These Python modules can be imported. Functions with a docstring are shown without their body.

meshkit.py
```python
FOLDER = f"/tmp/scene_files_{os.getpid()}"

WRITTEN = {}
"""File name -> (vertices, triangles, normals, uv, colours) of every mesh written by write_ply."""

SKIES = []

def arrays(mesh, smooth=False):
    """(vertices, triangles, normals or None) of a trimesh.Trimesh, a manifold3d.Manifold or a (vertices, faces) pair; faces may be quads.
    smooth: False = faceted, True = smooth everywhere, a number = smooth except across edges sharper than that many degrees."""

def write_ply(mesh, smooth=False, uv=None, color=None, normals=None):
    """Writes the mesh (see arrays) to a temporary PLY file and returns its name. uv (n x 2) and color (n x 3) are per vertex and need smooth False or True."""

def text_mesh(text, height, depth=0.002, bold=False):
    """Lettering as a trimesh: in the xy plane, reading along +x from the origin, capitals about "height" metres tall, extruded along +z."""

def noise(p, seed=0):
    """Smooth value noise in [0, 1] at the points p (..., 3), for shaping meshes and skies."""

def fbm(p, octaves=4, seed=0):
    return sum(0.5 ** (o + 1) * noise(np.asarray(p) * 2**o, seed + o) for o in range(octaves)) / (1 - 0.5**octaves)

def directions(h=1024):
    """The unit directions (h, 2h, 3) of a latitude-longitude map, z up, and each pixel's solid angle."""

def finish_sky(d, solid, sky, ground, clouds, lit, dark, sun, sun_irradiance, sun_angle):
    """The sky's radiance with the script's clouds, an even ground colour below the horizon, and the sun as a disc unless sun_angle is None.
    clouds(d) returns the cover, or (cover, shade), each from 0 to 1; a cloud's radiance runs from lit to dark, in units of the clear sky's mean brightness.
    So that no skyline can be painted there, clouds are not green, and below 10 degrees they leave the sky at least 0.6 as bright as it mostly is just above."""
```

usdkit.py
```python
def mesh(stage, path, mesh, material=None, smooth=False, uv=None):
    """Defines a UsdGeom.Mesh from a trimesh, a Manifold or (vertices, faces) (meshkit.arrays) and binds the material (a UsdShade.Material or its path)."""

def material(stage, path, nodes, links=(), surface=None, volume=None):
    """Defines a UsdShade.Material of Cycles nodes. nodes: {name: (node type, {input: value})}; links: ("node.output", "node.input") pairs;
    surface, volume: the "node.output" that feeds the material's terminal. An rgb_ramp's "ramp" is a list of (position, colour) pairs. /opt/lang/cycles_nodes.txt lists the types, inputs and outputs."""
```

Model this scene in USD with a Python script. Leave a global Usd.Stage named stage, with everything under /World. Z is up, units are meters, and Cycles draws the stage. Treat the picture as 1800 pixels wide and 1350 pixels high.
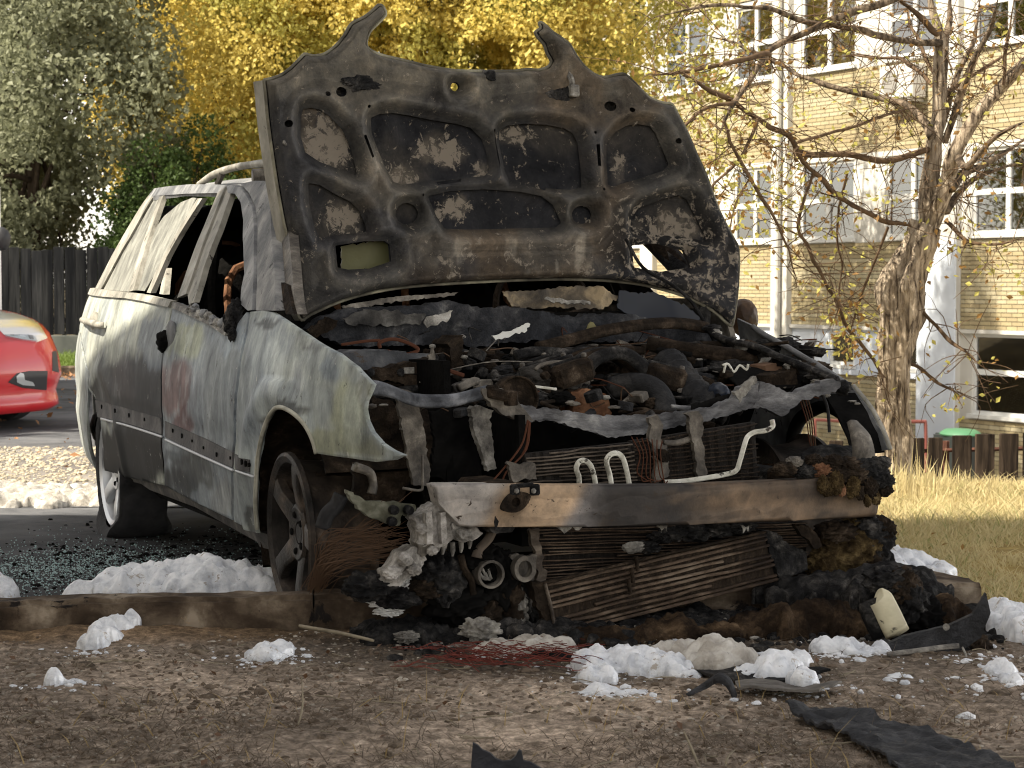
import math, random
import numpy as np
import trimesh
import shapely
from shapely.geometry import Polygon, box as sbox
from shapely.prepared import prep
from pxr import Usd, UsdGeom, UsdLux, UsdShade, Gf, Sdf, Vt
import usdkit, meshkit

random.seed(7)
RNG = np.random.default_rng(7)
stage = Usd.Stage.CreateInMemory()
UsdGeom.SetStageUpAxis(stage, UsdGeom.Tokens.z)
UsdGeom.SetStageMetersPerUnit(stage, 1.0)
UsdGeom.Xform.Define(stage, '/World')
UsdGeom.Scope.Define(stage, '/World/Looks')

# ------------------------------------------------------------------ camera
FPX, HZ, EYE = 3400.0, 500.0, 1.0          # focal length in photo pixels, horizon row, eye height
PITCH = math.atan((675 - HZ) / FPX)
cam = UsdGeom.Camera.Define(stage, '/World/camera')
cam.CreateHorizontalApertureAttr(36.0)
cam.CreateVerticalApertureAttr(27.0)
cam.CreateFocalLengthAttr(36.0 * FPX / 1800)
cam.CreateClippingRangeAttr(Gf.Vec2f(0.1, 2000))
cam.CreateFStopAttr(12.5)
cam.CreateFocusDistanceAttr(5.6)
cam.CreateExposureAttr(EXPOSURE := 1.48)
cam.AddTranslateOp().Set(Gf.Vec3d(0, 0, EYE))
cam.AddRotateXOp().Set(90 - math.degrees(PITCH))

# ------------------------------------------------------------------ sky and sun
SUN_EL = math.radians(50)
SUN_H = np.array([-0.90, -0.43]); SUN_H = SUN_H / np.linalg.norm(SUN_H)
SUN = np.array([SUN_H[0] * math.cos(SUN_EL), SUN_H[1] * math.cos(SUN_EL), math.sin(SUN_EL)])
dome = UsdLux.DomeLight.Define(stage, '/World/sky')
dome.GetPrim().SetCustomDataByKey('kind', 'structure')
skym = usdkit.material(stage, '/World/Looks/sky', {
    's': ('sky_texture', {'sky_type': 'single_scattering', 'sun_disc': False, 'sun_elevation': SUN_EL,
                          'sun_rotation': math.atan2(SUN_H[0], SUN_H[1]), 'aerosol_density': 1.0}),
    'tc': ('texture_coordinate', {}), 'mp': ('mapping', {'scale': (1.2, 1.2, 3.0)}),
    'cn': ('noise_texture', {'scale': 2.2, 'detail': 7, 'roughness': .6}),
    'cr': ('rgb_ramp', {'ramp': [(0, (.55, .55, .55)), (.38, (.6, .6, .6)), (.62, (1, 1, 1)), (1, (1, 1, 1))]}),
    'bw': ('rgb_to_bw', {}), 'tint': ('mix', {'mix_type': 'multiply', 'fac': 1.0, 'color2': (1.30, 1.20, 1.06)}),
    'mx': ('mix', {'mix_type': 'mix'}),
    'b': ('background_shader', {'strength': 0.13})},
    [('tc.generated', 'mp.vector'), ('mp.vector', 'cn.vector'), ('cn.fac', 'cr.fac'), ('cr.color', 'mx.fac'), ('s.color', 'mx.color1'), ('s.color', 'bw.color'),
     ('bw.val', 'tint.color1'), ('tint.color', 'mx.color2'), ('mx.color', 'b.color')], surface='b.background')
UsdShade.MaterialBindingAPI.Apply(dome.GetPrim()).Bind(skym)
sun = UsdLux.DistantLight.Define(stage, '/World/sun')
sun.CreateIntensityAttr(1.0)
sun.CreateAngleAttr(0.5)
sun.CreateNormalizeAttr(True)
sun.CreateColorAttr(Gf.Vec3f(1.0, 0.91, 0.76))
_q = Gf.Rotation(Gf.Vec3d(0, 0, 1), Gf.Vec3d(*map(float, SUN))).GetQuat()
sun.AddOrientOp(UsdGeom.XformOp.PrecisionDouble).Set(_q)

# ------------------------------------------------------------------ materials
def look(name, stops, scale=6, detail=6, rough=.8, bump=.3, bscale=40, stretch=(1, 1, 1), metallic=0, dist=.01,
         paint=False, distort=.3, spec=.2, fleck=None, sss=0, nrough=.6, world=False, rand=0, flake=None):
    """Noise driven principled material. paint: multiplies by the mesh's own 'paint' colours. fleck: (colour, scale, threshold)."""
    n = {'tc': ('texture_coordinate', {}), 'geo': ('geometry', {}),
         'map': ('mapping', {'scale': stretch}),
         'n1': ('noise_texture', {'scale': scale, 'detail': detail, 'roughness': nrough, 'distortion': distort}),
         'r1': ('rgb_ramp', {'ramp': stops}),
         'n2': ('noise_texture', {'scale': bscale, 'detail': 5, 'roughness': .65}),
         'bp': ('bump', {'strength': bump, 'distance': dist}),
         'p': ('principled_bsdf', {'roughness': rough, 'metallic': metallic, 'specular_ior_level': spec})}
    src = 'geo.position' if world else 'tc.object'
    L = [(src, 'map.vector'), ('map.vector', 'n1.vector'), ('map.vector', 'n2.vector'), ('n1.fac', 'r1.fac'),
         ('n2.fac', 'bp.height'), ('bp.normal', 'p.normal')]
    col = 'r1.color'
    if paint:
        n['at'] = ('attribute', {'attribute': 'paint'})
        n['mx'] = ('mix', {'mix_type': 'multiply', 'fac': 1.0})
        L += [('at.color', 'mx.color1'), (col, 'mx.color2')]
        col = 'mx.color'
    if fleck:
        fcs = fleck if isinstance(fleck, list) else [fleck]
        for k, (fc, fs, ft) in enumerate(fcs):
            n[f'f{k}'] = ('noise_texture', {'scale': fs, 'detail': 8, 'roughness': .72, 'distortion': .4})
            n[f'fr{k}'] = ('rgb_ramp', {'ramp': [(0, (0, 0, 0)), (ft, (0, 0, 0)), (min(ft + .035, .99), (1, 1, 1)), (1, (1, 1, 1))]})
            n[f'fm{k}'] = ('mix', {'mix_type': 'mix', 'color2': fc})
            L += [('map.vector', f'f{k}.vector'), (f'f{k}.fac', f'fr{k}.fac'), (f'fr{k}.color', f'fm{k}.fac'), (col, f'fm{k}.color1')]
            col = f'fm{k}.color'
    if flake:                                                # (colour, noise scale): crisp flakes where the mesh's 'flake' value is high
        n['fa'] = ('attribute', {'attribute': 'flake'}); n['fn'] = ('noise_texture', {'scale': flake[1], 'detail': 10, 'roughness': .74, 'distortion': .5})
        n['fs'] = ('math', {'math_type': 'multiply_add', 'value2': .34}); n['fk'] = ('rgb_ramp', {'ramp': [(0, (0, 0, 0)), (.60, (0, 0, 0)), (.64, (1, 1, 1)), (1, (1, 1, 1))]})
        n['fx'] = ('mix', {'mix_type': 'mix', 'color2': flake[0]})
        L += [('map.vector', 'fn.vector'), ('fa.fac', 'fs.value1'), ('fn.fac', 'fs.value3'), ('fs.value', 'fk.fac'), ('fk.color', 'fx.fac'), (col, 'fx.color1')]
        col = 'fx.color'
    if rand:
        n['oi'] = ('object_info', {})
        n['rr'] = ('map_range', {'from_min': 0, 'from_max': 1, 'to_min': 1 - rand, 'to_max': 1 + rand})
        n['hs'] = ('hsv', {})
        L += [('oi.random', 'rr.value'), ('rr.result', 'hs.value'), (col, 'hs.color')]
        col = 'hs.color'
    if sss:
        n['p'][1].update({'subsurface_weight': sss, 'subsurface_scale': .02, 'subsurface_radius': (1, .9, .8)})
    L.append((col, 'p.base_color'))
    return usdkit.material(stage, '/World/Looks/' + name, n, L, surface='p.BSDF')

def flat(name, c, rough=.6, metallic=0, spec=.5, coat=0):
    return usdkit.material(stage, '/World/Looks/' + name, {'p': ('principled_bsdf', {'base_color': c, 'roughness': rough, 'metallic': metallic,
                           'specular_ior_level': spec, 'coat_weight': coat})}, [], surface='p.BSDF')

def pane_look(name, tint=(.9, .95, .95), rough=.02, ior=1.5):
    return usdkit.material(stage, '/World/Looks/' + name, {
        't': ('transparent_bsdf', {'color': tint}), 'g': ('glossy_bsdf', {'color': (1, 1, 1), 'roughness': rough}),
        'f': ('fresnel', {'IOR': ior}), 'm': ('mix_closure', {})},
        [('f.fac', 'm.fac'), ('t.BSDF', 'm.closure1'), ('g.BSDF', 'm.closure2')], surface='m.closure')

def leaf_look(name, c1, c2, trans=.45, rough=.55):
    """Leaf: colour from the mesh's paint attribute mixed by a noise of its own."""
    return usdkit.material(stage, '/World/Looks/' + name, {
        'geo': ('geometry', {}), 'wn': ('white_noise_texture', {'dimensions': '1D'}),
        'r': ('rgb_ramp', {'ramp': [(0, c1), (1, c2)]}),
        'p': ('principled_bsdf', {'roughness': rough, 'specular_ior_level': .3}),
        't': ('translucent_bsdf', {}), 'm': ('mix_closure', {'fac': trans})},
        [('geo.random_per_island', 'r.fac'), ('r.color', 'p.base_color'), ('r.color', 't.color'),
         ('p.BSDF', 'm.closure1'), ('t.BSDF', 'm.closure2')], surface='m.closure')

# ------------------------------------------------------------------ prims
USED = set()
def free(path):
    if path not in USED:
        USED.add(path); return path
    k = 1
    while f'{path}_{k:03d}' in USED:
        k += 1
    path = f'{path}_{k:03d}'; USED.add(path); return path

def tag(prim, label=None, cat=None, group=None, kind=None):
    for k, v in (('label', label), ('category', cat), ('group', group), ('kind', kind)):
        if v: prim.SetCustomDataByKey(k, v)
    return prim

def path_of(parent):
    return '/World' if parent is None else str(parent.GetPath())

def thing(name, label, cat, loc=(0, 0, 0), rz=0, group=None, matrix=None):
    x = UsdGeom.Xform.Define(stage, free('/World/' + name))
    if matrix is not None: x.AddTransformOp().Set(matrix)
    else:
        x.AddTranslateOp().Set(Gf.Vec3d(*map(float, loc)))
        if rz: x.AddRotateZOp().Set(float(rz))
    return tag(x.GetPrim(), label, cat, group)

def put(name, mesh, mat, parent=None, smooth=False, paint=None, label=None, cat=None, group=None, kind=None, flake=None):
    """One Mesh prim. mesh: trimesh or (v, f) or a list of them to be joined."""
    if isinstance(mesh, list): mesh = join(mesh)
    p = free(path_of(parent) + '/' + name)
    if paint is not None:
        m = usdkit.mesh(stage, p, mesh, mat, smooth=bool(smooth))
        UsdGeom.PrimvarsAPI(m).CreatePrimvar('paint', Sdf.ValueTypeNames.Color3fArray, 'vertex').Set(Vt.Vec3fArray.FromNumpy(np.asarray(paint, np.float32)))
        if flake is not None: UsdGeom.PrimvarsAPI(m).CreatePrimvar('flake', Sdf.ValueTypeNames.FloatArray, 'vertex').Set(Vt.FloatArray.FromNumpy(np.asarray(flake, np.float32)))
    else:
        m = usdkit.mesh(stage, p, mesh, mat, smooth=smooth)
    return tag(m.GetPrim(), label, cat, group, kind)

def join(ms):
    V, F, o = [], [], 0
    for m in ms:
        v, f = vf(m)
        V.append(v); F.append(f + o); o += len(v)
    return np.vstack(V), np.vstack(F)

def vf(m):
    if isinstance(m, tuple):
        v, f = np.asarray(m[0], float), np.asarray(m[1], int)
        if f.shape[1] == 4: f = np.vstack([f[:, [0, 1, 2]], f[:, [0, 2, 3]]])
        return v, f
    if hasattr(m, 'to_mesh'):
        q = m.to_mesh(); return np.array(q.vert_properties[:, :3], float), np.array(q.tri_verts, int)
    return np.array(m.vertices, float), np.array(m.faces, int)

# ------------------------------------------------------------------ shapes
def bx(c, s, rot=None, bev=0.0):
    """Box with chamfered edges. c centre, s full size, rot a 3x3 matrix."""
    h = np.array(s, float) / 2
    if bev > 0:
        b = min(bev, .45 * min(s)); pts = []
        for sx in (-1, 1):
            for sy in (-1, 1):
                for sz in (-1, 1):
                    g = np.array([sx, sy, sz])
                    for k in range(3):
                        e = h - b; e = e.copy(); e[k] = h[k]; pts.append(g * e)
        m = trimesh.convex.convex_hull(np.array(pts)); v, f = np.array(m.vertices), np.array(m.faces)
    else:
        v = np.array([[x, y, z] for x in (-1, 1) for y in (-1, 1) for z in (-1, 1)]) * h
        f = np.array([[0, 1, 3], [0, 3, 2], [4, 6, 7], [4, 7, 5], [0, 4, 5], [0, 5, 1], [2, 3, 7], [2, 7, 6], [0, 2, 6], [0, 6, 4], [1, 5, 7], [1, 7, 3]])
    if rot is not None: v = v @ np.asarray(rot).T
    return v + np.array(c, float), f

def rotm(ax, deg):
    a = math.radians(deg); c, s = math.cos(a), math.sin(a)
    return np.array({'x': [[1, 0, 0], [0, c, -s], [0, s, c]], 'y': [[c, 0, s], [0, 1, 0], [-s, 0, c]], 'z': [[c, -s, 0], [s, c, 0], [0, 0, 1]]}[ax])

def smoothpath(P, n=6):
    P = np.asarray(P, float)
    if len(P) < 3: return P
    Q = np.vstack([2 * P[0] - P[1], P, 2 * P[-1] - P[-2]]); out = []
    for i in range(1, len(Q) - 2):
        p0, p1, p2, p3 = Q[i - 1:i + 3]
        for t in np.linspace(0, 1, n, endpoint=False):
            out.append(.5 * (2 * p1 + (p2 - p0) * t + (2 * p0 - 5 * p1 + 4 * p2 - p3) * t * t + (3 * p1 - p0 - 3 * p2 + p3) * t ** 3))
    out.append(P[-1]); return np.array(out)

def tube(P, r, k=8, n=5, smooth=True, cap=True, prof=None, wob=0, seed=0):
    """Tube along points. r: number or one radius per control point. prof: function angle -> radius factor."""
    P = np.asarray(P, float)
    rr = np.full(len(P), r, float) if np.ndim(r) == 0 else np.asarray(r, float)
    if smooth and len(P) > 2:
        t0 = np.linspace(0, 1, len(P)); P2 = smoothpath(P, n); rr = np.interp(np.linspace(0, 1, len(P2)), t0, rr); P = P2
    T = np.gradient(P, axis=0); T /= np.maximum(np.linalg.norm(T, axis=1, keepdims=True), 1e-9)
    u = np.cross(T[0], [0, 0, 1.0]); 
    if np.linalg.norm(u) < .1: u = np.cross(T[0], [1.0, 0, 0])
    u /= np.linalg.norm(u); V = []
    a = np.linspace(0, 2 * np.pi, k, endpoint=False)
    for i in range(len(P)):
        u = u - T[i] * (u @ T[i]); u /= max(np.linalg.norm(u), 1e-9); w = np.cross(T[i], u)
        q = np.ones(k) if prof is None else np.array([prof(x, i / max(len(P) - 1, 1)) for x in a])
        V.append(P[i] + rr[i] * q[:, None] * (np.cos(a)[:, None] * u + np.sin(a)[:, None] * w))
    V = np.vstack(V); m = len(P); F = []
    for i in range(m - 1):
        for j in range(k):
            p, q = i * k + j, i * k + (j + 1) % k
            F += [[p, q, q + k], [p, q + k, p + k]]
    if cap:
        V = np.vstack([V, P[0], P[-1]]); c0, c1 = m * k, m * k + 1
        for j in range(k):
            F += [[c0, (j + 1) % k, j], [c1, (m - 1) * k + j, (m - 1) * k + (j + 1) % k]]
    if wob:
        V = V + (meshkit.noise(V * 9 + seed)[:, None] - .5) * wob
    return V, np.array(F)

def lathe(prof, k=32, axis='z', c=(0, 0, 0)):
    """prof: list of (radius, height)."""
    pr = np.array(prof, float); a = np.linspace(0, 2 * np.pi, k, endpoint=False)
    V = np.stack([pr[:, 0:1] * np.cos(a), pr[:, 0:1] * np.sin(a), np.repeat(pr[:, 1:2], k, 1)], -1).reshape(-1, 3)
    F = []
    for i in range(len(pr) - 1):
        for j in range(k):
            p, q = i * k + j, i * k + (j + 1) % k
            F += [[p, q, q + k], [p, q + k, p + k]]
    if axis == 'y': V = V[:, [0, 2, 1]] * [1, 1, 1]; F = [[f[0], f[2], f[1]] for f in F]
    if axis == 'x': V = V[:, [2, 0, 1]]
    return V + np.array(c, float), np.array(F)

def grid_tri(poly, h):
    """Triangulates a shapely polygon with a square grid of step h clipped at its outline."""
    if not poly.is_valid: poly = poly.buffer(0)
    x0, y0, x1, y1 = poly.bounds
    nx, ny = max(1, math.ceil((x1 - x0) / h)), max(1, math.ceil((y1 - y0) / h))
    pp = prep(poly); T = []
    for i in range(nx):
        for j in range(ny):
            a, b = x0 + i * h, y0 + j * h
            c = sbox(a, b, a + h, b + h)
            if pp.contains(c):
                T += [[(a, b), (a + h, b), (a + h, b + h)], [(a, b), (a + h, b + h), (a, b + h)]]
            elif pp.intersects(c):
                g = poly.intersection(c)
                for q in getattr(g, 'geoms', [g]):
                    if q.geom_type != 'Polygon' or q.area < 1e-9: continue
                    try: v, f = trimesh.creation.triangulate_polygon(q, engine='earcut')
                    except Exception: continue
                    T += [[tuple(v[k]) for k in t] for t in f]
    T = np.array(T).reshape(-1, 2)
    key = np.round(T / 1e-5).astype(np.int64)
    _, first, inv = np.unique(key, axis=0, return_index=True, return_inverse=True)
    V, F = T[first], inv.reshape(-1, 3)
    F = F[(F[:, 0] != F[:, 1]) & (F[:, 1] != F[:, 2]) & (F[:, 0] != F[:, 2])]
    a = V[F]; ar = np.cross(a[:, 1] - a[:, 0], a[:, 2] - a[:, 0])
    F = np.where((ar < 0)[:, None], F[:, [0, 2, 1]], F)
    return V, F

def thick(v, f, off):
    """Closes a sheet into a solid: off is the vector (or one per vertex) to its other side."""
    off = np.broadcast_to(np.asarray(off, float), v.shape); n = len(v)
    e = np.vstack([f[:, [0, 1]], f[:, [1, 2]], f[:, [2, 0]]])
    s = np.sort(e, 1); _, inv, cnt = np.unique(s, axis=0, return_inverse=True, return_counts=True)
    b = e[cnt[inv.ravel()] == 1]
    side = np.vstack([np.stack([b[:, 1], b[:, 0], b[:, 0] + n], 1), np.stack([b[:, 1], b[:, 0] + n, b[:, 1] + n], 1)])
    return np.vstack([v, v + off]), np.vstack([f, f[:, ::-1] + n, side])

def blob(c, s, sub=3, amp=.25, freq=3.0, seed=0, flatten=None, oct=4):
    """Lumpy closed solid: icosphere pushed about by noise."""
    m = trimesh.creation.icosphere(subdivisions=sub); v = np.array(m.vertices)
    v = v * (1 + amp * 2 * (meshkit.fbm(v * freq + seed * 7.3, oct, seed)[:, None] - .5))
    v = v * np.array(s)
    if flatten is not None: v[:, 2] = np.maximum(v[:, 2], flatten)
    return v + np.array(c, float), np.array(m.faces)

def sstep(a, b, x):
    t = np.clip((x - a) / (b - a), 0, 1); return t * t * (3 - 2 * t)

# ------------------------------------------------------------------ reading positions off the photograph
def ray(px, py):
    u, x = (675 - py) / FPX, (px - 900) / FPX
    return np.array([x, math.cos(PITCH) + u * math.sin(PITCH), u * math.cos(PITCH) - math.sin(PITCH)])
EYEP = np.array([0, 0, EYE])
def at_y(px, py, Y):
    d = ray(px, py); return EYEP + d * (Y / d[1])
def at_z(px, py, z):
    d = ray(px, py); return EYEP + d * ((z - EYE) / d[2])

# ================================================================== ground
SHUTDIR = np.array([-.372, .928])                       # the direction the parked car points away along
CORNER = np.array([1.36, 5.53])                          # where the kerb turns back
K0 = np.array([-3.4, 4.985])                             # kerb front edge, far left
KDIR = (CORNER - K0) / np.linalg.norm(CORNER - K0)
KNOR = np.array([-KDIR[1], KDIR[0]])                     # away from the camera
def kerb_y(X): return K0[1] + (X - K0[0]) * KDIR[1] / KDIR[0]
def asphalt_z(Y): return .005 - .105 * sstep(5.6, 9.5, np.asarray(Y, float))
def lawn_z(X, Y):
    X, Y = np.asarray(X, float), np.asarray(Y, float)
    z = .065 - .07 * sstep(6.5, 9.0, Y)
    z = z - .85 * sstep(9.3, 13.0, Y) - 1.45 * sstep(12.5, 20, Y)
    return z + .03 * (meshkit.noise(np.stack([X * 1.3, Y * 1.3, 0 * X], -1)) - .5)
def dirt_z(X, Y):
    P = np.stack([X, Y, 0 * X], -1)
    z = .055 + .03 * (meshkit.fbm(P * 1.7, 3, 3) - .5)
    z = z + .022 * (meshkit.fbm(P * 9, 4, 5) - .5) + .012 * (meshkit.fbm(P * 45, 3, 9) - .5)
    return z + .03 * sstep(-.35, 0, Y - kerb_y(X)) * (meshkit.noise(P * 6 + 4) - .2)

def grid_sheet(xs, ys, fz):
    X, Y = np.meshgrid(xs, ys, indexing='xy'); Z = fz(X, Y)
    V = np.stack([X, Y, Z], -1).reshape(-1, 3); nx, ny = len(xs), len(ys)
    i, j = np.meshgrid(np.arange(nx - 1), np.arange(ny - 1), indexing='xy'); a = (j * nx + i).ravel()
    return V, np.vstack([np.stack([a, a + 1, a + nx + 1], 1), np.stack([a, a + nx + 1, a + nx], 1)])

EARTH = look('earth', [(0.25, (.05, .042, .025)), (.5, (.10, .08, .045)), (.75, (.16, .13, .07))], scale=3, bscale=30, world=True, rough=.95)
DIRT = look('dirt', [(.33, (.026, .021, .016)), (.45, (.060, .049, .038)), (.55, (.112, .092, .073)), (.68, (.22, .187, .152))], scale=34, detail=13,
            nrough=.78, bump=1.0, bscale=140, dist=.012, rough=.95, world=True, paint=True, spec=.2, fleck=[((.20, .15, .09), 70, .62), ((.34, .30, .25), 110, .66)])
ASPHALT = look('asphalt', [(.33, (.045, .047, .052)), (.46, (.085, .087, .093)), (.6, (.14, .142, .147))], scale=1.4, detail=12, nrough=.7, bump=.6, bscale=160,
               dist=.006, rough=.85, world=True, paint=True, spec=.2, fleck=((.18, .165, .145), 160, .63))
LAWN = look('lawn_soil', [(.3, (.16, .115, .045)), (.5, (.28, .205, .075)), (.7, (.40, .30, .12))], scale=9, detail=10, bump=.8, bscale=90, rough=.95, world=True, spec=.1)

def far_ground(X, Y):
    z = np.full_like(X, -.16)
    side = sstep(-1.5, 2.5, X - (-.0))
    z = z - 2.2 * side * sstep(9, 20, Y) - .25 * (Y < 9)
    return z
put('ground', grid_sheet(np.concatenate([[-500, -200, -80], np.arange(-40, 41, 2.0), [80, 200, 500]]),
    np.concatenate([[-300, -100, -40], np.arange(-20, 61, 2.0), [90, 200, 600]]), far_ground), EARTH, smooth=True, kind='structure')

# dirt in front of the kerb
xs = np.arange(-2.6, 3.6, .016); ys = np.arange(3.3, 5.62, .016)
V, F = grid_sheet(xs, ys, dirt_z)
keep = V[:, 1] < kerb_y(V[:, 0]) + .06
right = V[:, 0] > CORNER[0] - .02
keep = keep | right
F = F[keep[F].all(1)]
P0 = V.copy(); P0[:, 2] = 0
soot = np.clip(1.25 - np.hypot((V[:, 0] - .25) / 1.15, (V[:, 1] - 5.15) / .55), 0, 1)
soot = np.clip(soot * 1.2 + .9 * (meshkit.fbm(P0 * 2.2, 4, 11) - .5), 0, 1)
pale = sstep(.45, .7, meshkit.fbm(P0 * 1.6, 4, 21)) * (V[:, 1] < 4.9)
base = 2.8 * np.array([1.03, 1.0, .97])[None] * (1 + .55 * pale[:, None]) * (.55 + .9 * meshkit.fbm(P0 * 5, 5, 33))[:, None] * (1 - .72 * soot[:, None])
brown = sstep(-.30, -.08, V[:, 1] - kerb_y(V[:, 0]))[:, None]
base = base * (1 - brown * np.array([.12, .25, .42]))
u, inv = np.unique(F, return_inverse=True)
put('dirt_ground', (V[u], inv.reshape(-1, 3)), DIRT, smooth=True, paint=base[u], kind='structure')

# asphalt of the parking bay and the road beyond
def clip_sheet(poly, h, fz):
    v, f = grid_tri(poly, h)
    return np.column_stack([v, fz(v[:, 0], v[:, 1])]), f
ret = [tuple(CORNER + KNOR * .1 + SHUTDIR * s) for s in (0, 2.0, 4.0)]
near = Polygon([(-3.4, kerb_y(-3.4) + .06), ret[0], ret[1], (0.0, 9.5), (-3.4, 9.5)])
def apaint(V):
    P0 = V.copy(); P0[:, 2] = 0
    burn = np.clip(1.5 - np.hypot((V[:, 0] + .6) / 1.8, (V[:, 1] - 6.9) / 2.0), 0, 1)
    burn = np.clip(burn * 1.3 + .9 * (meshkit.fbm(P0 * 1.6, 4, 2) - .5), 0, 1)
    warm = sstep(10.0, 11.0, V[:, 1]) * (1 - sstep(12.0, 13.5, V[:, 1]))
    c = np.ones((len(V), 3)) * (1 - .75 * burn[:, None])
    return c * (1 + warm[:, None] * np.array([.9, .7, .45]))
def asph_bump(X, Y):
    P = np.stack([X, Y, 0 * X], -1); return asphalt_z(Y) + .012 * (meshkit.fbm(P * 6, 4, 8) - .5)
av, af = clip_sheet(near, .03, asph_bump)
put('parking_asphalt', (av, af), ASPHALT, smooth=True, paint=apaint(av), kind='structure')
rd = Polygon([(-40, 9.5), (0.6, 9.5), (-1, 14), (-1, 23.2), (-40, 23.2)])
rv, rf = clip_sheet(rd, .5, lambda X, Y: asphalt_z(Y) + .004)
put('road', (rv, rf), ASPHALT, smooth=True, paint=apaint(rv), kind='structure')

# lawn beyond the kerb on the right, falling away to the building
lw = Polygon([tuple(CORNER + np.array([.0, -.3])), (3.0, 5.4), (9, 5.4), (14, 24), (0.5, 24), (-.9, 12), (.0, 9.2), ret[0]])
lv, lf = clip_sheet(lw, .12, lawn_z)
put('lawn', (lv, lf), LAWN, smooth=True, kind='structure')

# kerb: long concrete stones along the front, and one row turning back
KERB = look('kerb_concrete', [(.33, (.022, .015, .010)), (.46, (.06, .043, .029)), (.56, (.125, .096, .068)), (.68, (.27, .225, .17))], scale=7, detail=10, bump=.8, bscale=60, dist=.008,
            rough=.95, world=True, fleck=[((.30, .225, .145), 8, .66), ((.012, .010, .009), 6, .58)], spec=.2)
kerb = UsdGeom.Xform.Define(stage, free('/World/kerb')).GetPrim(); tag(kerb, kind='structure')
def stone(p0, d, nrm, L, w, zt, zb, seed, mat):
    c = p0 + d * L / 2 + nrm * w / 2
    m = trimesh.creation.box((L, w, zt - zb)); m = m.subdivide_to_size(.045, 12)
    v = np.array(m.vertices)
    e = np.maximum(np.abs(v[:, 1]) / (w / 2), np.abs(v[:, 2]) / ((zt - zb) / 2))
    cor = (np.abs(v[:, 1]) > w / 2 - .012) & (v[:, 2] > (zt - zb) / 2 - .012)
    v[cor, 2] -= .012; 
    v += (meshkit.fbm(v * 14 + seed, 3, seed)[:, None] - .5) * .022
    R = np.column_stack([np.append(d, 0), np.append(nrm, 0), [0, 0, 1]])
    put('kerb_stone', (v @ R.T + np.array([c[0], c[1], (zt + zb) / 2]), np.array(m.faces)), mat, kerb, smooth=40)
tot = np.linalg.norm(CORNER - K0); nst = 5; L = tot / nst
for k in range(nst):
    stone(K0 + KDIR * L * k, KDIR, KNOR, L - .008, .125, .139, -.12, k, KERB)
for k in range(3):
    stone(CORNER + KNOR * .128 + SHUTDIR * (.9 * k) - np.array([SHUTDIR[1], -SHUTDIR[0]]) * .14, SHUTDIR, np.array([SHUTDIR[1], -SHUTDIR[0]]), .89, .14, .137, -.1, 20 + k, KERB)

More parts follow.
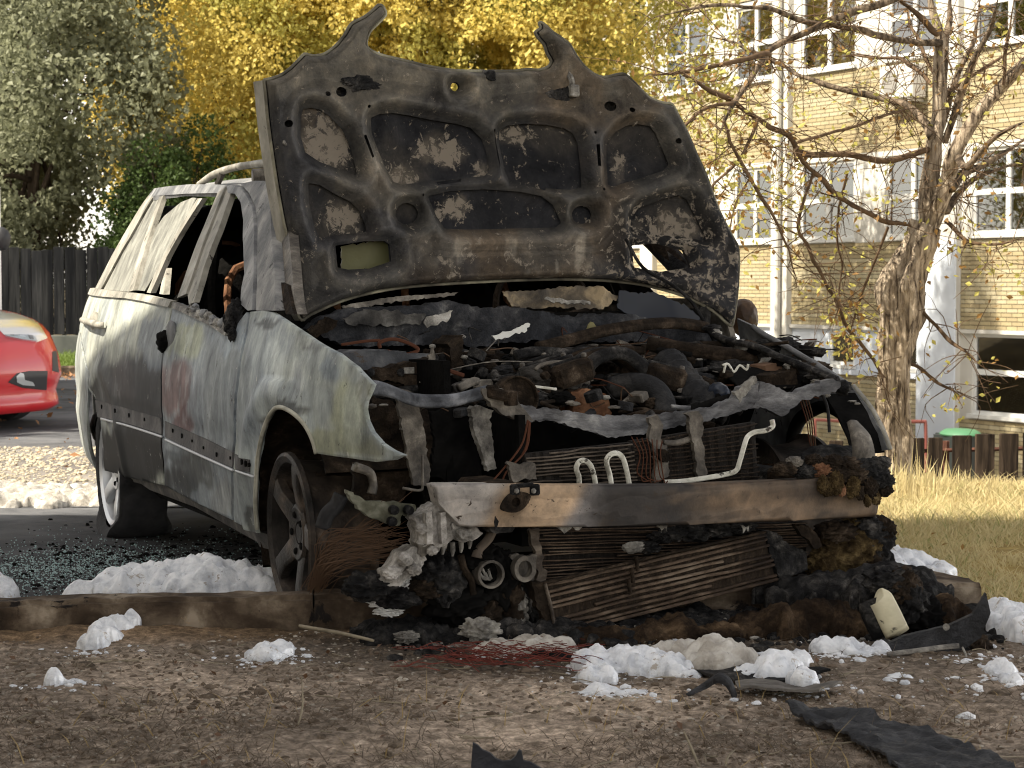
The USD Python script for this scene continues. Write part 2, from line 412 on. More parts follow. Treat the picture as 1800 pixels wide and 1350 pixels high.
# ================================================================== the building on the right
BD = np.array([-.488, .873]); BN = np.array([-.873, -.488])   # along the front (away), and the front's outward normal
BQ = np.array([8.4, 34.0])
def fac(t, z, out=0.0):
    t, z, out = np.broadcast_arrays(np.asarray(t, float), z, out)
    return np.stack([BQ[0] + BD[0] * t + BN[0] * out, BQ[1] + BD[1] * t + BN[1] * out, z + 0 * t], -1)
BR = np.column_stack([np.append(BD, 0), np.append(BN, 0), [0, 0, 1]])
def fbx(t0, t1, z0, z1, o0, o1, bev=0):
    v, f = bx(((t0 + t1) / 2, (o0 + o1) / 2, (z0 + z1) / 2), (abs(t1 - t0), abs(o1 - o0), abs(z1 - z0)), bev=bev)
    return fac(v[:, 0], v[:, 2], v[:, 1]), f
WHITE = look('white_render', [(.3, (.44, .425, .39)), (.6, (.54, .525, .48)), (.8, (.57, .56, .52))], scale=1.2, bump=.12, bscale=30, world=True, rough=.8)
PANEL = look('pale_blue_panel', [(.3, (.50, .54, .60)), (.7, (.62, .66, .72))], scale=.8, bump=.08, bscale=20, world=True, rough=.6)
FRAME = flat('window_frame', (.58, .58, .555), .5)
MORTAR = flat('mortar', (.10, .085, .06), .95)
DARKROOM = flat('room', (.42, .39, .33), .9)
BRICKS = [look(f'yellow_brick_{"abcd"[k]}', [(.3, tuple(.88 * np.array(c))), (.7, tuple(1.08 * np.array(c)))], scale=3, bump=.25, bscale=60, world=True, rough=.85)
          for k, c in enumerate([(.36, .30, .175), (.39, .335, .21), (.33, .27, .16), (.41, .36, .24)])]
PANE = pane_look('window_pane', (.70, .73, .71), .03, 2.3)
CURT = look('curtain', [(.3, (.26, .25, .21)), (.7, (.45, .43, .37))], scale=2, world=True, stretch=(6, 6, .4), bump=.5, bscale=4)
bld = thing('school_building', 'long yellow brick building with white pilasters and white framed windows', 'building')
T0, T1 = -6.0, 22.0
# shell behind the front
put('wall', [fbx(T0, T1, -2.6, 10, -9.0, -8.8), fbx(T0, T0 + .2, -2.6, 10, -8.8, -.05), fbx(T1 - .2, T1, -2.6, 10, -8.8, -.05), fbx(T0 + .2, T1 - .2, -2.6, 9.8, -4.2, -4.0)], DARKROOM, bld)
put('floor_slab', [fbx(T0 + .2, T1 - .2, zz, zz + .2, -4.0, -.14) for zz in (-2.5, .25, 3.55, 6.9)], DARKROOM, bld)
put('roof', [fbx(T0 - .3, T1 + .3, 10.0, 10.3, -9.3, .6)], WHITE, bld)
bays = [(-3.58, .77), (1.35, 5.70), (6.23, 10.6), (11.1, 15.5), (16.0, 20.4)]
brick_rows = []                                             # every brick of the front: (t centre, z centre, length)
BH, BL, J = .078, .265, .012
def brickwall(t0, t1, z0, z1):
    put('wall', [fbx(t0, t1, z0, z1, -.14, -.02)], MORTAR, bld)
    n = int(round((z1 - z0) / BH)); h = (z1 - z0) / n
    for r in range(n):
        z = z0 + (r + .5) * h; t = t0 - (BL / 2 if r % 2 else 0)
        while t < t1 - .02:
            a, b = max(t, t0), min(t + BL, t1)
            if b - a > .05: brick_rows.append((a + J / 2, b - J / 2, z - h / 2 + J / 2, z + h / 2 - J / 2))
            t += BL
def window(t0, t1, z0, z1, panes, split, name='window', curtain=0, seed=0):
    """White frame with mullions and a transom at height split."""
    fr = [fbx(t0, t1, z0, z0 + .06, -.12, -.04), fbx(t0, t1, z1 - .06, z1, -.12, -.04)]
    w = (t1 - t0 - .06) / panes; holes = []
    for k in range(panes + 1):
        ww = .06 if k in (0, panes) else .10
        tc = t0 + .03 + w * k
        fr.append(fbx(tc - ww / 2 if k else t0, tc + ww / 2 if k < panes else t1, z0 + .06, z1 - .06, -.118, -.042))
    for k in range(panes):
        a, b = t0 + .03 + w * k + .05, t0 + .03 + w * (k + 1) - .05
        zs = [z0 + .06, z1 - .06]
        if split is not None:
            fr.append(fbx(a - .02, b + .02, split - .05, split + .05, -.115, -.045)); zs = [z0 + .06, split - .05, split + .05, z1 - .06]
        for q in range(0, len(zs), 2):
            holes.append((a - .02, b + .02, zs[q], zs[q + 1]))
    o = put(name, fr, FRAME, bld)
    for a, b, c, d in holes: put('pane', [fbx(a, b, c, d, -.088, -.080)], PANE, o)
    if curtain:
        r = random.Random(seed)
        tt = np.linspace(t0 + .05, t0 + .05 + (t1 - t0) * curtain, 24)
        v = np.vstack([fac(tt, z1 - .05, -.19 + .03 * np.sin(tt * 40 + seed)), fac(tt, z0, -.19 + .04 * np.sin(tt * 40 + seed))])
        i = np.arange(23); f = np.vstack([np.stack([i, i + 1, i + 25], 1), np.stack([i, i + 25, i + 24], 1)])
        put('curtain', thick(v, f, np.append(BN * -.01, 0)), CURT, o)
    put('sill', [fbx(t0 - .05, t1 + .05, z0 - .07, z0, -.12, .06)], FRAME, o)
for bi, (a, b) in enumerate(bays):
    brickwall(a, b, .20, 1.80); brickwall(a, b, 3.50, 5.12); brickwall(a, b, 6.85, 8.45)
    brickwall(a, b, -2.4, -1.40 if bi == 0 else -.74)
    for lz in (1.80, 5.12, 8.45):
        z0, z1 = lz + .09, lz + 1.60
        ws = [(b - 1.94, b - .25), (a + .05, a + 1.47)] if bi else [(-1.22, .50), (-3.5, -2.1)]
        put('wall', [fbx(a, b, z1, lz + 1.70, -.14, .0), fbx(a, ws[1][0], lz, z1, -.14, -.01), fbx(ws[1][1], ws[0][0], lz, z1, -.14, -.01), fbx(ws[0][1], b, lz, z1, -.14, -.01)], WHITE, bld)
        for k, (c, d) in enumerate(ws):
            put('wall', [fbx(c, d, lz, z0 - .07, -.14, -.01)], WHITE, bld)
            window(c, d, z0, z1, 2, lz + .83, curtain=(0, .35, .5)[(bi + k + int(lz)) % 3], seed=bi * 7 + k)
    put('ledge', [fbx(a, b, .13, .20, -.14, .05)], WHITE, bld)
    if bi:
        put('panel', [fbx(a, a + .4, -.64, .13, -.14, -.02), fbx(a + .9, b - 1.97, -.64, .13, -.14, -.02), fbx(b - 1.2, b, -.64, .13, -.14, -.02),
                      fbx(a + .4, a + .9, .08, .13, -.14, -.02), fbx(b - 1.97, b - 1.2, .08, .13, -.14, -.02)], PANEL, bld)
        window(a + .4, a + .9, -.56, .08, 1, None, seed=3); window(b - 1.97, b - 1.2, -.56, .08, 1, None, seed=4)
        put('ledge', [fbx(a, b, -.74, -.64, -.14, .06)], PANEL, bld)
    else:
        put('wall', [fbx(.46, .77, -1.40, .13, -.14, -.02)], WHITE, bld)
        window(-2.4, .46, -1.30, .13, 2, -.55, curtain=.62, seed=9)
        put('wall', [fbx(-3.58, -2.4, -1.40, .13, -.14, -.02), fbx(-2.4, .46, -1.40, -1.37, -.14, -.02)], WHITE, bld)
for (a, b) in ((.77, 1.35), (5.70, 6.23), (10.6, 11.1), (15.5, 16.0)):
    put('pilaster', [fbx(a, b, -2.4, 10, -.14, .12)], WHITE, bld)
put('panel', [fbx(.74, 1.75, -2.4, 1.78, .121, .15)], PANEL, bld)  # foot of the white pilaster; its bluish shade is put into the colour
put('drainpipe', [tube(fac(np.array([5.9] * 2), np.array([-2.2, 9.9]), .20), .06, 10)], WHITE, bld)
# bricks: the 300 that show largest as parts, the rest joined
def bmesh(b): return fbx(b[0], b[1], b[2], b[3], -.02, -.004 + .006 * ((b[0] * 7.13 + b[2] * 13.7) % 1))
vis = [b for b in brick_rows if b[3] < 5.2 and b[2] > -1.9 and b[0] < 11]
vis.sort(key=lambda b: (0 if (b[0] < 1.3 and b[2] > .1) else 1, b[0]))
for k, b in enumerate(vis[:300]): put('brick', bmesh(b), BRICKS[(k * 7 + int(b[2] * 31)) % 4], bld)
rest = vis[300:] + [b for b in brick_rows if not (b[3] < 5.2 and b[2] > -1.9 and b[0] < 11)]
for q in range(4):
    sel = [b for i, b in enumerate(rest) if (i * 5 + int(b[2] * 31)) % 4 == q]
    put('brickwork', [bmesh(b) for b in sel], BRICKS[q], bld, kind='stuff')
# air conditioner box on the wall between the floors
ACM = flat('ac_casing', (.52, .50, .46), .5); ACD = flat('ac_grey', (.26, .25, .23), .7)
ac = thing('air_conditioner', 'white box of an air conditioner hung on the yellow brick wall', 'air conditioner')
put('casing', [fbx(1.70, 2.62, 4.40, 5.02, .02, .36, .02)], ACM, ac)
fanp = [(.0, 0), (.20, 0), (.215, .008), (.20, .012), (0, .012)]
v, f = lathe(fanp, 24, 'z'); put('fan_grille', (fac(2.32 + v[:, 0], 4.71 + v[:, 1], .362 + v[:, 2]), f[:, ::-1]), ACD, ac)
put('bracket', [fbx(1.8, 1.84, 4.34, 4.39, 0, .34), fbx(2.48, 2.52, 4.34, 4.39, 0, .34)], ACM, ac)

# ================================================================== fence, bin and rail in front of the building
WOODD = look('dark_fence_wood', [(.35, (.012, .009, .007)), (.5, (.030, .022, .016)), (.65, (.06, .044, .032))], scale=4, stretch=(8, 8, .7), detail=8, bump=.5, bscale=30, rough=.9, rand=.25, spec=.08)
RUSTP = look('rusty_rail', [(.3, (.07, .03, .02)), (.7, (.16, .07, .045))], scale=9, bump=.3, rough=.8)
fn = thing('board_fence', 'low dark brown board fence behind the dry lawn', 'fence')
fY = 12.0
fx = [1430, 1470, 1511, 1555, 1584.5, 1613, 1644.5, 1691, 1731.5, 1773.5, 1815, 1857, 1899, 1941, 1983]
for k, px in enumerate(fx):
    r = random.Random(k); w = (24, 25, 34, 34, 33)[k % 5] * fY / 3400 if k < 9 else 33 * fY / 3400
    Y = fY - .012 * (px - 1600) * .05
    pt = at_y(px, 770 - (px - 1600) * .045 + r.uniform(-2, 2), Y)
    v, f = bx((pt[0], Y + r.uniform(-.004, .004), (pt[2] - 1.0) / 2), (w, .022, pt[2] + 1.0), bev=.004)
    put('board', (v, f), WOODD, fn)
a, b = at_y(1420, 797, fY + .03), at_y(1990, 784, fY + .03)
put('rail', [tube([a, b], .014, 6)], RUSTP, fn)
put('rail', [tube([a - [0, 0, .5], b - [0, 0, .5]], .014, 6)], RUSTP, fn)
for px in (1500, 1663, 1840, 1975):
    p = at_y(px, 775, fY + .055); put('post', [tube([p, p - [0, 0, .9]], .022, 8)], RUSTP, fn)
# green lidded bin
GLID = flat('bin_lid_green', (.05, .15, .075), .55); GBIN = flat('bin_body', (.02, .025, .024), .5)
bp = at_y(1688, 765, 30.0); bz = bp[2]
bn = thing('wheelie_bin', 'dark rubbish bin with a green lid standing behind the fence', 'bin', (bp[0], 30.0, bz - .95), 20)
def taper(z0, z1, a0, b0, a1, b1):
    v = [(sx * a, sy * b, z) for z, a, b in ((z0, a0, b0), (z1, a1, b1)) for sx, sy in ((-1, -1), (1, -1), (1, 1), (-1, 1))]
    return np.array(v, float), np.array([[0, 2, 1], [0, 3, 2], [4, 5, 6], [4, 6, 7], [0, 1, 5], [0, 5, 4], [1, 2, 6], [1, 6, 5], [2, 3, 7], [2, 7, 6], [3, 0, 4], [3, 4, 7]])
put('body', [taper(.06, .95, .22, .26, .27, .34)], GBIN, bn)
lp = [(0, .085), (.12, .083), (.22, .07), (.275, .035), (.30, .0), (.29, -.02), (0, -.02)]
v, f = lathe(lp[::-1], 20); put('lid', (v * [1, 1.25, 1] + [0, 0, .97], f), GLID, bn, smooth=40)
put('handle', [tube([(-.2, .38, .95), (.2, .38, .95)], .018, 6)], GBIN, bn)
for s in (-1, 1):
    v, f = lathe([(0, -.03), (.1, -.03), (.1, .03), (0, .03)], 16, 'x'); put('wheel', (v + [s * .22, .28, .1], f), GBIN, bn)
# handrail
HR = flat('rail_red_brown', (.16, .045, .035), .5)
hr = thing('handrail', 'red brown bent tube handrail by the ground floor wall', 'handrail')
q = [at_y(1432, 830, 27), at_y(1433, 738, 27), at_y(1497, 741, 27.6), at_y(1498, 840, 27.6)]
put('tube', [tube([q[0], q[1]], .022, 8), tube([q[1], q[2]], .022, 8), tube([q[2], q[3]], .022, 8)], HR, hr)
q = [at_y(1560, 741, 27.8), at_y(1624, 741, 28), at_y(1627, 748, 28), at_y(1628, 830, 28)]
put('tube', [tube([q[0], q[1]], .026, 8), tube(q[1:], .026, 8)], HR, hr)

# ================================================================== far left: kerb, verge, low wall and dark fence
VERGE = look('verge', [(.3, (.05, .06, .02)), (.7, (.12, .12, .04))], scale=4, bump=.8, bscale=20, world=True, rough=.95)
put('verge', grid_sheet(np.linspace(-30, -.5, 40), np.linspace(23.35, 27.0, 8), lambda X, Y: .02 + .04 * np.sin(X * 1.7) - .06 + 0 * Y), VERGE, smooth=True, kind='structure')
put('road_kerb', [bx((-15.3, 23.28, -.06), (29.4, .14, .16), bev=.02)], KERB, kind='structure')
LW = look('low_wall', [(.3, (.06, .065, .06)), (.7, (.13, .135, .12))], scale=1.5, bump=.5, bscale=12, world=True, rough=.95)
put('low_wall', [bx((-15.3, 27.1, .06), (29.4, .2, .46), bev=.01)], LW, label='low mossy concrete wall carrying the dark fence at the far left', cat='wall')
BLACKW = look('black_fence_wood', [(.35, (.008, .0085, .010)), (.5, (.016, .0165, .018)), (.66, (.036, .036, .037))], scale=2, stretch=(8, 8, .5), bump=.5, bscale=10, rough=.9, rand=.3, spec=.06)
lf_ = thing('tall_fence', 'tall weathered dark board fence at the left behind the road', 'fence')
for k in range(44):
    r = random.Random(k + 90); X = -10.2 + k * .155
    h = 1.20 + r.uniform(-.03, .03)
    put('board', bx((X, 27.05 + r.uniform(-.01, .01), .3 + h / 2), (.150, .022, h), bev=.004), BLACKW, lf_)
for z in (.5, 1.25): put('rail', [bx((-6.9, 27.10, z), (7.2, .04, .08))], BLACKW, lf_)

# ================================================================== trees
BARK = look('bark', [(.38, (.055, .040, .028)), (.45, (.19, .148, .105)), (.53, (.31, .25, .18)), (.64, (.46, .38, .285))], scale=16, stretch=(3, 3, .35), detail=10, bump=1.0, bscale=14, dist=.03, rough=.95)
BARKF = look('dark_bark', [(.3, (.03, .022, .016)), (.7, (.09, .065, .045))], scale=8, stretch=(3, 3, .4), bump=.6, bscale=14, rough=.95)
BRB = look('branch_bark', [(.38, (.03, .022, .015)), (.5, (.10, .075, .052)), (.65, (.24, .185, .13))], scale=14, stretch=(2, 2, 1), detail=10, bump=.8, bscale=24, dist=.02, rough=.95)
TWIG = look('twig_bark', [(.3, (.045, .028, .016)), (.7, (.13, .085, .05))], scale=20, rough=.9, bump=.2)
YEL = leaf_look('yellow_leaf', (.68, .56, .16), (.88, .79, .38), .5)
YELG = leaf_look('yellow_green_leaf', (.48, .44, .12), (.76, .70, .28), .5)
GREY = leaf_look('grey_green_leaf', (.26, .27, .17), (.52, .52, .38), .45)
GRN = leaf_look('green_leaf', (.07, .11, .03), (.26, .30, .08), .4)
MIXL = leaf_look('autumn_leaf', (.26, .15, .05), (.50, .40, .13), .45)

def leaves(C, size, rng, up=.35, fold=.25, wid=.36):
    """One folded four-sided leaf at each point."""
    n = len(C); s = size * rng.uniform(.65, 1.35, n)
    d = rng.normal(size=(n, 3)); d[:, 2] -= .4; d /= np.linalg.norm(d, axis=1, keepdims=True)
    nn = rng.normal(size=(n, 3)); nn[:, 2] += up; w = np.cross(d, nn); w /= np.linalg.norm(w, axis=1, keepdims=True)
    k = np.cross(w, d)
    L, W = s[:, None], (s * wid)[:, None]
    P = np.stack([C, C + d * L * .45 + w * W + k * W * fold, C + d * L, C + d * L * .45 - w * W + k * W * fold], 1).reshape(-1, 3)
    o = np.arange(n)[:, None] * 4
    return P, np.vstack([o + [[0, 1, 2]], o + [[0, 2, 3]]])

def crown_points(c, r, n, rng, lumps=26, hole=.35, seed=0):
    """Leaf positions gathered in clumps over the crown's volume, mostly near its outside."""
    c, r = np.array(c, float), np.array(r, float)
    d = rng.normal(size=(lumps, 3)); d /= np.linalg.norm(d, axis=1, keepdims=True)
    cc = c + d * r * rng.uniform(.35, .92, lumps)[:, None]; cr = rng.uniform(.16, .36, lumps)[:, None] * r
    k = rng.integers(0, lumps, n); q = rng.normal(size=(n, 3)); q /= np.linalg.norm(q, axis=1, keepdims=True)
    P = cc[k] + q * cr[k] * (rng.uniform(.2, 1, n) ** .45)[:, None]
    keep = meshkit.fbm(P * 1.1 + seed, 3, seed) > hole
    return P[keep], cc

def bg_tree(name, label, cat_, base, c, r, n, size, mat, seed, lumps=30, group=None, trunk_r=.16, hole=.38, bark=None, mat2=None):
    rng = np.random.default_rng(seed); base = np.array(base, float); c = np.array(c, float)
    t = thing(name, label, cat_, base, group=group)
    P, cc = crown_points(c - base, r, n, rng, lumps, hole, seed)
    top = c - base; limbs = []
    put('trunk', [tube([(0, 0, -.3), top * [.2, .2, .35], top * [.9, .9, .9], top + [0, 0, r[2] * .6]], [trunk_r, trunk_r * .8, trunk_r * .5, .03], 10)], bark or BARKF, t, smooth=60)
    for k in range(min(18, len(cc))):
        s = top * np.array([.6, .6, rng.uniform(.45, .95)])
        m = (s + cc[k]) / 2 + [0, 0, .25]
        limbs.append(tube([s, m, cc[k]], [trunk_r * .35, trunk_r * .22, .012], 6, 4))
    put('limb', limbs, bark or BARKF, t, smooth=60)
    if mat2 is not None:
        sel = meshkit.fbm(P * .9 + 5, 3, seed + 7) > .54; put('crown', leaves(P[sel], size, rng), mat2, t); P = P[~sel]
    put('crown', leaves(P, size, rng), mat, t)
    return t
bg_tree('linden_tree', 'bright yellow broad autumn tree directly behind the raised bonnet', 'tree', (-2.0, 31, -.1), (-1.9, 31, 6.2), (4.2, 2.6, 6.4), 300000, .080, YEL, 1, 170, trunk_r=.18, hole=.37, mat2=YELG)
bg_tree('linden_tree', 'thinner yellow tree between the bonnet horn and the brick building', 'tree', (1.6, 35, -1.9), (1.4, 35, 6.0), (2.8, 2.2, 4.6), 36000, .085, YELG, 2, 40, trunk_r=.18, hole=.40)
bg_tree('linden_tree', 'yellow tree top standing behind the gap between green and yellow crowns', 'tree', (-6.2, 44, -.1), (-6.0, 44, 7.5), (3.2, 2.4, 4.6), 22000, .11, YEL, 3, 36, trunk_r=.2, hole=.46)
bg_tree('shade_tree', 'dull grey green leafy tree filling the upper left corner', 'tree', (-7.2, 29.2, -.1), (-7.2, 29.2, 4.2), (2.5, 2.0, 4.3), 70000, .095, GREY, 4, 70, trunk_r=.14, hole=.43)
bg_tree('shade_tree', 'grey green tree at the left frame edge behind the dark fence', 'tree', (-9.8, 31, -.1), (-9.4, 31, 4.5), (2.6, 2.0, 4.4), 50000, .10, GREY, 5, 46, trunk_r=.16, hole=.36)
bg_tree('linden_tree', 'yellow tree standing behind the dark green shrub left of the bonnet', 'tree', (-5.0, 33.5, -.1), (-4.9, 33.5, 5.2), (2.5, 1.8, 5.0), 80000, .085, YEL, 14, 60, trunk_r=.15, hole=.34)
bg_tree('evergreen_shrub', 'dark green dense shrub between fence and burnt car roof', 'shrub', (-4.9, 28.4, -.1), (-4.9, 28.4, 1.7), (1.35, 1.0, 1.75), 36000, .06, GRN, 6, 40, trunk_r=.08, hole=.28)
bg_tree('evergreen_shrub', 'small bright green bush at the left edge above the fence', 'shrub', (-7.75, 28.2, -.1), (-7.75, 28.2, 1.2), (.75, .6, .95), 5000, .09, GRN, 7, 20, trunk_r=.06, hole=.25)
bg_tree('pine_tree', 'dark tall tree far behind the yellow crowns', 'tree', (-8.5, 52, -.1), (-8.5, 52, 7.0), (4.5, 3, 7.0), 12000, .22, GRN, 8, 50, trunk_r=.25, hole=.40)
bg_tree('pine_tree', 'dark green far tree behind the thin yellow tree', 'tree', (.5, 56, -2.5), (.5, 56, 6.5), (4.5, 3, 6.5), 12000, .22, GRN, 9, 50, trunk_r=.25, hole=.40)
# trees beyond the left frame edge, whose shade falls on the road and the far trees
bg_tree('roadside_tree', 'broad tree outside the frame on the left beside the road', 'tree', (-12.5, 12.3, -.1), (-12.5, 12.3, 8.6), (2.6, 3.3, 3.2), 9000, .42, GREY, 12, 40, trunk_r=.3, hole=.2)
#bg_tree('roadside_tree', 'tall tree outside the frame on the left past the road', 'tree', (-13, 27, -.1), (-13, 27, 9.5), (3.6, 3.6, 4.6), 12000, .45, GREY, 13, 50, trunk_r=.35, hole=.3)

# ---------------------------------------------------------------- the bare tree on the lawn
TY = 10.5
tr = thing('lawn_tree', 'gnarled half bare tree with few yellow leaves on the lawn right of the car', 'tree', (at_y(1578, 815, TY)[0], TY, .0))
tb = np.array([at_y(1578, 815, TY)[0], TY, 0])
def br(pts, r, dy=(0, 0)):
    """Branch from photo points; depth runs from dy[0] to dy[1] metres behind the trunk."""
    n = len(pts); P = np.array([at_y(x, y, TY + dy[0] + (dy[1] - dy[0]) * k / max(n - 1, 1)) for k, (x, y) in enumerate(pts)]) - tb
    rr = .84 * np.linspace(r[0], r[1], n) * TY / 3400 if len(r) == 2 else np.array(r) * TY / 3400
    return P, rr
lobes = lambda a, t: 1 + .13 * np.sin(5 * a + 5 * t) + .08 * np.sin(9 * a - 9 * t) + .05 * np.sin(14 * a + 20 * t)
P, rr = br([(1572, 860), (1574, 800), (1573, 735), (1574, 680), (1573, 630), (1576, 585), (1581, 545), (1582, 510), (1594, 475), (1612, 435), (1628, 395)], [36, 30, 27, 26, 26, 31, 37, 38, 33, 27, 25])
v, f = tube(P, rr, 40, 9, prof=lobes)
d = (meshkit.fbm(v * [16, 16, 5], 4, 5) - .5); c2 = v.copy()
ctr = np.stack([np.interp(v[:, 2], np.sort(P[:, 2]), P[np.argsort(P[:, 2]), k]) for k in range(2)], 1)
rad = v[:, :2] - ctr; rad /= np.maximum(np.linalg.norm(rad, axis=1, keepdims=True), 1e-6)
v[:, :2] += rad * (d * .075)[:, None]
put('trunk', (v, f), BARK, tr, smooth=True)
BR = [
 ([(1628, 400), (1634, 330), (1643, 253), (1650, 200), (1650, 130), (1652, 67), (1640, 20), (1632, -40)], (21, 6), (0, .1)),
 ([(1632, 405), (1660, 333), (1680, 267), (1720, 200), (1767, 147), (1810, 100), (1850, 60)], (19, 9), (0, -.3)),
 ([(1655, 180), (1662, 90), (1668, 30), (1672, -30)], (9, 5), (.1, .3)),
 ([(1672, 330), (1700, 300), (1747, 280), (1810, 238)], (11, 5), (-.1, .3)), ([(1684, 270), (1700, 293), (1750, 240), (1815, 208)], (8, 4), (-.1, -.6)),
 ([(1662, 372), (1690, 335), (1720, 310), (1810, 282)], (9, 4), (0, .5)),
 ([(1648, 240), (1660, 207), (1683, 133), (1713, 67), (1722, -10)], (8, 4), (.05, .6)), ([(1660, 250), (1700, 133), (1740, 50), (1756, -10)], (8, 4), (0, -.5)),
 ([(1655, 175), (1667, 160), (1733, 117), (1810, 72)], (6, 3), (.1, .5)), ([(1763, 150), (1768, 83), (1785, -10)], (4, 3), (-.3, -.3)),
 ([(1655, 75), (1560, 68), (1500, 50), (1433, 40), (1350, 15), (1250, 10), (1150, 30)], (8, 2.5), (.05, -.8)),
 ([(1650, 60), (1600, 20), (1560, -20)], (6, 4), (0, -.2)),
 ([(1640, 240), (1618, 205), (1600, 183), (1553, 173), (1467, 153), (1413, 133), (1360, 110), (1300, 80), (1230, 60)], (9, 2.5), (0, .9)),
 ([(1600, -15), (1550, 7), (1483, 27), (1433, 47), (1360, 83), (1343, 103), (1313, 147), (1290, 180), (1277, 203), (1262, 240)], (9, 4), (-.2, -.9)),
 ([(1350, 95), (1300, 107), (1200, 127), (1140, 135)], (6, 2.5), (-.85, -1.2)),
 ([(1200, 133), (1283, 177), (1333, 207), (1383, 240), (1417, 267), (1500, 273), (1560, 283), (1632, 262)], (4, 7), (-.8, .0)),
 ([(1400, 252), (1483, 227), (1567, 200), (1600, 190)], (3, 3), (-.6, 0)),
 ([(1400, 262), (1430, 300), (1483, 353), (1567, 390), (1615, 400)], (4.5, 5), (-.5, 0)),
 ([(1430, 300), (1403, 400), (1423, 443), (1463, 520), (1483, 563), (1543, 647), (1560, 668)], (3, 4), (-.5, -.2)),
 ([(1560, 400), (1530, 480), (1500, 560), (1490, 610)], (3, 2), (0, .5)), ([(1490, 300), (1470, 400), (1480, 470), (1470, 560)], (3, 1.6), (.2, .6)),
 ([(1612, 540), (1667, 593), (1697, 620), (1720, 640)], (4, 2), (0, -.3)), ([(1597, 640), (1643, 667), (1677, 683), (1690, 700)], (3.5, 1.8), (0, -.2)),
 ([(1660, 390), (1700, 420), (1750, 430), (1810, 420)], (4, 2), (0, -.4)), ([(1270, 215), (1310, 300), (1380, 420), (1400, 500)], (3.5, 2), (-.9, -.5)),
 ([(1290, 180), (1240, 190), (1190, 240), (1180, 300)], (4, 2), (-.9, -1.1)), ([(1333, 207), (1300, 280), (1250, 330), (1240, 380)], (3.5, 2), (-.7, -.9)),
 ([(1640, 150), (1600, 110), (1540, 100), (1440, 95)], (5, 2), (.1, .8)), ([(1645, 130), (1610, 60), (1590, 0)], (5, 3), (.1, .5)),
]
rng = np.random.default_rng(3); LP, twigs = [], []
for pts, r, dy in BR:
    P, rr = br(pts, r, dy)
    if rr[-1] < 4.5 * TY / 3400: rr[-1] = .0015
    put('branch', tube(P, rr, 9, 5, prof=lambda a, t: 1 + .12 * np.sin(3 * a + 9 * t), wob=.03), (BARK if r[0] > 15 else BRB if r[0] > 7 else TWIG), tr, smooth=True)
    S = smoothpath(P, 8); seg = np.linalg.norm(np.diff(S, axis=0), axis=1).sum()
    nt = int(seg * (30 if r[0] < 12 else 10))
    for _ in range(nt):
        q = rng.uniform(.12, 1); p = S[int(q * (len(S) - 1))]
        d = rng.normal(size=3) * [1, .9, .7]; d[2] -= .25; d /= np.linalg.norm(d); ln = rng.uniform(.10, .42)
        a1 = p + d * ln * .5 + rng.normal(size=3) * .03; a2 = p + d * ln + rng.normal(size=3) * .05 - [0, 0, .12 * ln]
        twigs.append(tube([p, a1, a2], [.0032, .0022, .0012], 4, 3, cap=False))
        dens = .55 + .9 * (p[0] + tb[0] < 1.25) * (p[2] > .6)
        for _ in range(rng.poisson(2.2 * dens)):
            u = rng.uniform(.3, 1); LP.append(p + (a2 - p) * u + rng.normal(size=3) * .012)
        if rng.uniform() < .5:
            d2 = d + rng.normal(size=3) * .7; a3 = a1 + d2 * ln * .45
            twigs.append(tube([a1, (a1 + a3) / 2 + rng.normal(size=3) * .012, a3], [.002, .0015, .001], 4, 2, cap=False))
            if rng.uniform() < dens: LP.append(a3)
put('twig', twigs, TWIG, tr, kind='stuff')
# leaf clusters that the photograph shows thick
for px, py, n, s in ((1230, 240, 90, 45), (1280, 290, 90, 50), (1360, 330, 80, 50), (1300, 380, 60, 50), (1440, 390, 50, 45), (1180, 120, 70, 45), (1290, 60, 60, 60), (1420, 200, 60, 60), (1540, 330, 30, 40), (1745, 470, 40, 40), (1640, 480, 20, 30), (1490, 575, 60, 26), (1530, 590, 50, 24), (1500, 610, 45, 22), (1470, 600, 25, 20), (1420, 510, 20, 20), (1700, 420, 20, 25), (1690, 690, 8, 12), (1735, 640, 8, 12), (1660, 720, 8, 14), (1250, 220, 60, 50), (1210, 180, 60, 50), (1310, 330, 70, 50), (1400, 300, 50, 50), (1330, 430, 40, 50), (1760, 480, 18, 30), (1760, 400, 16, 25)):
    for _ in range(n):
        p = at_y(px + rng.normal() * s, py + rng.normal() * s * .8, TY + rng.uniform(-.6, .2)); LP.append(p - tb)
LP = np.array(LP)
k = rng.permutation(len(LP)); LP = LP[k]; n1 = len(LP) // 2
for i in range(300):
    v, f = leaves(LP[i:i + 1], .042, rng, wid=.26); put('leaf', (v, f), (YELG, MIXL)[i % 2], tr)
put('foliage', leaves(LP[300:n1], .038, rng, wid=.26), MIXL, tr, kind='stuff'); put('foliage', leaves(LP[n1:], .038, rng, wid=.26), YELG, tr, kind='stuff')

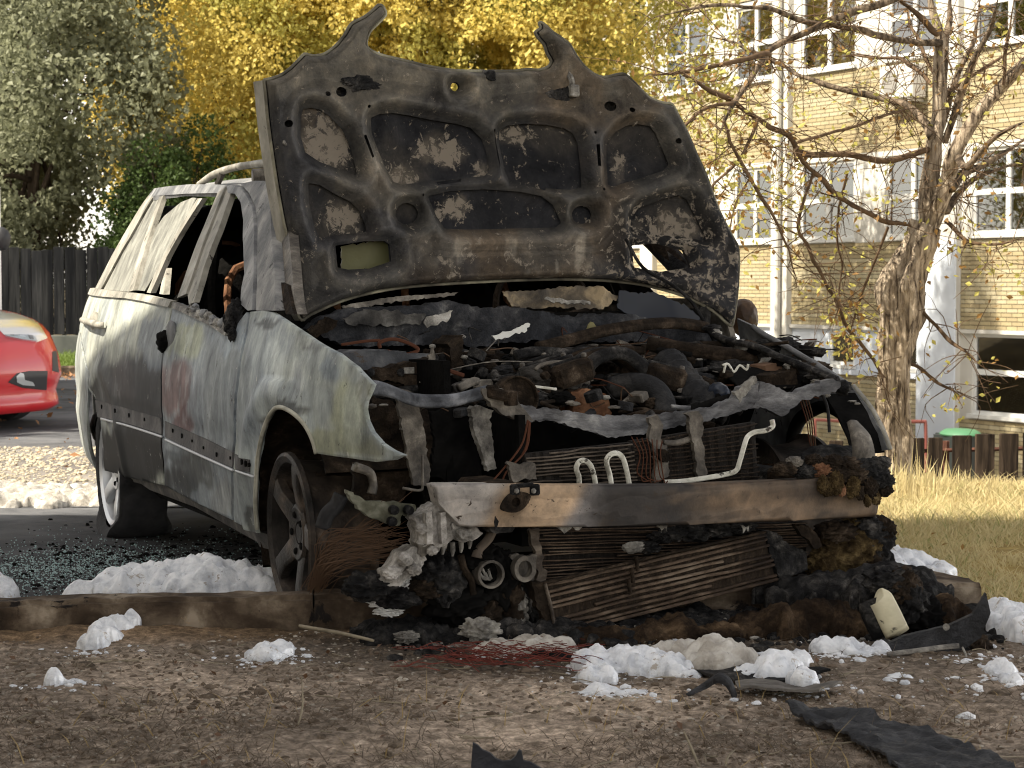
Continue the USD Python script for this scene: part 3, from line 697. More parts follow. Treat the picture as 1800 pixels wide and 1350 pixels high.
# ================================================================== house on the left outside the frame (its shadow covers the car's front)
HW = look('house_wall', [(.3, (.5, .46, .38)), (.7, (.6, .55, .46))], scale=2, world=True); HRF = look('house_roof', [(.3, (.16, .06, .04)), (.7, (.24, .10, .06))], scale=3, world=True, bump=.4, bscale=8)
hs = thing('apartment_house', 'tall flat roofed house with a lower gabled wing outside the frame on the left', 'house')
put('wall', [bx((-11.0, -3.41, 5.7), (10, 13.62, 12.0))], HW, hs); put('roof', [bx((-11.0, -3.41, 11.8), (10.0, 13.62, .3))], HRF, hs)
prof = Polygon([(3.40, -.3), (7.02, -.3), (7.02, 5.64), (3.40, 8.09)])
m = trimesh.creation.extrude_polygon(prof, 8, engine='earcut'); v = np.array(m.vertices)
put('wing_wall', (np.column_stack([-6.06 - v[:, 2], v[:, 0], v[:, 1]]), np.array(m.faces)[:, ::-1]), HW, hs)
a, b = np.array([3.40, 8.28]), np.array([7.06, 5.79])
v = np.array([[x, p[0], p[1] + dz] for x in (-6.0, -14.3) for p in (a, b) for dz in (0, -.14)])
put('wing_roof', (v, np.array([[0, 2, 6], [0, 6, 4], [1, 7, 3], [1, 5, 7], [0, 1, 3], [0, 3, 2], [4, 6, 7], [4, 7, 5], [2, 3, 7], [2, 7, 6], [0, 4, 5], [0, 5, 1]])), HRF, hs)
for k in range(3):
    for z in (1.6, 4.8, 8.0):
        o = put('window', [bx((-5.98, -8 + k * 4.4, z), (.08, 1.3, 1.5))], FRAME, hs); put('pane', [bx((-5.935, -8 + k * 4.4, z), (.012, 1.1, 1.3))], ACD, o)

# ================================================================== the burnt estate car
def _R(a, ax): return rotm(ax, math.degrees(a))
CQ = [-1.1888467936219098, -0.019575812684291743, 0.022957314636258944, 0.1741892224170958, 5.898901758773649, -1.0078651340302602]
CM = _R(CQ[0], 'z') @ _R(CQ[1], 'y') @ _R(CQ[2], 'x'); CT = np.array(CQ[3:]) + EYEP
def cl(px, py, ax, v):
    o = CM.T @ (EYEP - CT); d = CM.T @ ray(px, py); k = (v - o[ax]) / d[ax]; return o + k * d
def cw(p): return np.asarray(p) @ CM.T + CT
def c_inv(p): return (np.asarray(p) - CT) @ CM
def cpx(v):
    W = cw(v) - EYEP
    d = W[:, 1] * math.cos(PITCH) - W[:, 2] * math.sin(PITCH); u = W[:, 2] * math.cos(PITCH) + W[:, 1] * math.sin(PITCH)
    return np.stack([900 + FPX * W[:, 0] / d, 675 - FPX * u / d], -1)
G4 = np.eye(4); G4[:3, :3] = CM.T; G4[3, :3] = CT
car = thing('burnt_car', 'burnt out grey estate car with its bonnet standing open and its front wrecked', 'car', matrix=Gf.Matrix4d(*map(float, G4.ravel())))

ZW = np.array([[-.2, .80], [.15, .84], [.22, .87], [.30, .893], [.40, .905], [.47, .912], [.52, .905], [.56, .903], [.60, .908], [.70, .905], [.80, .89], [.90, .862], [.97, .838], [1.05, .80], [1.2, .735], [1.40, .635], [1.5, .57], [1.7, .45]])
_zz = np.linspace(-.2, 1.7, 400); _ww = np.interp(_zz, ZW[:, 0], ZW[:, 1]); _k = np.ones(9) / 9; _ww = np.convolve(np.pad(_ww, 4, 'edge'), _k, 'valid')
def ys(x, z):
    x, z = np.asarray(x, float), np.asarray(z, float)
    zr = z - .045 * sstep(-.8, -3.4, x)                                   # belt and strip rise to the rear
    w = np.interp(zr, _zz, _ww)
    w = w - .26 * np.maximum(x - .30, 0) ** 2 - .055 * np.maximum(-2.8 - x, 0) ** 2
    w = w + .018 * np.exp(-((np.hypot(x, z - .30) - .42) / .05) ** 2) * (x > -.5) * (z < .75)     # arch lip
    w = w + .014 * np.exp(-((np.hypot(x + 2.854, z - .30) - .42) / .05) ** 2) * (z < .8)
    return w
def side(px, py, off=0):
    v = .88
    for _ in range(12):
        p = cl(px, py, 1, -v); v = float(ys(p[0], p[2])) + off
    return cl(px, py, 1, -v)
def sidepoly(P):
    q = np.array([side(*p) for p in P]); return Polygon(q[:, [0, 2]])
def panel(name, P, mat, h=.016, th=.014, off=0, paint=None, holes=(), parent=None, label=None, sgn=-1, dent=0, smooth=35):
    g = sidepoly(P) if not isinstance(P, Polygon) else P
    for q in holes: g = g.difference(sidepoly(q))
    v2, f = grid_tri(g, h)
    y = sgn * (ys(v2[:, 0], v2[:, 1]) + off)
    V = np.column_stack([v2[:, 0], y, v2[:, 1]])
    if dent: V[:, 1] += dent * (meshkit.fbm(V * 5, 3, 4) - .5)
    V, f = thick(V, f if sgn > 0 else f[:, ::-1] if False else f, np.array([0, -sgn * th, 0]))
    if sgn > 0: f = f[:, ::-1]
    return put(name, (V, f), mat, parent or car, smooth=True if paint is not None else smooth, paint=None if paint is None else paint(V), label=label)

# ---- materials of the wreck
PAINTW = look('burnt_paint', [(.33, (.42, .42, .43)), (.45, (.8, .8, .8)), (.55, (1.1, 1.09, 1.05)), (.68, (1.6, 1.58, 1.5))], scale=11, detail=13, nrough=.74, stretch=(1, 1, .5), bump=.25, bscale=90,
              dist=.004, rough=.62, paint=True, spec=.15, fleck=[((.03, .028, .027), 26, .63), ((.42, .42, .39), 34, .645)])
GLOSSP = look('sooty_gloss_paint', [(.3, (.6, .6, .6)), (.5, (1, 1, 1)), (.7, (1.35, 1.33, 1.28))], scale=9, detail=10, stretch=(2, 2, .35), bump=.15, bscale=60, dist=.003, rough=.38, paint=True, spec=.5)
HOODM = look('hood_steel', [(.33, (.35, .35, .37)), (.45, (.8, .8, .8)), (.55, (1.15, 1.12, 1.06)), (.68, (2.1, 1.95, 1.75))], scale=9, detail=13, nrough=.76, bump=.7, bscale=110, dist=.006,
             rough=.8, paint=True, spec=.12, flake=((.20, .172, .138), 30), fleck=[((.010, .0095, .010), 30, .62), ((.22, .19, .15), 48, .68)])
CHAR = look('char_black', [(.35, (.004, .004, .0045)), (.48, (.012, .0118, .012)), (.57, (.036, .034, .032)), (.68, (.13, .12, .11))], scale=16, detail=12, nrough=.72, bump=1.0, bscale=60, dist=.012, rough=.75, spec=.10)
CHARB = look('char_brown', [(.35, (.006, .0045, .0035)), (.5, (.018, .013, .009)), (.6, (.045, .032, .022)), (.7, (.12, .095, .07))], scale=14, detail=12, nrough=.72, bump=1.0, bscale=60, dist=.01, rough=.85, spec=.08)
SOOT = look('soot_dull', [(.3, (.0025, .0025, .0025)), (.7, (.010, .0095, .009))], scale=9, bump=.8, bscale=40, rough=.95, spec=.03)
BARE = look('bare_scorched_steel', [(.33, (.018, .016, .014)), (.45, (.065, .057, .048)), (.56, (.13, .115, .095)), (.68, (.28, .255, .215))], scale=12, detail=12, nrough=.7, bump=.5, bscale=80, dist=.005, rough=.6, spec=.4, metallic=.25)
ASHM = look('ash_aluminium', [(.33, (.035, .032, .028)), (.45, (.12, .112, .10)), (.56, (.24, .228, .20)), (.68, (.42, .40, .37))], scale=14, detail=12, nrough=.7, bump=.8, bscale=60, dist=.012, rough=.7, spec=.4)
RUST = look('rust', [(.3, (.06, .025, .012)), (.5, (.13, .062, .032)), (.7, (.24, .13, .07))], scale=18, detail=12, bump=.8, bscale=70, dist=.006, rough=.92)
WHITEP = look('white_scorched_pipe', [(.35, (.20, .19, .16)), (.46, (.44, .43, .37)), (.6, (.60, .59, .53))], scale=16, bump=.4, bscale=90, rough=.6, detail=10, fleck=((.05, .042, .035), 22, .58))
RIMM = look('scorched_rim', [(.33, (.008, .007, .006)), (.48, (.024, .02, .017)), (.58, (.055, .043, .034)), (.7, (.14, .105, .08))], scale=8, detail=10, bump=.4, bscale=70, rough=.55, metallic=.3)
SILV = flat('silver_alloy', (.42, .43, .44), .35, .6)
RUBB = look('rubber', [(.3, (.012, .012, .013)), (.7, (.035, .034, .034))], scale=12, bump=.7, bscale=50, rough=.85)
COPP = flat('copper_wire', (.065, .026, .015), .8, spec=.08)
STEELW = flat('steel_wire', (.070, .043, .027), .8, spec=.08)
DGLASS = usdkit.material(stage, '/World/Looks/sooty_glass', {'p': ('principled_bsdf', {'base_color': (.014, .018, .028), 'roughness': .3, 'specular_ior_level': .25})}, [], surface='p.BSDF')
FOAMG = look('foamed_glass', [(.35, (.10, .10, .09)), (.5, (.17, .17, .15)), (.65, (.26, .26, .23))], scale=8, detail=10, bump=.5, bscale=60, rough=.7, stretch=(2, 2, .6))

def mixblobs(V, base, blobs, seed=0, warp=36):
    """Soot, paint and some painted light and shade laid on in blotches: (px, py, rx, ry, colour, strength) measured on the body."""
    p = cpx(V); P3 = V * 1.0
    w = (meshkit.fbm(P3 * [5, 5, 4] + seed, 6, seed) - .5); w2 = (meshkit.fbm(P3 * [6, 6, 3] + 9 + seed, 6, seed + 3) - .5)
    q = p + np.stack([w, w2], -1) * warp * 2
    c = np.repeat(np.array(base, float)[None], len(V), 0)
    for (x, y, rx, ry, col, s) in blobs:
        d = np.hypot((q[:, 0] - x) / rx, (q[:, 1] - y) / ry); a = (s * (1 - sstep(.72, 1.06, d)))[:, None]
        c = c * (1 - a) + np.array(col) * a
    return c
def streak(V, c, amt, fx=22, fz=1.6, seed=0, tint=(.94, 1, 1.06)):
    wv = .09 * (meshkit.fbm(V * 2.2 + seed, 3, seed) - .5)
    n = meshkit.fbm(np.column_stack([(V[:, 0] + wv * 2) * fx, V[:, 1] * 3, V[:, 2] * fz]), 5, seed)
    b = meshkit.fbm(V * [7, 3, 5] + 3 * seed, 5, seed + 1); n = .5 * n + .5 * b
    bl = sstep(.50, .62, meshkit.fbm(V * [4, 3, 3] + 7 + seed, 5, seed + 4))[:, None]; c = c * (1 - .35 * bl) + .35 * bl * np.array([.20, .225, .26]) * (c.mean(1, keepdims=True) / .3)
    fl = sstep(.58, .63, meshkit.fbm(V * [13, 5, 8] + 1 + seed, 5, seed + 8))[:, None]; c = c * (1 - .28 * fl) + .28 * fl * np.array([.52, .53, .52]) * np.clip(c.mean(1, keepdims=True) / .2, 0, 1)
    c = c * np.clip(.30 + 1.40 * c.mean(1, keepdims=True) / .34, .3, 1.15)
    return np.clip(.70 * c * (1 + amt * (sstep(.35, .75, n) * 2 - .8))[:, None] * np.array(tint), .004, .8)

PALE, OLIVE, BLUEG, SOOTC, REDC, WARM = (.44, .45, .42), (.33, .33, .21), (.20, .22, .25), (.045, .042, .04), (.20, .085, .075), (.42, .40, .29)
FENDER = [(440, 548), (462, 546), (478, 549), (497, 561), (540, 590), (595, 622), (625, 645), (653, 676), (648, 690), (641, 705), (639, 720), (643, 740), (652, 760), (668, 780), (683, 792), (698, 801),
          (685, 809), (660, 812), (620, 806), (575, 800), (555, 797), (548, 772), (535, 747), (518, 729), (500, 718), (488, 716), (478, 722), (468, 740), (459, 768), (452, 805), (449, 850), (448, 890), (451, 937), (412, 917), (411, 860), (411, 817), (413, 790), (415, 740), (419, 680), (427, 620), (436, 580)]
def pf(V):
    c = mixblobs(V, (.36, .37, .33), [(470, 600, 50, 70, (.40, .42, .42), .9), (480, 640, 28, 60, (.56, .58, .55), .8), (440, 720, 30, 120, (.30, .32, .33), .8), (560, 640, 60, 40, (.36, .38, .36), .7), (620, 720, 40, 60, (.36, .36, .24), .75),
        (560, 720, 30, 50, (.27, .29, .29), .6), (600, 780, 70, 25, (.30, .30, .20), .8), (530, 660, 22, 34, (.52, .53, .50), .7), (660, 790, 30, 18, (.22, .21, .14), .7), (430, 880, 30, 60, (.24, .25, .25), .8), (585, 655, 16, 26, (.22, .25, .28), .7), (505, 725, 60, 12, (.10, .095, .08), .8), (465, 560, 26, 10, (.10, .10, .10), .8), (445, 920, 14, 40, (.09, .085, .08), .8), (560, 600, 34, 8, (.13, .13, .125), .7), (640, 690, 14, 40, (.20, .19, .13), .7)], 2)
    return streak(V, c, .22, 12, 3.0, 3)
panel('front_fender', FENDER, PAINTW, .011, .012, paint=pf, label='pale ash streaked front fender with a curved headlamp cut-out')
FDOOR = [(306, 533), (340, 549), (375, 564), (402, 581), (412, 577), (424, 560), (433, 549), (437, 553), (433, 580), (423, 620), (415, 680), (411, 740), (409, 790), (407, 817), (407, 860), (408, 914), (350, 886), (290, 854), (289, 815), (287, 735), (285, 680), (286, 640), (292, 600), (299, 565)]
def pd(V):
    c = mixblobs(V, (.28, .295, .30), [(330, 600, 40, 36, (.40, .40, .27), .8), (400, 590, 30, 30, (.36, .40, .44), .7), (310, 680, 30, 50, (.22, .12, .11), .8), (325, 735, 22, 30, (.20, .09, .085), .8), (345, 690, 9, 40, (.22, .10, .09), .6),
        (350, 690, 22, 70, (.34, .355, .36), .8), (395, 720, 26, 80, (.30, .32, .33), .7), (370, 660, 24, 80, (.40, .415, .41), .6), (350, 800, 80, 16, (.10, .10, .105), .6), (335, 835, 46, 40, (.10, .097, .09), .8), (395, 880, 30, 40, (.26, .25, .23), .6), (310, 860, 30, 40, (.07, .066, .06), .7)], 5)
    return streak(V, c, .30, 13, 1.8, 6)
panel('front_door', FDOOR, PAINTW, .012, .03, paint=pd, label='ash grey front door with rusty red burn streaks')
RDOOR = [(160, 512), (200, 516), (250, 523), (304, 533), (297, 565), (290, 600), (284, 640), (283, 680), (285, 735), (287, 815), (288, 853), (233, 841), (201, 831), (184, 827), (182, 790), (177, 740), (170, 703), (157, 657), (149, 622), (142, 590), (139, 565), (141, 548), (150, 530)]
def pr(V):
    c = mixblobs(V, (.40, .395, .33), [(230, 575, 70, 40, (.46, .45, .38), .8), (250, 700, 80, 90, (.050, .050, .055), .97), (270, 600, 26, 50, (.20, .22, .25), .7), (190, 690, 40, 60, (.08, .073, .068), .9), (230, 805, 95, 60, (.022, .020, .019), .98), (215, 660, 30, 40, (.12, .10, .10), .6), (160, 610, 20, 50, (.30, .29, .25), .5)], 8)  # upper cream patch carries sunlight; dark lower blotches mix soot with shade
    return streak(V, c, .25, 11, 2.0, 9)
panel('rear_door', RDOOR, PAINTW, .013, .03, paint=pr, label='sunlit rear door, soot and painted shade below, pale with painted sun above')
# quarter panel, mostly turned away from the camera
a = side(139, 565); zz_ = [(-3.10, .33), (-3.16, .48), (-3.22, .60), (-3.32, .70), (-3.40, .86), (-3.46, .96), (-3.50, 1.06), (-4.0, 1.08), (-4.04, .8), (-4.0, .5), (-3.95, .30), (-3.3, .26), (-3.27, .33), (-3.19, .5)]
lo = side(183, 828); up = side(170, 703)
QP = Polygon([(up[0] - .012, up[2]), (side(157, 657)[0] - .012, side(157, 657)[2]), (side(142, 590)[0] - .012, side(142, 590)[2]), (side(150, 530)[0] - .02, side(150, 530)[2]), (-4.0, 1.10), (-4.05, .8), (-4.0, .5), (-3.95, .30), (-3.27, .24), (-3.28, .40), (-3.30, .55), (-3.22, .68)])
panel('quarter_panel', QP, PAINTW, .02, .012, paint=lambda V: streak(V, np.repeat([[.36, .36, .32]], len(V), 0), .4, 12, 1.6, 1))

# belt moulding, window frames and glass remains
def strip(name, P, mat, off=.006, th=.022, label=None, h=.03): return panel(name, P, mat, h, th, off, label=label)
PALEM = look('pale_frame', [(.33, (.12, .115, .095)), (.45, (.21, .20, .17)), (.56, (.29, .275, .235)), (.68, (.40, .385, .34))], scale=10, detail=10, bump=.4, bscale=70, rough=.6, stretch=(1, 1, .5), fleck=((.04, .035, .03), 22, .6))
GREYM = look('grey_frame', [(.33, (.07, .072, .076)), (.5, (.14, .143, .147)), (.66, (.27, .27, .265))], scale=10, detail=10, bump=.4, bscale=70, rough=.6, stretch=(1, 1, .5), fleck=((.025, .025, .025), 22, .6))
strip('belt_moulding', [(160, 507), (168, 506), (227, 514), (258, 518), (306, 529), (300, 540), (255, 529), (225, 524), (157, 516)], PALEM, .012)
strip('belt_moulding', [(308, 531), (345, 548), (380, 563), (404, 578), (400, 590), (375, 573), (340, 556), (306, 541)], ASHM, .010)
Z8 = lambda L: [(120 + x / 3.97, 280 + y / 3.97) for x, y in L]
strip('roof_frame', Z8([(560, 252), (600, 203), (700, 188), (850, 174), (1000, 176), (1110, 180), (1105, 200), (1050, 236), (960, 236), (820, 240), (650, 252), (575, 262)]), GREYM, 0)
strip('rear_pillar', Z8([(560, 252), (592, 262), (430, 540), (226, 908), (186, 902), (300, 680)]), PALEM, .0)
strip('quarter_glass', Z8([(594, 262), (650, 254), (420, 925), (228, 908), (432, 540)]), FOAMG, -.012, .006, label='side pane turned white and foamy by the heat')
strip('window_bar', Z8([(640, 262), (668, 252), (455, 915), (418, 926)]), PALEM, .002)
strip('rear_glass', Z8([(560, 520), (640, 400), (760, 300), (840, 268), (868, 272), (770, 480), (640, 700), (505, 920), (460, 914), (540, 640)]), FOAMG, -.015, .006, label='left over piece of whitened rear door glass')
strip('window_bar', Z8([(895, 272), (928, 272), (800, 470), (680, 680), (600, 860), (566, 934), (540, 930), (600, 790), (720, 560)]), PALEM, -.004)
strip('window_bar', Z8([(650, 760), (640, 860), (632, 945), (600, 940), (615, 860)]), PALEM, -.02)
strip('middle_pillar', Z8([(1052, 236), (1108, 190), (985, 500), (830, 940), (770, 968), (850, 740), (960, 460)]), PALEM, .006)
strip('middle_pillar', Z8([(1112, 190), (1136, 184), (1130, 240), (1040, 500), (940, 760), (870, 1000), (838, 1012), (830, 950), (990, 500)]), PALEM, -.002)
strip('door_frame', Z8([(1112, 186), (1150, 178), (1205, 196), (1255, 260), (1292, 340), (1306, 500), (1302, 760), (1292, 1050), (1262, 1056), (1210, 1010), (1215, 900), (1236, 800), (1228, 600), (1228, 420), (1210, 300), (1170, 240), (1122, 236)]), GREYM, .004)
strip('front_pillar', Z8([(1200, 170), (1300, 150), (1395, 150), (1412, 400), (1424, 600), (1440, 800), (1446, 1056), (1312, 1056), (1318, 760), (1322, 500), (1306, 330), (1262, 236)]), look('front_pillar_paint', [(.33, (.075, .078, .082)), (.5, (.15, .15, .15)), (.66, (.28, .275, .26))], scale=9, detail=12, bump=.5, bscale=60, rough=.65, fleck=((.02, .02, .02), 24, .6)), .0, .05)
strip('windscreen_frame', Z8([(1398, 152), (1466, 160), (1474, 420), (1490, 700), (1500, 860), (1530, 1084), (1452, 1076), (1444, 800), (1428, 600), (1414, 400)]), BARE, -.03, .03)
strip('pillar_root', Z8([(1440, 860), (1485, 880), (1500, 960), (1530, 1084), (1470, 1082)]), CHARB, -.02, .03)
# rubbing strip channels with their clip holes
CHAN = look('strip_channel', [(.35, (.018, .017, .018)), (.5, (.04, .038, .038)), (.66, (.085, .08, .078))], scale=9, bump=.3, bscale=60, rough=.6)
for P in ([(168, 703), (190, 708), (283, 735), (285, 752), (285, 763), (200, 738), (172, 733)], [(291, 740), (360, 770), (410, 795), (410, 822), (345, 795), (291, 768)], [(414, 798), (440, 808), (440, 830), (414, 822)]):
    strip('strip_channel', P, CHAN, .003, .010)
for px, py in ((179, 715), (202, 722), (227, 730), (254, 737), (304, 757), (320, 766), (338, 775), (358, 787), (381, 799), (405, 805), (425, 812), (432, 815), (438, 817)):
    p = side(px, py, .004); _r = .0045 + .0045 * ((px * 37 + py * 11) % 10) / 10; v, f = lathe([(0, -.003), (_r, -.003), (_r * .9, .003), (0, .003)], 7, 'y'); v[:, 2] *= 1.4 - .5 * ((px * 13) % 7) / 7; put('clip_hole', (v + p, f), SOOT, car)
def edge(name, P, r, mat, off=.006): put(name, tube([side(x, y, off) for x, y in P], r, 6, 4), mat, car, smooth=True)
CREASE = flat('crease_edge', (.36, .37, .38), .4)
edge('crease', [(178, 736), (230, 750), (285, 768)], .0045, CREASE); edge('crease', [(291, 773), (350, 800), (410, 827)], .0045, CREASE); edge('crease', [(414, 828), (446, 838)], .004, CREASE)
edge('arch_lip', [(452, 930), (449, 890), (450, 850), (453, 805), (460, 768), (469, 740), (479, 722), (489, 716), (501, 718), (519, 729), (536, 747), (549, 772), (556, 797)], .007, look('lip_paint', [(.3, (.18, .175, .14)), (.7, (.42, .41, .34))], scale=14, rough=.6), .0)
# door handles
HAND = PALEM
p = side(166, 566, .0)
v, f = blob((0, 0, 0), (.075, .022, .045), 3, .05, 3); put('handle_cup', (v + p + [0, .004, 0], f), HAND, car, smooth=True)
put('handle', tube([side(145, 562, .012), side(155, 566, .034), side(172, 571, .034), side(183, 572, .012)], [.014, .016, .015, .014], 10, 4, wob=.006), HAND, car, smooth=True)
v, f = blob((0, 0, 0), (.055, .030, .042), 3, .3, 3, 4); put('handle_hole', (v + side(290, 600, .004), f), SOOT, car, smooth=True)
v, f = blob((0, 0, 0), (.07, .016, .06), 3, .1, 3, 5); put('handle_cup', (v + side(302, 592, -.004), f), GREYM, car, smooth=True)
# mirror stump and rags on the door edge
for k, (px, py, s) in enumerate(((411, 556, .032), (407, 572, .028), (415, 540, .024), (402, 562, .022), (408, 588, .018))):
    v, f = blob((0, 0, 0), (s, s * .8, s * 1.2), 3, .45, 3.5, k); put('mirror_stump', (v + side(px, py, .012), f), CHAR, car, smooth=True)
for k in range(9):
    r = random.Random(k); px = 335 + k * 8; py = 541 + k * 4.2
    v, f = blob((0, 0, 0), (.05, .012, .018), 2, .5, 3, k + 20); put('glass_flake', (v + side(px, py + r.uniform(-3, 4), .006), f), (ASHM, GREYM)[k % 2], car, smooth=30)
# sill
SILLM = look('sill', [(.3, (.02, .018, .017)), (.5, (.06, .055, .05)), (.75, (.17, .155, .135))], scale=8, detail=10, bump=.6, bscale=60, rough=.7)
strip('sill', [(200, 832), (232, 843), (290, 856), (350, 888), (412, 919), (452, 940), (474, 955), (474, 975), (420, 945), (330, 893), (250, 862), (236, 852)], SILLM, -.03, .06)
put('underbody', [bx((-2.1, 0, .24), (3.4, 1.5, .10), bev=.02)], SOOT, car)

# ---- greenhouse far side, roof, tail, floor
def half(x, z, s): return np.array([x, s * float(ys(x, z)), z])
rx = np.linspace(-1.30, -3.02, 24); ry = np.linspace(-1, 1, 21)
X, Yq = np.meshgrid(rx, ry, indexing='ij')
_rp = sorted([tuple(cl(x, y, 1, -.60)[[0, 2]]) for x, y in ((446, 318), (397, 323), (334, 323), (271, 333))])
zr_ = np.interp(X, [q[0] for q in _rp], [q[1] for q in _rp]) + .035 * (1 - Yq ** 2) - .03 * np.abs(Yq) ** 8 
V = np.stack([X, Yq * .62, zr_], -1).reshape(-1, 3); i, j = np.meshgrid(np.arange(23), np.arange(20), indexing='ij'); a = (i * 21 + j).ravel()
F = np.vstack([np.stack([a, a + 1, a + 22], 1), np.stack([a, a + 22, a + 21], 1)])
put('roof', thick(V, F[:, ::-1], (0, 0, -.02)), GREYM, car, smooth=40)
for s in (-1, 1):
    Q = np.array([cl(x, y, 1, -.575) for x, y in ((478, 300), (470, 288), (440, 290), (410, 295), (378, 306), (350, 324))]); Q[:, 1] = s * .575
    rl = put('roof_rail', tube(Q, [.018, .016, .014, .014, .016, .012], 8, 5), PALEM if s < 0 else BARE, car, smooth=True)
    p0 = cl(392, 303, 1, -.575); p1 = cl(383, 322, 1, -.575); p0[1] = p1[1] = s * .575
    put('foot', tube([p0, p1], .014, 6), BARE, rl)
for nm, x0, x1 in (('far_door', -.52, -1.6), ('far_door', -1.615, -2.75), ('far_quarter_panel', -2.77, -4.0)):
    g = Polygon([(x0, .27), (x0, .95), (x1, .97 + .02 * (x1 < -2)), (x1, .27)])
    if x1 < -2.5: g = g.difference(shapely.Point(-2.854, .30).buffer(.37))
    panel(nm, g, BARE, .05, .02, sgn=1)
for (xa, xb, w) in ((-.55, -1.28, .035), (-1.66, -1.75, .05), (-2.72, -2.85, .045), (-3.55, -3.4, .06), (-3.98, -3.80, .07)):
    put('far_pillar', tube([half(xa, .95, 1) - [0, .02, 0], half((xa * .55 + xb * .45), 1.2, 1) - [0, .02, 0], half(xb, 1.43, 1)], w, 6, 4), CHARB, car, smooth=True)
put('roof_frame', tube([half(-1.28, 1.42, 1), half(-2.2, 1.46, 1), half(-3.8, 1.45, 1)], .03, 6, 4), CHARB, car)
put('tailgate', [bx((-4.0, 0, .62), (.06, 1.5, .62), bev=.02)], GREYM, car)
put('tailgate_frame', [bx((-3.05, .0, 1.40), (.1, 1.15, .05), bev=.01)], GREYM, car)
for s in (-1, 1): put('tail_pillar', tube([(-3.05, s * .58, 1.40), (-3.5, s * .64, 1.2), (-3.95, s * .72, .93)], .035, 6, 4), GREYM, car, smooth=True)
put('rear_bumper', [tube([(-3.7, -.70, .42), (-3.98, -.62, .42), (-4.06, 0, .42), (-3.98, .70, .42), (-3.6, .80, .42)], .10, 10, 5)], CHARB, car, smooth=True)
put('firewall', [bx((-.50, 0, .62), (.03, 1.5, .60))], SOOT, car); put('parcel_floor', [bx((-2.9, 0, .55), (1.6, 1.4, .03))], SOOT, car)
put('headliner', [bx((-2.2, 0, 1.375), (1.6, 1.12, .01))], SOOT, car)
_tg = np.array([(-3.05, y, 1.39) for y in np.linspace(-.58, .58, 9)] + [(-3.94, y * 1.2, .94) for y in np.linspace(-.58, .58, 9)]); _i = np.arange(8); put('sooty_rear_window', thick(_tg, np.vstack([np.stack([_i, _i + 1, _i + 10], 1), np.stack([_i, _i + 10, _i + 9], 1)]), (.006, 0, .01)), SOOT, car)  # opaque tailgate pane added to keep the cabin black
put('rear_seat_back', blob((-2.62, .0, .86), (.10, .70, .40), 4, .22, 2.5, 31), SOOT, car, smooth=True)
put('load_cover', blob((-3.2, .1, 1.0), (.45, .62, .12), 4, .3, 2.5, 32), SOOT, car, smooth=True)
for xa, xb in ((-1.72, -2.70), (-2.84, -3.45)):  # opaque far panes added so the cabin reads black through the near windows
    g = Polygon([(xa, .94), (xa - .10, 1.40), (xb + .02, 1.40), (xb, .96)]); panel('sooty_far_window', g, SOOT, .08, .004, -.03, sgn=1)
panel('sooty_far_window', Polygon([(-.95, .94), (-1.35, 1.38), (-1.62, 1.40), (-1.60, .94)]), SOOT, .08, .004, -.03, sgn=1)
put('sagging_headliner', blob((-2.0, .1, 1.30), (.7, .5, .07), 4, .4, 2.5, 33), SOOT, car, smooth=True)
# windscreen surround and header
put('header_rail', tube([(-1.27, -.62, 1.42), (-1.22, 0, 1.46), (-1.27, .62, 1.42)], .035, 8, 5), BARE, car, smooth=True)
put('far_front_pillar', tube([(-.52, .80, .93), (-.9, .73, 1.2), (-1.27, .62, 1.42)], .04, 8, 5), CHAR, car, smooth=True)
# seats: burnt frames with rags
def seat(x, y):
    o = UsdGeom.Xform.Define(stage, free(path_of(car) + '/seat')).GetPrim()
    put('backrest', [tube([(x, y - .22, .45), (x - .10, y - .22, .85), (x - .18, y - .17, 1.12), (x - .18, y + .17, 1.12), (x - .10, y + .22, .85), (x, y + .22, .45)], .016, 6, 4)], RUST, o)
    v, f = blob((x - .07, y, .78), (.05, .21, .30), 3, .35, 2.5, int(abs(x * 9) + 3)); put('padding', (v, f), SOOT, o, smooth=True)
    put('cushion', blob((x + .25, y, .45), (.28, .24, .09), 3, .3, 2.5, 8), SOOT, o, smooth=True)
    put('headrest', [tube([(x - .18, y - .07, 1.12), (x - .2, y - .07, 1.24), (x - .2, y + .07, 1.24), (x - .18, y + .07, 1.12)], .010, 6, 4)], RUST, o)
for q in ((-1.75, -.36), (-1.75, .36), (-2.65, -.36), (-2.65, .36)): seat(*q)
sw = [( -.98 - .06 * math.sin(t), .36 + .185 * math.cos(t), .93 + .17 * math.sin(t)) for t in np.linspace(0, 2 * np.pi, 20)]
put('steering_wheel', [tube(sw, .012, 6, 2), tube([(-.98, .18, .93), (-.9, .36, .90), (-.98, .54, .93)], .012, 6, 3), tube([(-.9, .36, .9), (-.6, .36, .72)], .02, 8)], CHARB, car)
put('dashboard', blob((-.72, 0, .80), (.16, .66, .12), 4, .25, 3, 4), CHARB, car, smooth=True)
for k in range(5):
    put('seat_belt', tube([half(-1.8 + k * .02, 1.30, -1) + [0, .06, 0], (-1.72 - .1 * k, -.68 + .02 * k, 1.0), (-1.7 - .2 * k, -.66, .7)], .012, 4, 4, prof=lambda a, t: .3 + .9 * abs(np.cos(a))), SOOT, car)

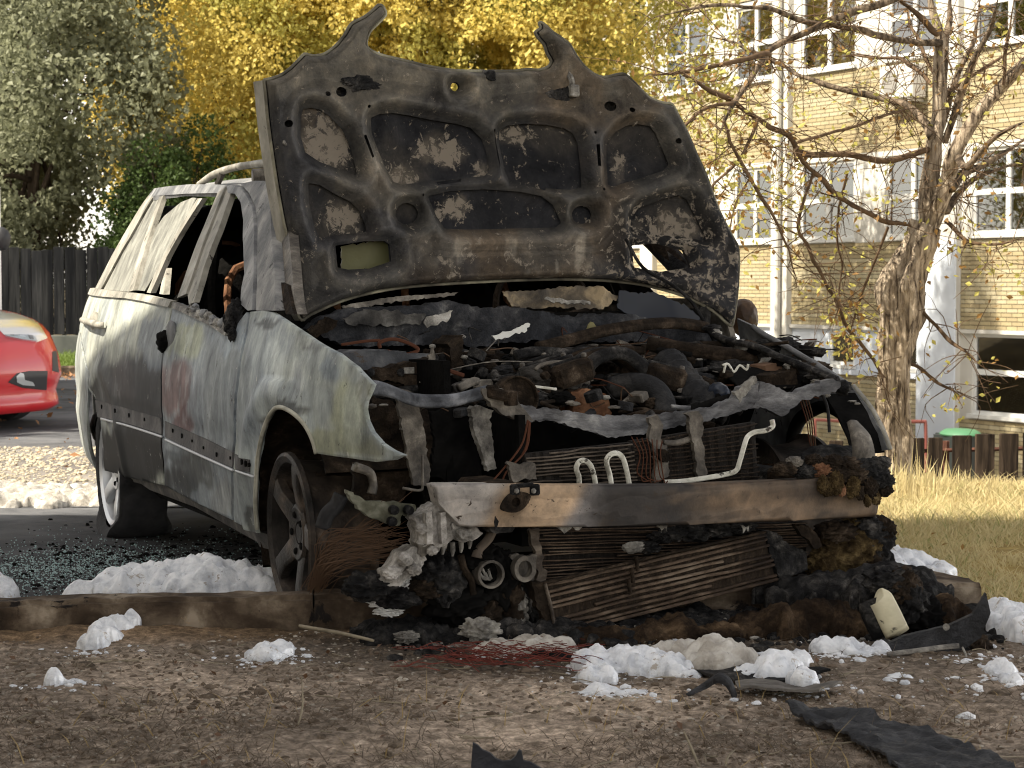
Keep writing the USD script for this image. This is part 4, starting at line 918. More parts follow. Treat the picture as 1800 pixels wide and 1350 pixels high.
# ================================================================== bonnet, standing open
def xh(y, z):
    y, z = np.asarray(y, float), np.asarray(z, float)
    b = -.50 - .10 * (z - .9) - .055 * (1 - np.clip(np.abs(y - .02) / .75, 0, 1.2) ** 2)
    return b + .28 * np.maximum(z - 1.52, 0) ** 1.6 + .05 * sstep(1.02, .86, z)
def hood_pt(px, py, off=0):
    v = -.55
    for _ in range(14):
        p = cl(px, py, 0, v); v = float(xh(p[1], p[2])) + off
    return cl(px, py, 0, v)
def hpoly(P, sm=0):
    q = np.array([hood_pt(*p) for p in P])[:, 1:]
    g = Polygon(q)
    if sm: g = g.buffer(-sm).buffer(2 * sm).buffer(-sm)
    return g
HOOD = [(463, 141), (466, 165), (470, 210), (478, 270), (487, 330), (498, 390), (507, 430), (512, 470), (515, 510), (520, 545), (530, 563), (545, 553), (600, 529), (660, 513), (720, 504), (800, 498), (900, 493), (980, 491), (1060, 493), (1130, 501), (1200, 520), (1250, 545), (1282, 572),
        (1289, 560), (1296, 500), (1297, 440), (1286, 415), (1263, 370), (1241, 310), (1223, 270), (1206, 230), (1190, 200), (1180, 183), (1165, 181), (1140, 171), (1115, 146), (1098, 131), (1085, 131), (1060, 136), (1040, 128), (1023, 113), (1010, 95), (1000, 78), (985, 66), (970, 56), (955, 42), (947, 40), (949, 50), (940, 57), (946, 68), (955, 78), (961, 95), (968, 108), (962, 118), (945, 123), (925, 122),
        (900, 125), (850, 125), (800, 124), (750, 116), (700, 104), (670, 97), (650, 88), (643, 78), (648, 58), (663, 42), (677, 26), (672, 12), (665, 9), (655, 18), (640, 30), (617, 42), (605, 62), (590, 80), (570, 95), (548, 98), (535, 95), (525, 105), (510, 120), (495, 131), (480, 137)]
OPEN = [
 [(532, 192), (545, 190), (560, 193), (578, 205), (600, 228), (615, 260), (625, 300), (626, 310), (600, 300), (560, 285), (535, 268), (527, 240), (527, 205)],
 [(650, 208), (665, 201), (690, 199), (720, 204), (760, 212), (800, 218), (825, 225), (845, 245), (855, 275), (858, 300), (850, 310), (760, 318), (705, 325), (690, 320), (678, 300), (665, 270), (652, 235)],
 [(876, 230), (890, 221), (920, 218), (960, 220), (990, 226), (1005, 235), (1013, 252), (1018, 290), (1020, 330), (1000, 334), (940, 330), (895, 322), (885, 300), (875, 250)],
 [(1064, 252), (1080, 232), (1100, 221), (1120, 219), (1140, 222), (1150, 235), (1165, 270), (1173, 290), (1165, 300), (1120, 315), (1075, 328), (1066, 325), (1064, 290)],
 [(540, 322), (560, 325), (585, 340), (615, 355), (630, 372), (640, 395), (642, 408), (600, 412), (560, 418), (552, 400), (542, 360)],
 [(750, 345), (790, 336), (850, 333), (910, 337), (950, 345), (970, 360), (985, 392), (975, 400), (900, 402), (820, 404), (780, 402), (765, 380)],
 [(1108, 382), (1120, 366), (1160, 351), (1190, 343), (1204, 350), (1220, 380), (1235, 410), (1240, 424), (1190, 416), (1130, 411), (1110, 405)],
 [(1020 + 17 * math.cos(t), 378 + 16 * math.sin(t)) for t in np.linspace(0, 2 * np.pi, 14)[:-1]],
 [(713 + 20 * math.cos(t), 376 + 19 * math.sin(t)) for t in np.linspace(0, 2 * np.pi, 14)[:-1]]]
THRU = [[(588, 432), (640, 424), (675, 424), (683, 430), (686, 460), (650, 472), (610, 474), (592, 470)], [(1108, 432), (1150, 428), (1200, 440), (1212, 470), (1160, 478), (1112, 470)],
        [(785 + 13 + 8 * math.cos(t), 153 + 8 * math.sin(t)) for t in np.linspace(0, 2 * np.pi, 12)[:-1]]]
SLOTS = [[(630, 241), (636, 239), (650, 277), (645, 280)], [(1036, 256), (1042, 256), (1045, 294), (1039, 294)], [(765, 320), (808, 315), (808, 320), (766, 326)], [(908, 317), (958, 330), (957, 335), (908, 322)], [(858, 230), (863, 228), (876, 290), (871, 296)]]
SLOTS += [[(x + r * math.cos(t), y + r * .9 * math.sin(t)) for t in np.linspace(0, 2 * np.pi, 12)[:-1]] for x, y, r in ((593, 164, 10), (568, 168, 5), (1064, 189, 10), (1099, 196, 5), (500, 220, 7), (1181, 250, 6), (1050, 334, 3), (736, 344, 3), (1036, 235, 3), (640, 190, 3))]
outer = hpoly(HOOD); ops = [hpoly(o, .006) for o in OPEN]; thr = [hpoly(o, .004) for o in THRU]; slo = [hpoly(o) for o in SLOTS]
allops = shapely.union_all(ops + thr)
hood = UsdGeom.Xform.Define(stage, free(path_of(car) + '/bonnet')).GetPrim(); tag(hood, label='soot stained bonnet standing upright with its ribbed inner side forward')
RIBX = .046
def hood_paint(kind):
    def fn(V):
        p = cpx(V); P3 = np.column_stack([V[:, 1], V[:, 2], 0 * V[:, 0]])
        n = meshkit.fbm(P3 * 7, 5, 2); n2 = meshkit.fbm(P3 * 3 + 4, 4, 7); n3 = meshkit.fbm(P3 * [16, 7, 1], 5, 12)
        if kind == 'rib':
            c = np.array([.080, .077, .072])[None] * (1 + 1.3 * (n - .5))[:, None]
            c = mixc(c, (.15, .138, .12), sstep(.48, .66, n2) * .8)
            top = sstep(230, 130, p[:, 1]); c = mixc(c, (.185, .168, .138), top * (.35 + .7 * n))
            band = sstep(400, 425, p[:, 1]) * sstep(690, 740, p[:, 0]) * (1 - sstep(1010, 1080, p[:, 0]))
            c = mixc(c, (.115, .102, .088), band * .7); c = mixc(c, (.088, .068, .050), band * sstep(455, 490, p[:, 1]) * .85)
            c = mixc(c, (.30, .28, .245), band * sstep(.54, .66, n3) * .8)
            c = mixc(c, (.12, .092, .066), sstep(.55, .7, meshkit.fbm(P3 * 4 + 9, 4, 31)) * .7)
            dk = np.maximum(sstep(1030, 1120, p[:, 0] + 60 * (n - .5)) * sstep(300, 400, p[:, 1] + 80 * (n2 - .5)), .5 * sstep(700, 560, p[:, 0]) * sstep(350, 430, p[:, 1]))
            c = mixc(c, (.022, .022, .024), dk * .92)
            c = mixc(c, (.055, .056, .064), sstep(.5, .62, meshkit.fbm(P3 * 5 + 20, 4, 41)) * .55 * (1 - top))
            _d = dist_to(allops, V[:, 1:]); c = c * (1 + .55 * np.exp(-((_d - .04) / .014) ** 2) - .35 * sstep(.016, .004, _d))[:, None]  # bead highlights and shade at the opening edges painted into the colour
            fn.flake = np.maximum(dk * np.where(p[:, 0] > 900, .25, .12) * (1 + 1.2 * (n2 - .5)), band * (.10 + .6 * (n3 - .5)))
            ao = .0
        else:
            c = np.array([.032, .033, .038])[None] * (1 + 1.0 * (n - .5))[:, None]
            c = mixc(c, (.075, .068, .06), sstep(.45, .62, n2) * .7)
            fl = np.zeros(len(V))
            for (x, y, rx, ry, s) in ((575, 250, 60, 75, 1.0), (775, 265, 60, 38, .9), (700, 315, 45, 30, .75), (845, 300, 25, 25, .6), (600, 385, 50, 36, .9), (905, 238, 50, 20, .75), (800, 365, 34, 30, .95), (770, 380, 22, 20, .8), (1085, 290, 22, 40, .5), (1180, 400, 70, 40, .8), (1130, 395, 40, 20, .6), (620, 450, 40, 24, .5)):
                fl = np.maximum(fl, s * (1 - sstep(.3, 1.15, np.hypot((p[:, 0] - x) / rx, (p[:, 1] - y) / ry))))
            fn.flake = np.clip(fl * .54, 0, .54)
            m = sstep(.50, .58, meshkit.fbm(P3 * [17, 10, 1] + 5, 6, 61) * .8 + fl * .25) * np.clip(fl * 1.5, 0, 1)
            c = mixc(c, (.36, .31, .245), m * .25)
            c = mixc(c, (.22, .175, .125), sstep(.55, .75, n3) * (p[:, 0] < 640) * (p[:, 1] < 320) * .6)
        return np.clip(.62 * c, .005, .75)
    return fn
def mixc(c, col, a): a = np.clip(a, 0, 1)[:, None]; return c * (1 - a) + np.array(col) * a
def dist_to(g, P):
    return shapely.distance(shapely.points(P), g)
# inner frame with its stamped openings
inner = outer.buffer(-.006).difference(allops).difference(shapely.union_all(slo))
v2, f = grid_tri(inner, .0085)
d = dist_to(allops, v2); de = dist_to(outer.exterior, v2)
rise = RIBX * (.22 + .78 * sstep(.004, .034, d)) * sstep(-.004, .022, de)
rise += .013 * np.exp(-((d - .045) / .011) ** 2) - .012 * sstep(.075, .11, d) * sstep(.05, .1, de)
rise += .006 * (meshkit.fbm(np.column_stack([v2 * 9, 0 * v2[:, 0]]), 3, 3) - .5)
V = np.column_stack([xh(v2[:, 0], v2[:, 1]) + rise, v2])
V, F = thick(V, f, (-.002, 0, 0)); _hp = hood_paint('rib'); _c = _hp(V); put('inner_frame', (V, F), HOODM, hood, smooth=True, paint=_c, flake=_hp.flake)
# outer skin
skin = outer.difference(shapely.union_all(thr))
v2, f = grid_tri(skin, .011)
V = np.column_stack([xh(v2[:, 0], v2[:, 1]) - .004 + .006 * (meshkit.fbm(np.column_stack([v2 * 4, 0 * v2[:, 0]]), 3, 9) - .5), v2])
V, F = thick(V, f, (-.003, 0, 0)); _hp = hood_paint('skin'); _c = _hp(V); put('outer_skin', (V, F), HOODM, hood, smooth=True, paint=_c, flake=_hp.flake)
q = np.array([hood_pt(*p) for p in HOOD + HOOD[:1]]); q[:, 0] += .004
put('hem', tube(q, .0055, 6, 3), look('hem_metal', [(.35, (.03, .028, .022)), (.5, (.11, .10, .075)), (.65, (.28, .265, .19))], scale=6, rough=.6), hood, smooth=True)
# side flange turned back, seen as the bright left edge
P = np.array([hood_pt(x, y) for x, y in HOOD[:11]]); L = smoothpath(P, 6); n = len(L)
V = np.vstack([L + [.006, -.002, 0], L + [-.045, -.022, 0], L + [-.05, -.012, 0]]); i = np.arange(n - 1)
F = np.vstack([np.stack([i, i + 1, i + n + 1], 1), np.stack([i, i + n + 1, i + n], 1), np.stack([i + n, i + n + 1, i + 2 * n + 1], 1), np.stack([i + n, i + 2 * n + 1, i + 2 * n], 1)])
put('side_flange', (V, F), PALEM, hood, smooth=40)
# latch, hinge brackets and rags fixed to the bonnet
put('latch', [bx(hood_pt(845, 143, .03), (.02, .085, .035), bev=.006), bx(hood_pt(862, 132, .04), (.03, .03, .03), bev=.006), tube([hood_pt(850, 125, .02), hood_pt(860, 138, .05), hood_pt(880, 140, .03)], .006, 6)], CHAR, hood)
for px, py, s, k in ((630, 147, .055, 1), (650, 153, .04, 2), (985, 168, .05, 3), (1000, 160, .03, 4), (612, 143, .03, 5)):
    v, f = blob((0, 0, 0), (.012, s, s * .45), 3, .5, 3.5, k); put('melted_rag', (v + hood_pt(px, py, .035), f), CHAR, hood, smooth=True)
put('bracket', [tube([hood_pt(1003, 165, .03), hood_pt(1006, 145, .06), hood_pt(998, 125, .03)], .010, 4, 3), bx(hood_pt(1008, 160, .05), (.04, .03, .04), bev=.004)], ASHM, hood)
put('bracket', [tube([hood_pt(498, 243, .02), hood_pt(500, 252, .05), hood_pt(506, 258, .02)], .006, 6, 3)], ASHM, hood)
put('hinge_arm', tube([(-.42, .70, .80), (-.50, .76, .95), (-.56, .80, 1.10), (-.54, .83, 1.25)], .022, 5, 4), CHAR, car)
put('hinge_arm', tube([(-.42, -.66, .80), (-.52, -.70, .92), (-.54, -.72, 1.05)], .02, 5, 4), CHAR, car)

# ================================================================== wheels
def rim(name, c, mat, tyre=None, s=-1, lean=0, steer=0):
    """Five spoke wheel, axis along the car's width; s = the side its face looks to."""
    o = UsdGeom.Xform.Define(stage, free(path_of(car) + '/' + name)).GetPrim()
    A = rotm('z', steer) @ rotm('x', lean)
    def w(m):
        v, f = vf(m); v = v.copy(); v[:, 1] *= s
        return v @ A.T + np.array(c), (f if s > 0 else f[:, ::-1])
    prof = [(.208, .075), (.226, .085), (.236, .080), (.238, .066), (.222, .06), (.212, .03), (.205, -.05), (.215, -.10), (.236, -.11), (.236, -.12), (.20, -.118), (.195, -.05), (.198, .03), (.205, .062), (.208, .075)]
    v, f = lathe(prof, 56, 'y'); put('barrel', w((v, f)), mat, o, smooth=45)
    hub = [(0, .05), (.028, .05), (.031, .03), (.034, .05), (.075, .058), (.088, .05), (.09, -.03), (0, -.03)]
    put('hub', w(lathe(hub, 32, 'y')), mat, o, smooth=40)
    for k in range(5):
        t = 2 * math.pi * k / 5 + .32
        S = []
        for r, ww, yo, th in ((.06, .040, .05, .03), (.10, .034, .060, .034), (.15, .030, .072, .034), (.195, .034, .076, .03), (.214, .048, .072, .02)):
            S.append([(-ww, yo - th), (-ww, yo - .006), (-ww * .7, yo), (ww * .7, yo), (ww, yo - .006), (ww, yo - th)])
        rs = (.06, .10, .15, .195, .214); V = np.array([[a, y, r] for q, r in zip(S, rs) for a, y in q])
        F = [[i * 6 + j, i * 6 + (j + 1) % 6, (i + 1) * 6 + (j + 1) % 6] for i in range(4) for j in range(6)] + [[i * 6 + j, (i + 1) * 6 + (j + 1) % 6, (i + 1) * 6 + j] for i in range(4) for j in range(6)]
        F += [[0, 1, 2], [0, 2, 3], [0, 3, 4], [0, 4, 5]] + [[24, 26, 25], [24, 27, 26], [24, 28, 27], [24, 29, 28]]
        V = V @ rotm('y', math.degrees(t)).T
        put('spoke', w((V, np.array(F))), mat, o, smooth=40)
        q = np.array([.056 * math.sin(t + .63), .056, .056 * math.cos(t + .63)]); v, f = lathe([(0, .004), (.008, .004), (.011, 0), (.011, -.01), (0, -.01)], 8, 'y')
        put('wheel_bolt', w((v + q, f)), SOOT, o)
    v, f = lathe([(0, -.05), (.15, -.05), (.15, -.075), (0, -.075)], 32, 'y'); put('brake_disc', w((v, f)), RUST, o, smooth=30)
    if tyre:
        tp = [(.236, .07), (.25, .085), (.285, .09), (.305, .07), (.31, 0), (.305, -.09), (.285, -.11), (.25, -.11), (.236, -.09)]
        v, f = lathe(tp, 72, 'y'); low = v[:, 2] < -.235; bul = sstep(-.16, -.25, v[:, 2])
        v[:, 1] *= 1 + .35 * bul; v[:, 2] = np.maximum(v[:, 2], -tyre); v += (meshkit.fbm(v * 12, 3, 2)[:, None] - .5) * .012
        put('tyre', w((v, f)), RUBB, o, smooth=40)
    return o
fw = cl(519, 938, 1, -.86)
rim('front_wheel', (fw[0], -.80, fw[2]), RIMM, None, -1, 0, 0)
rwc = side(206, 842)
rim('rear_wheel', (-2.87, -.80, .285), SILV, .272, -1)
rim('rear_wheel', (-2.87, .79, .285), SILV, .272, 1)
rim('front_wheel', (.0, .78, .27), RIMM, None, 1)
# charred tyre rags on the near front rim and brake behind it
for k in range(5):
    a = 2.0 + k * .25; v, f = blob((0, 0, 0), (.05, .07, .035), 3, .5, 3, k + 60); put('tyre_rag', (v + [fw[0] + .245 * math.sin(a + 1.5), -.74, fw[2] - .245 * math.cos(a - 2.2)], f), CHAR, car, smooth=True)
# wheel housing, inner wings
def arc_sheet(c, r, a0, a1, y0, y1, n=24):
    a = np.radians(np.linspace(a0, a1, n)); V = np.array([[c[0] + r * math.cos(t), y, c[1] + r * math.sin(t)] for t in a for y in (y0, y1)])
    i = np.arange(n - 1) * 2; F = np.vstack([np.stack([i, i + 2, i + 3], 1), np.stack([i, i + 3, i + 1], 1)]); return thick(V, F, (0, 0, .012))
put('wheel_housing', arc_sheet((0, .30), .40, 30, 200, -.86, -.50), CHARB, car, smooth=True)
put('wheel_housing', arc_sheet((0, .30), .42, 60, 200, .50, .84), SOOT, car, smooth=True)
put('inner_wing', [bx((-.05, -.50, .55), (.8, .02, .5))], SOOT, car)
put('strut', [tube([(-.02, -.62, .28), (-.05, -.60, .5), (-.08, -.58, .72)], [.03, .035, .05], 10)], CHARB, car, smooth=True)
put('frame_rail', [bx((.15, -.48, .40), (1.1, .07, .10), bev=.01), bx((.15, .48, .40), (1.1, .07, .10), bev=.01)], CHAR, car)
put('subframe', [tube([(.2, -.55, .20), (.15, 0, .17), (.2, .55, .20)], .045, 10), tube([(-.3, -.5, .2), (.3, -.45, .2)], .035, 8), tube([(-.3, .5, .2), (.3, .45, .2)], .035, 8)], SOOT, car, smooth=True)
put('bay_floor', [bx((-.05, 0, .30), (.95, .95, .02))], SOOT, car)  # unseen plate added to block light from under the engine

# ================================================================== far front wing, seen from inside
def fside(px, py, off=0):
    v = .88
    for _ in range(14):
        p = cl(px, py, 1, v); v = float(ys(p[0], p[2])) + off
    return cl(px, py, 1, v)
q = [(1300, 560), (1330, 574), (1350, 588), (1385, 607), (1420, 628), (1460, 652), (1500, 678), (1530, 715), (1552, 755), (1565, 790), (1548, 793), (1530, 787), (1522, 762), (1507, 738), (1492, 723), (1466, 712), (1440, 720), (1420, 736), (1408, 762), (1404, 795), (1330, 790), (1300, 700)]
g = Polygon([fside(*p)[[0, 2]] for p in q]).buffer(0)
FARW = look('far_wing_paint', [(.28, (.05, .05, .05)), (.5, (.12, .122, .125)), (.7, (.24, .24, .23))], scale=10, detail=10, bump=.4, bscale=60, rough=.55, fleck=((.02, .02, .02), 20, .6))
panel('far_front_fender', g, FARW, .014, .010, sgn=1, label='far front fender seen from its sooty inner side')
put('wing_edge', tube([fside(x, y) for x, y in ((1500, 678), (1530, 715), (1552, 755), (1565, 790))], .008, 6, 4), PALEM, car, smooth=True)
put('wing_edge', tube([fside(x, y) - [0, .015, -.004] for x, y in ((1330, 576), (1350, 590), (1385, 609), (1420, 630), (1460, 654), (1500, 680))], .010, 6, 4), FARW, car, smooth=True)
put('wing_flange', tube([fside(x, y) - [0, .03, 0] for x, y in ((1404, 800), (1408, 762), (1420, 737), (1440, 722), (1466, 713), (1491, 723), (1506, 738), (1521, 762), (1529, 787))], .022, 6, 4), SOOT, car, smooth=True)
put('wing_flange', thick(np.array([fside(*p) - [0, o, 0] for p in ((1508, 690), (1530, 725), (1548, 762), (1555, 790)) for o in (.0, .12)]), np.array([[0, 2, 3], [0, 3, 1], [2, 4, 5], [2, 5, 3], [4, 6, 7], [4, 7, 5]]), (0, 0, -.01)), SOOT, car)
put('wing_stay', tube([cl(1497, 742, 1, .74), cl(1512, 770, 1, .74), cl(1517, 800, 1, .74), cl(1512, 835, 1, .74)], [.016, .03, .034, .026], 7, 4, prof=lambda a, t: .5 + .6 * abs(np.cos(a))), BARE, car, smooth=True)
put('tyre_remains', blob(cl(1462, 812, 1, .70), (.085, .10, .055), 4, .25, 2.2, 4), CHAR, car, smooth=True)
put('far_mirror', blob(cl(1306, 558, 1, 1.0), (.05, .055, .068), 4, .12, 2, 3), look('mirror_burnt', [(.35, (.012, .007, .004)), (.5, (.04, .022, .012)), (.65, (.12, .075, .04))], scale=6, rough=.4, bump=.3, bscale=30), car, smooth=True)

# ================================================================== front end
def PX(pts, x): return np.array([cl(px, py, 0, x if np.ndim(x) == 0 else x[k]) for k, (px, py) in enumerate(pts)])
def plate(name, pts, x, mat, th=.012, h=.02, amp=.012, seed=0, bow=0, parent=None, fr=7, label=None, jag=.012):
    """Sheet whose outline is read off the photograph on the plane at x along the car, crumpled by noise, with real thickness."""
    q = PX(pts, x)[:, 1:]; g = Polygon(q).buffer(0)
    if jag:
        b = np.array(g.exterior.segmentize(.010).coords)[:-1]; rj = np.random.default_rng(seed + 900); b = b + (meshkit.fbm(np.column_stack([b * 45, 0 * b[:, 0]]) + seed, 2, seed)[:, None] - .5) * rj.normal(size=(1, 2)) * jag + rj.normal(size=b.shape) * jag * .16; g = Polygon(b).buffer(0)
        if g.geom_type != 'Polygon': g = max(g.geoms, key=lambda t: t.area)
    v2, f = grid_tri(g, h)
    nz = meshkit.fbm(np.column_stack([v2 * fr, 0 * v2[:, 0]]) + seed, 3, seed) - .5
    V = np.column_stack([x + amp * 2 * nz - bow * (v2[:, 0] / .7) ** 2, v2])
    V[:, 2] += amp * .7 * (meshkit.noise(np.column_stack([v2 * fr * 1.3, 0 * v2[:, 0]]) + 5 + seed) - .5)
    return put(name, thick(V, f, (-th, 0, 0)), mat, parent or car, smooth=35, label=label)
def pipe(name, pts, x, r, mat, k=8, n=5, parent=None, wob=0, prof=None):
    P = PX(pts, x); R = np.asarray(r, float)
    return put(name, tube(P, r, k, n, wob=wob, prof=prof), mat, parent or car, smooth=True)

# bumper beam
BEAMP = look('beam_metal', [(.33, (.5, .5, .5)), (.45, (.85, .85, .85)), (.55, (1.1, 1.08, 1.05)), (.68, (1.5, 1.45, 1.4))], scale=14, detail=13, nrough=.72, bump=.35, bscale=120, dist=.003, rough=.55, paint=True, spec=.4, metallic=.15,
             fleck=[((.03, .02, .013), 34, .61)])
bm = [(766, 854), (775, 851), (850, 850), (1000, 851), (1200, 849), (1400, 842), (1546, 828), (1556, 845), (1556, 880), (1552, 910), (1400, 914), (1200, 920), (1000, 925), (830, 927), (814, 926), (793, 905), (773, 884), (770, 872)]
BX = .70
g = Polygon(PX(bm, BX)[:, 1:]); v2, f = grid_tri(g, .014)
zc = np.interp(v2[:, 0], [-.66, .66], [.455, .415]); hh = .062
V = np.column_stack([BX + .05 + .030 * (meshkit.fbm(np.column_stack([v2 * [3.5, 5], 0 * v2[:, 0]]), 4, 6) - .5) - .07 * (v2[:, 0] / .68) ** 2 - .012 * np.clip(np.abs(v2[:, 1] - zc) / hh, 0, 1) ** 4 + .003 * np.cos((v2[:, 1] - zc) / hh * 5), v2])
def pbm(V):
    p = cpx(V); P3 = np.column_stack([V[:, 1], V[:, 2], 0 * V[:, 0]])
    n = meshkit.fbm(P3 * [5, 9, 1], 5, 3); x = p[:, 0] + 60 * (n - .5) + .6 * (p[:, 1] - 885)
    c = np.repeat([[.40, .29, .19]], len(V), 0)
    c = mixc(c, (.42, .39, .36), 1 - sstep(840, 880, x))
    c = mixc(c, (.20, .195, .20), sstep(1000, 1040, x) * (1 - sstep(1080, 1100, x)) * .9)
    c = mixc(c, (.028, .024, .022), sstep(1010, 1090, x - .5 * (p[:, 1] - 885)))
    c = mixc(c, (.085, .060, .040), sstep(1180, 1260, x) * .9); c = mixc(c, (.05, .036, .026), sstep(1330, 1420, x + 80 * (n - .5)) * .8)
    c = mixc(c, (.16, .11, .07), sstep(1150, 1230, x) * sstep(.56, .66, meshkit.fbm(P3 * [8, 14, 1] + 3, 5, 7)) * .7)
    return np.clip(.80 * c * (1 + .6 * (n - .5))[:, None], .006, .7)
V2, F2 = thick(V, f, (-.055, 0, 0))
beam = put('bumper_beam', (V2, F2), BEAMP, car, smooth=35, paint=pbm(V2), label='bare bumper beam, tan at one end and black at the other')
v, f = lathe([(.012, .0), (.012, .022), (.026, .024), (.030, .018), (.030, .0)], 20, 'x')
o = cl(904, 882, 0, BX + .035); R = rotm('x', 18)
def oval(c, ry, rz, rin, dx, ang, n=24):
    t = np.linspace(0, 2 * np.pi, n, endpoint=False); out = np.stack([ry * np.cos(t), rz * np.sin(t)], 1); out[:, 1] *= 1 - .35 * np.abs(np.cos(t)) ** 2
    inn = rin * np.stack([np.cos(t), np.sin(t)], 1); V = np.vstack([np.column_stack([np.full(n, d), q]) for d, q in ((0, out), (dx, out), (dx, inn), (0, inn))])
    F = []
    for L in range(3):
        for j in range(n):
            a, b = L * n + j, L * n + (j + 1) % n; F += [[a, b, b + n], [a, b + n, a + n]]
    return V @ rotm('x', ang).T + c, np.array(F)
put('towing_eye', [oval(o, .044, .026, .012, .014, 20), (lathe([(0, .001), (.012, .001)], 16, 'x')[0] + o, lathe([(0, .001), (.012, .001)], 16, 'x')[1])], CHARB, beam, smooth=30)
pb = [bx(cl(x, 861, 0, BX + .045), (.012, .028, .030), bev=.004) for x in (905, 940)] + [bx(cl(922, 853, 0, BX + .045), (.012, .05, .012), bev=.003)]
put('bracket', pb, CHAR, beam)
for x in (908, 938): put('bolt', blob(cl(x, 863, 0, BX + .052), (.006, .007, .007), 2, .1), ASHM, beam, smooth=True)
for q in ((.58, -.48, .44), (.58, .48, .41)): put('crash_box', [bx(q, (.22, .09, .09), bev=.01)], CHARB, car)
# melted insulation lying over the beam's right end
for k, (px, py, s, m) in enumerate(((1470, 836, .04, CHARB), (1500, 832, .045, CHARB), (1535, 836, .045, CHAR), (1450, 842, .032, CHARB), (1552, 862, .026, CHARB), (1490, 818, .035, CHARB), (1440, 826, .03, RUST), (1520, 822, .038, CHAR), (1552, 846, .03, CHAR), (1415, 830, .03, CHAR), (1380, 824, .03, CHARB), (1395, 812, .022, BARE), (1545, 815, .03, CHAR), (1465, 812, .03, CHARB), (1430, 808, .022, CHARB))):
    v, f = blob((0, 0, 0), (s * .8, s * 1.2, s * .7), 4, .42, 4.5, k + 5, oct=5); put('melted_lump', (v + cl(px, py, 0, BX - .0), f), m, car, smooth=True)
MELT = look('melted_foam', [(.35, (.014, .009, .005)), (.48, (.05, .034, .016)), (.58, (.11, .078, .035)), (.7, (.24, .18, .09))], scale=22, detail=12, nrough=.75, bump=1.2, bscale=60, dist=.02, rough=.95, spec=.05)
for k, (px, py, s, m) in enumerate(((1470, 850, .026, MELT), (1500, 856, .024, MELT), (1447, 852, .02, MELT), (1532, 858, .024, CHARB), (1525, 880, .014, MELT), (1452, 864, .012, MELT), (1495, 868, .012, MELT), (1540, 876, .016, MELT), (1512, 868, .014, CHARB), (1480, 862, .014, RUST), (1460, 862, .012, MELT))):
    v, f = blob((0, 0, 0), (s * .5, s * .9, s * 1.25), 4, .5, 4.5, k + 50, oct=5); put('melted_lump', (v + cl(px, py, 0, BX + .03), f), m, car, smooth=True)
for k, (px, py, sy, sz, m) in enumerate(((1500, 960, .11, .075, MELT), (1475, 985, .10, .05, MELT), (1530, 945, .07, .055, CHAR), (1540, 990, .045, .07, CHAR), (1500, 1015, .12, .035, SOOT), (1470, 935, .06, .035, CHARB), (1545, 930, .04, .04, CHARB), (1520, 925, .06, .03, CHAR), (1450, 1000, .05, .05, MELT), (1520, 980, .05, .04, CHARB))):
    v, f = blob((0, 0, 0), (.06, sy, sz), 4, .36, 4.5, k + 70, oct=5); put('melted_lump', (v + cl(px, py, 0, BX - .08), f), m, car, smooth=True)
plate('stay', [(1398, 922), (1420, 922), (1440, 945), (1446, 962), (1434, 968), (1425, 950), (1408, 940)], BX - .02, CHARB, .02)

# crossmember (bonnet lock carrier)
CROSS = look('crossmember_metal', [(.33, (.02, .02, .022)), (.45, (.07, .07, .074)), (.56, (.14, .14, .144)), (.68, (.30, .298, .29))], scale=11, detail=12, nrough=.7, bump=.5, bscale=60, dist=.006, rough=.5, metallic=.2, spec=.25, stretch=(1, .6, 1.4))
plate('lock_carrier', [(905, 708), (950, 718), (1000, 724), (1060, 730), (1140, 728), (1200, 722), (1260, 714), (1290, 699), (1300, 682), (1330, 674), (1336, 700), (1310, 722), (1255, 738), (1170, 752), (1130, 762), (1080, 766), (1020, 754), (960, 738), (915, 744), (892, 728)], .50, CROSS, .03, .014, .016, 3, label='bent lock carrier across the front')
plate('lock_carrier', [(848, 684), (868, 682), (905, 690), (912, 706), (925, 725), (938, 742), (918, 744), (885, 727), (852, 704)], .52, BARE, .03, .012, .012, 4)
put('latch', [bx(cl(880, 694, 0, .53), (.05, .07, .03), rotm('x', -14), bev=.006), bx(cl(898, 700, 0, .54), (.04, .03, .04), bev=.004), bx(cl(866, 688, 0, .53), (.03, .03, .035), bev=.004)], CHARB, car)
pipe('front_rail', [(652, 682), (672, 684), (695, 690), (720, 700), (750, 706), (790, 706), (820, 699), (845, 692), (858, 690)], .50, [.020, .018, .016, .017, .018, .017, .016, .018, .02], look('blue_grey_rail', [(.38, (.03, .032, .038)), (.5, (.085, .09, .10)), (.62, (.19, .195, .21))], scale=14, detail=12, bump=.6, rough=.55), 9, wob=.012, prof=lambda a, t: .62 + .5 * abs(np.sin(a)))
plate('rail_end', [(655, 678), (700, 680), (722, 690), (728, 702), (705, 698), (680, 690), (655, 690)], .49, BARE, .03, .012, .01, 7)
plate('lock_carrier', [(1336, 672), (1360, 680), (1388, 690), (1402, 686), (1432, 674), (1462, 664), (1480, 670), (1470, 690), (1440, 694), (1405, 706), (1372, 734), (1345, 722), (1318, 720), (1330, 700)], .46, CROSS, .03, .012, .02, 9)
plate('bracket', [(1290, 690), (1318, 668), (1328, 660), (1330, 672), (1312, 690), (1300, 708)], .50, ASHM, .02, .01, .01, 2)
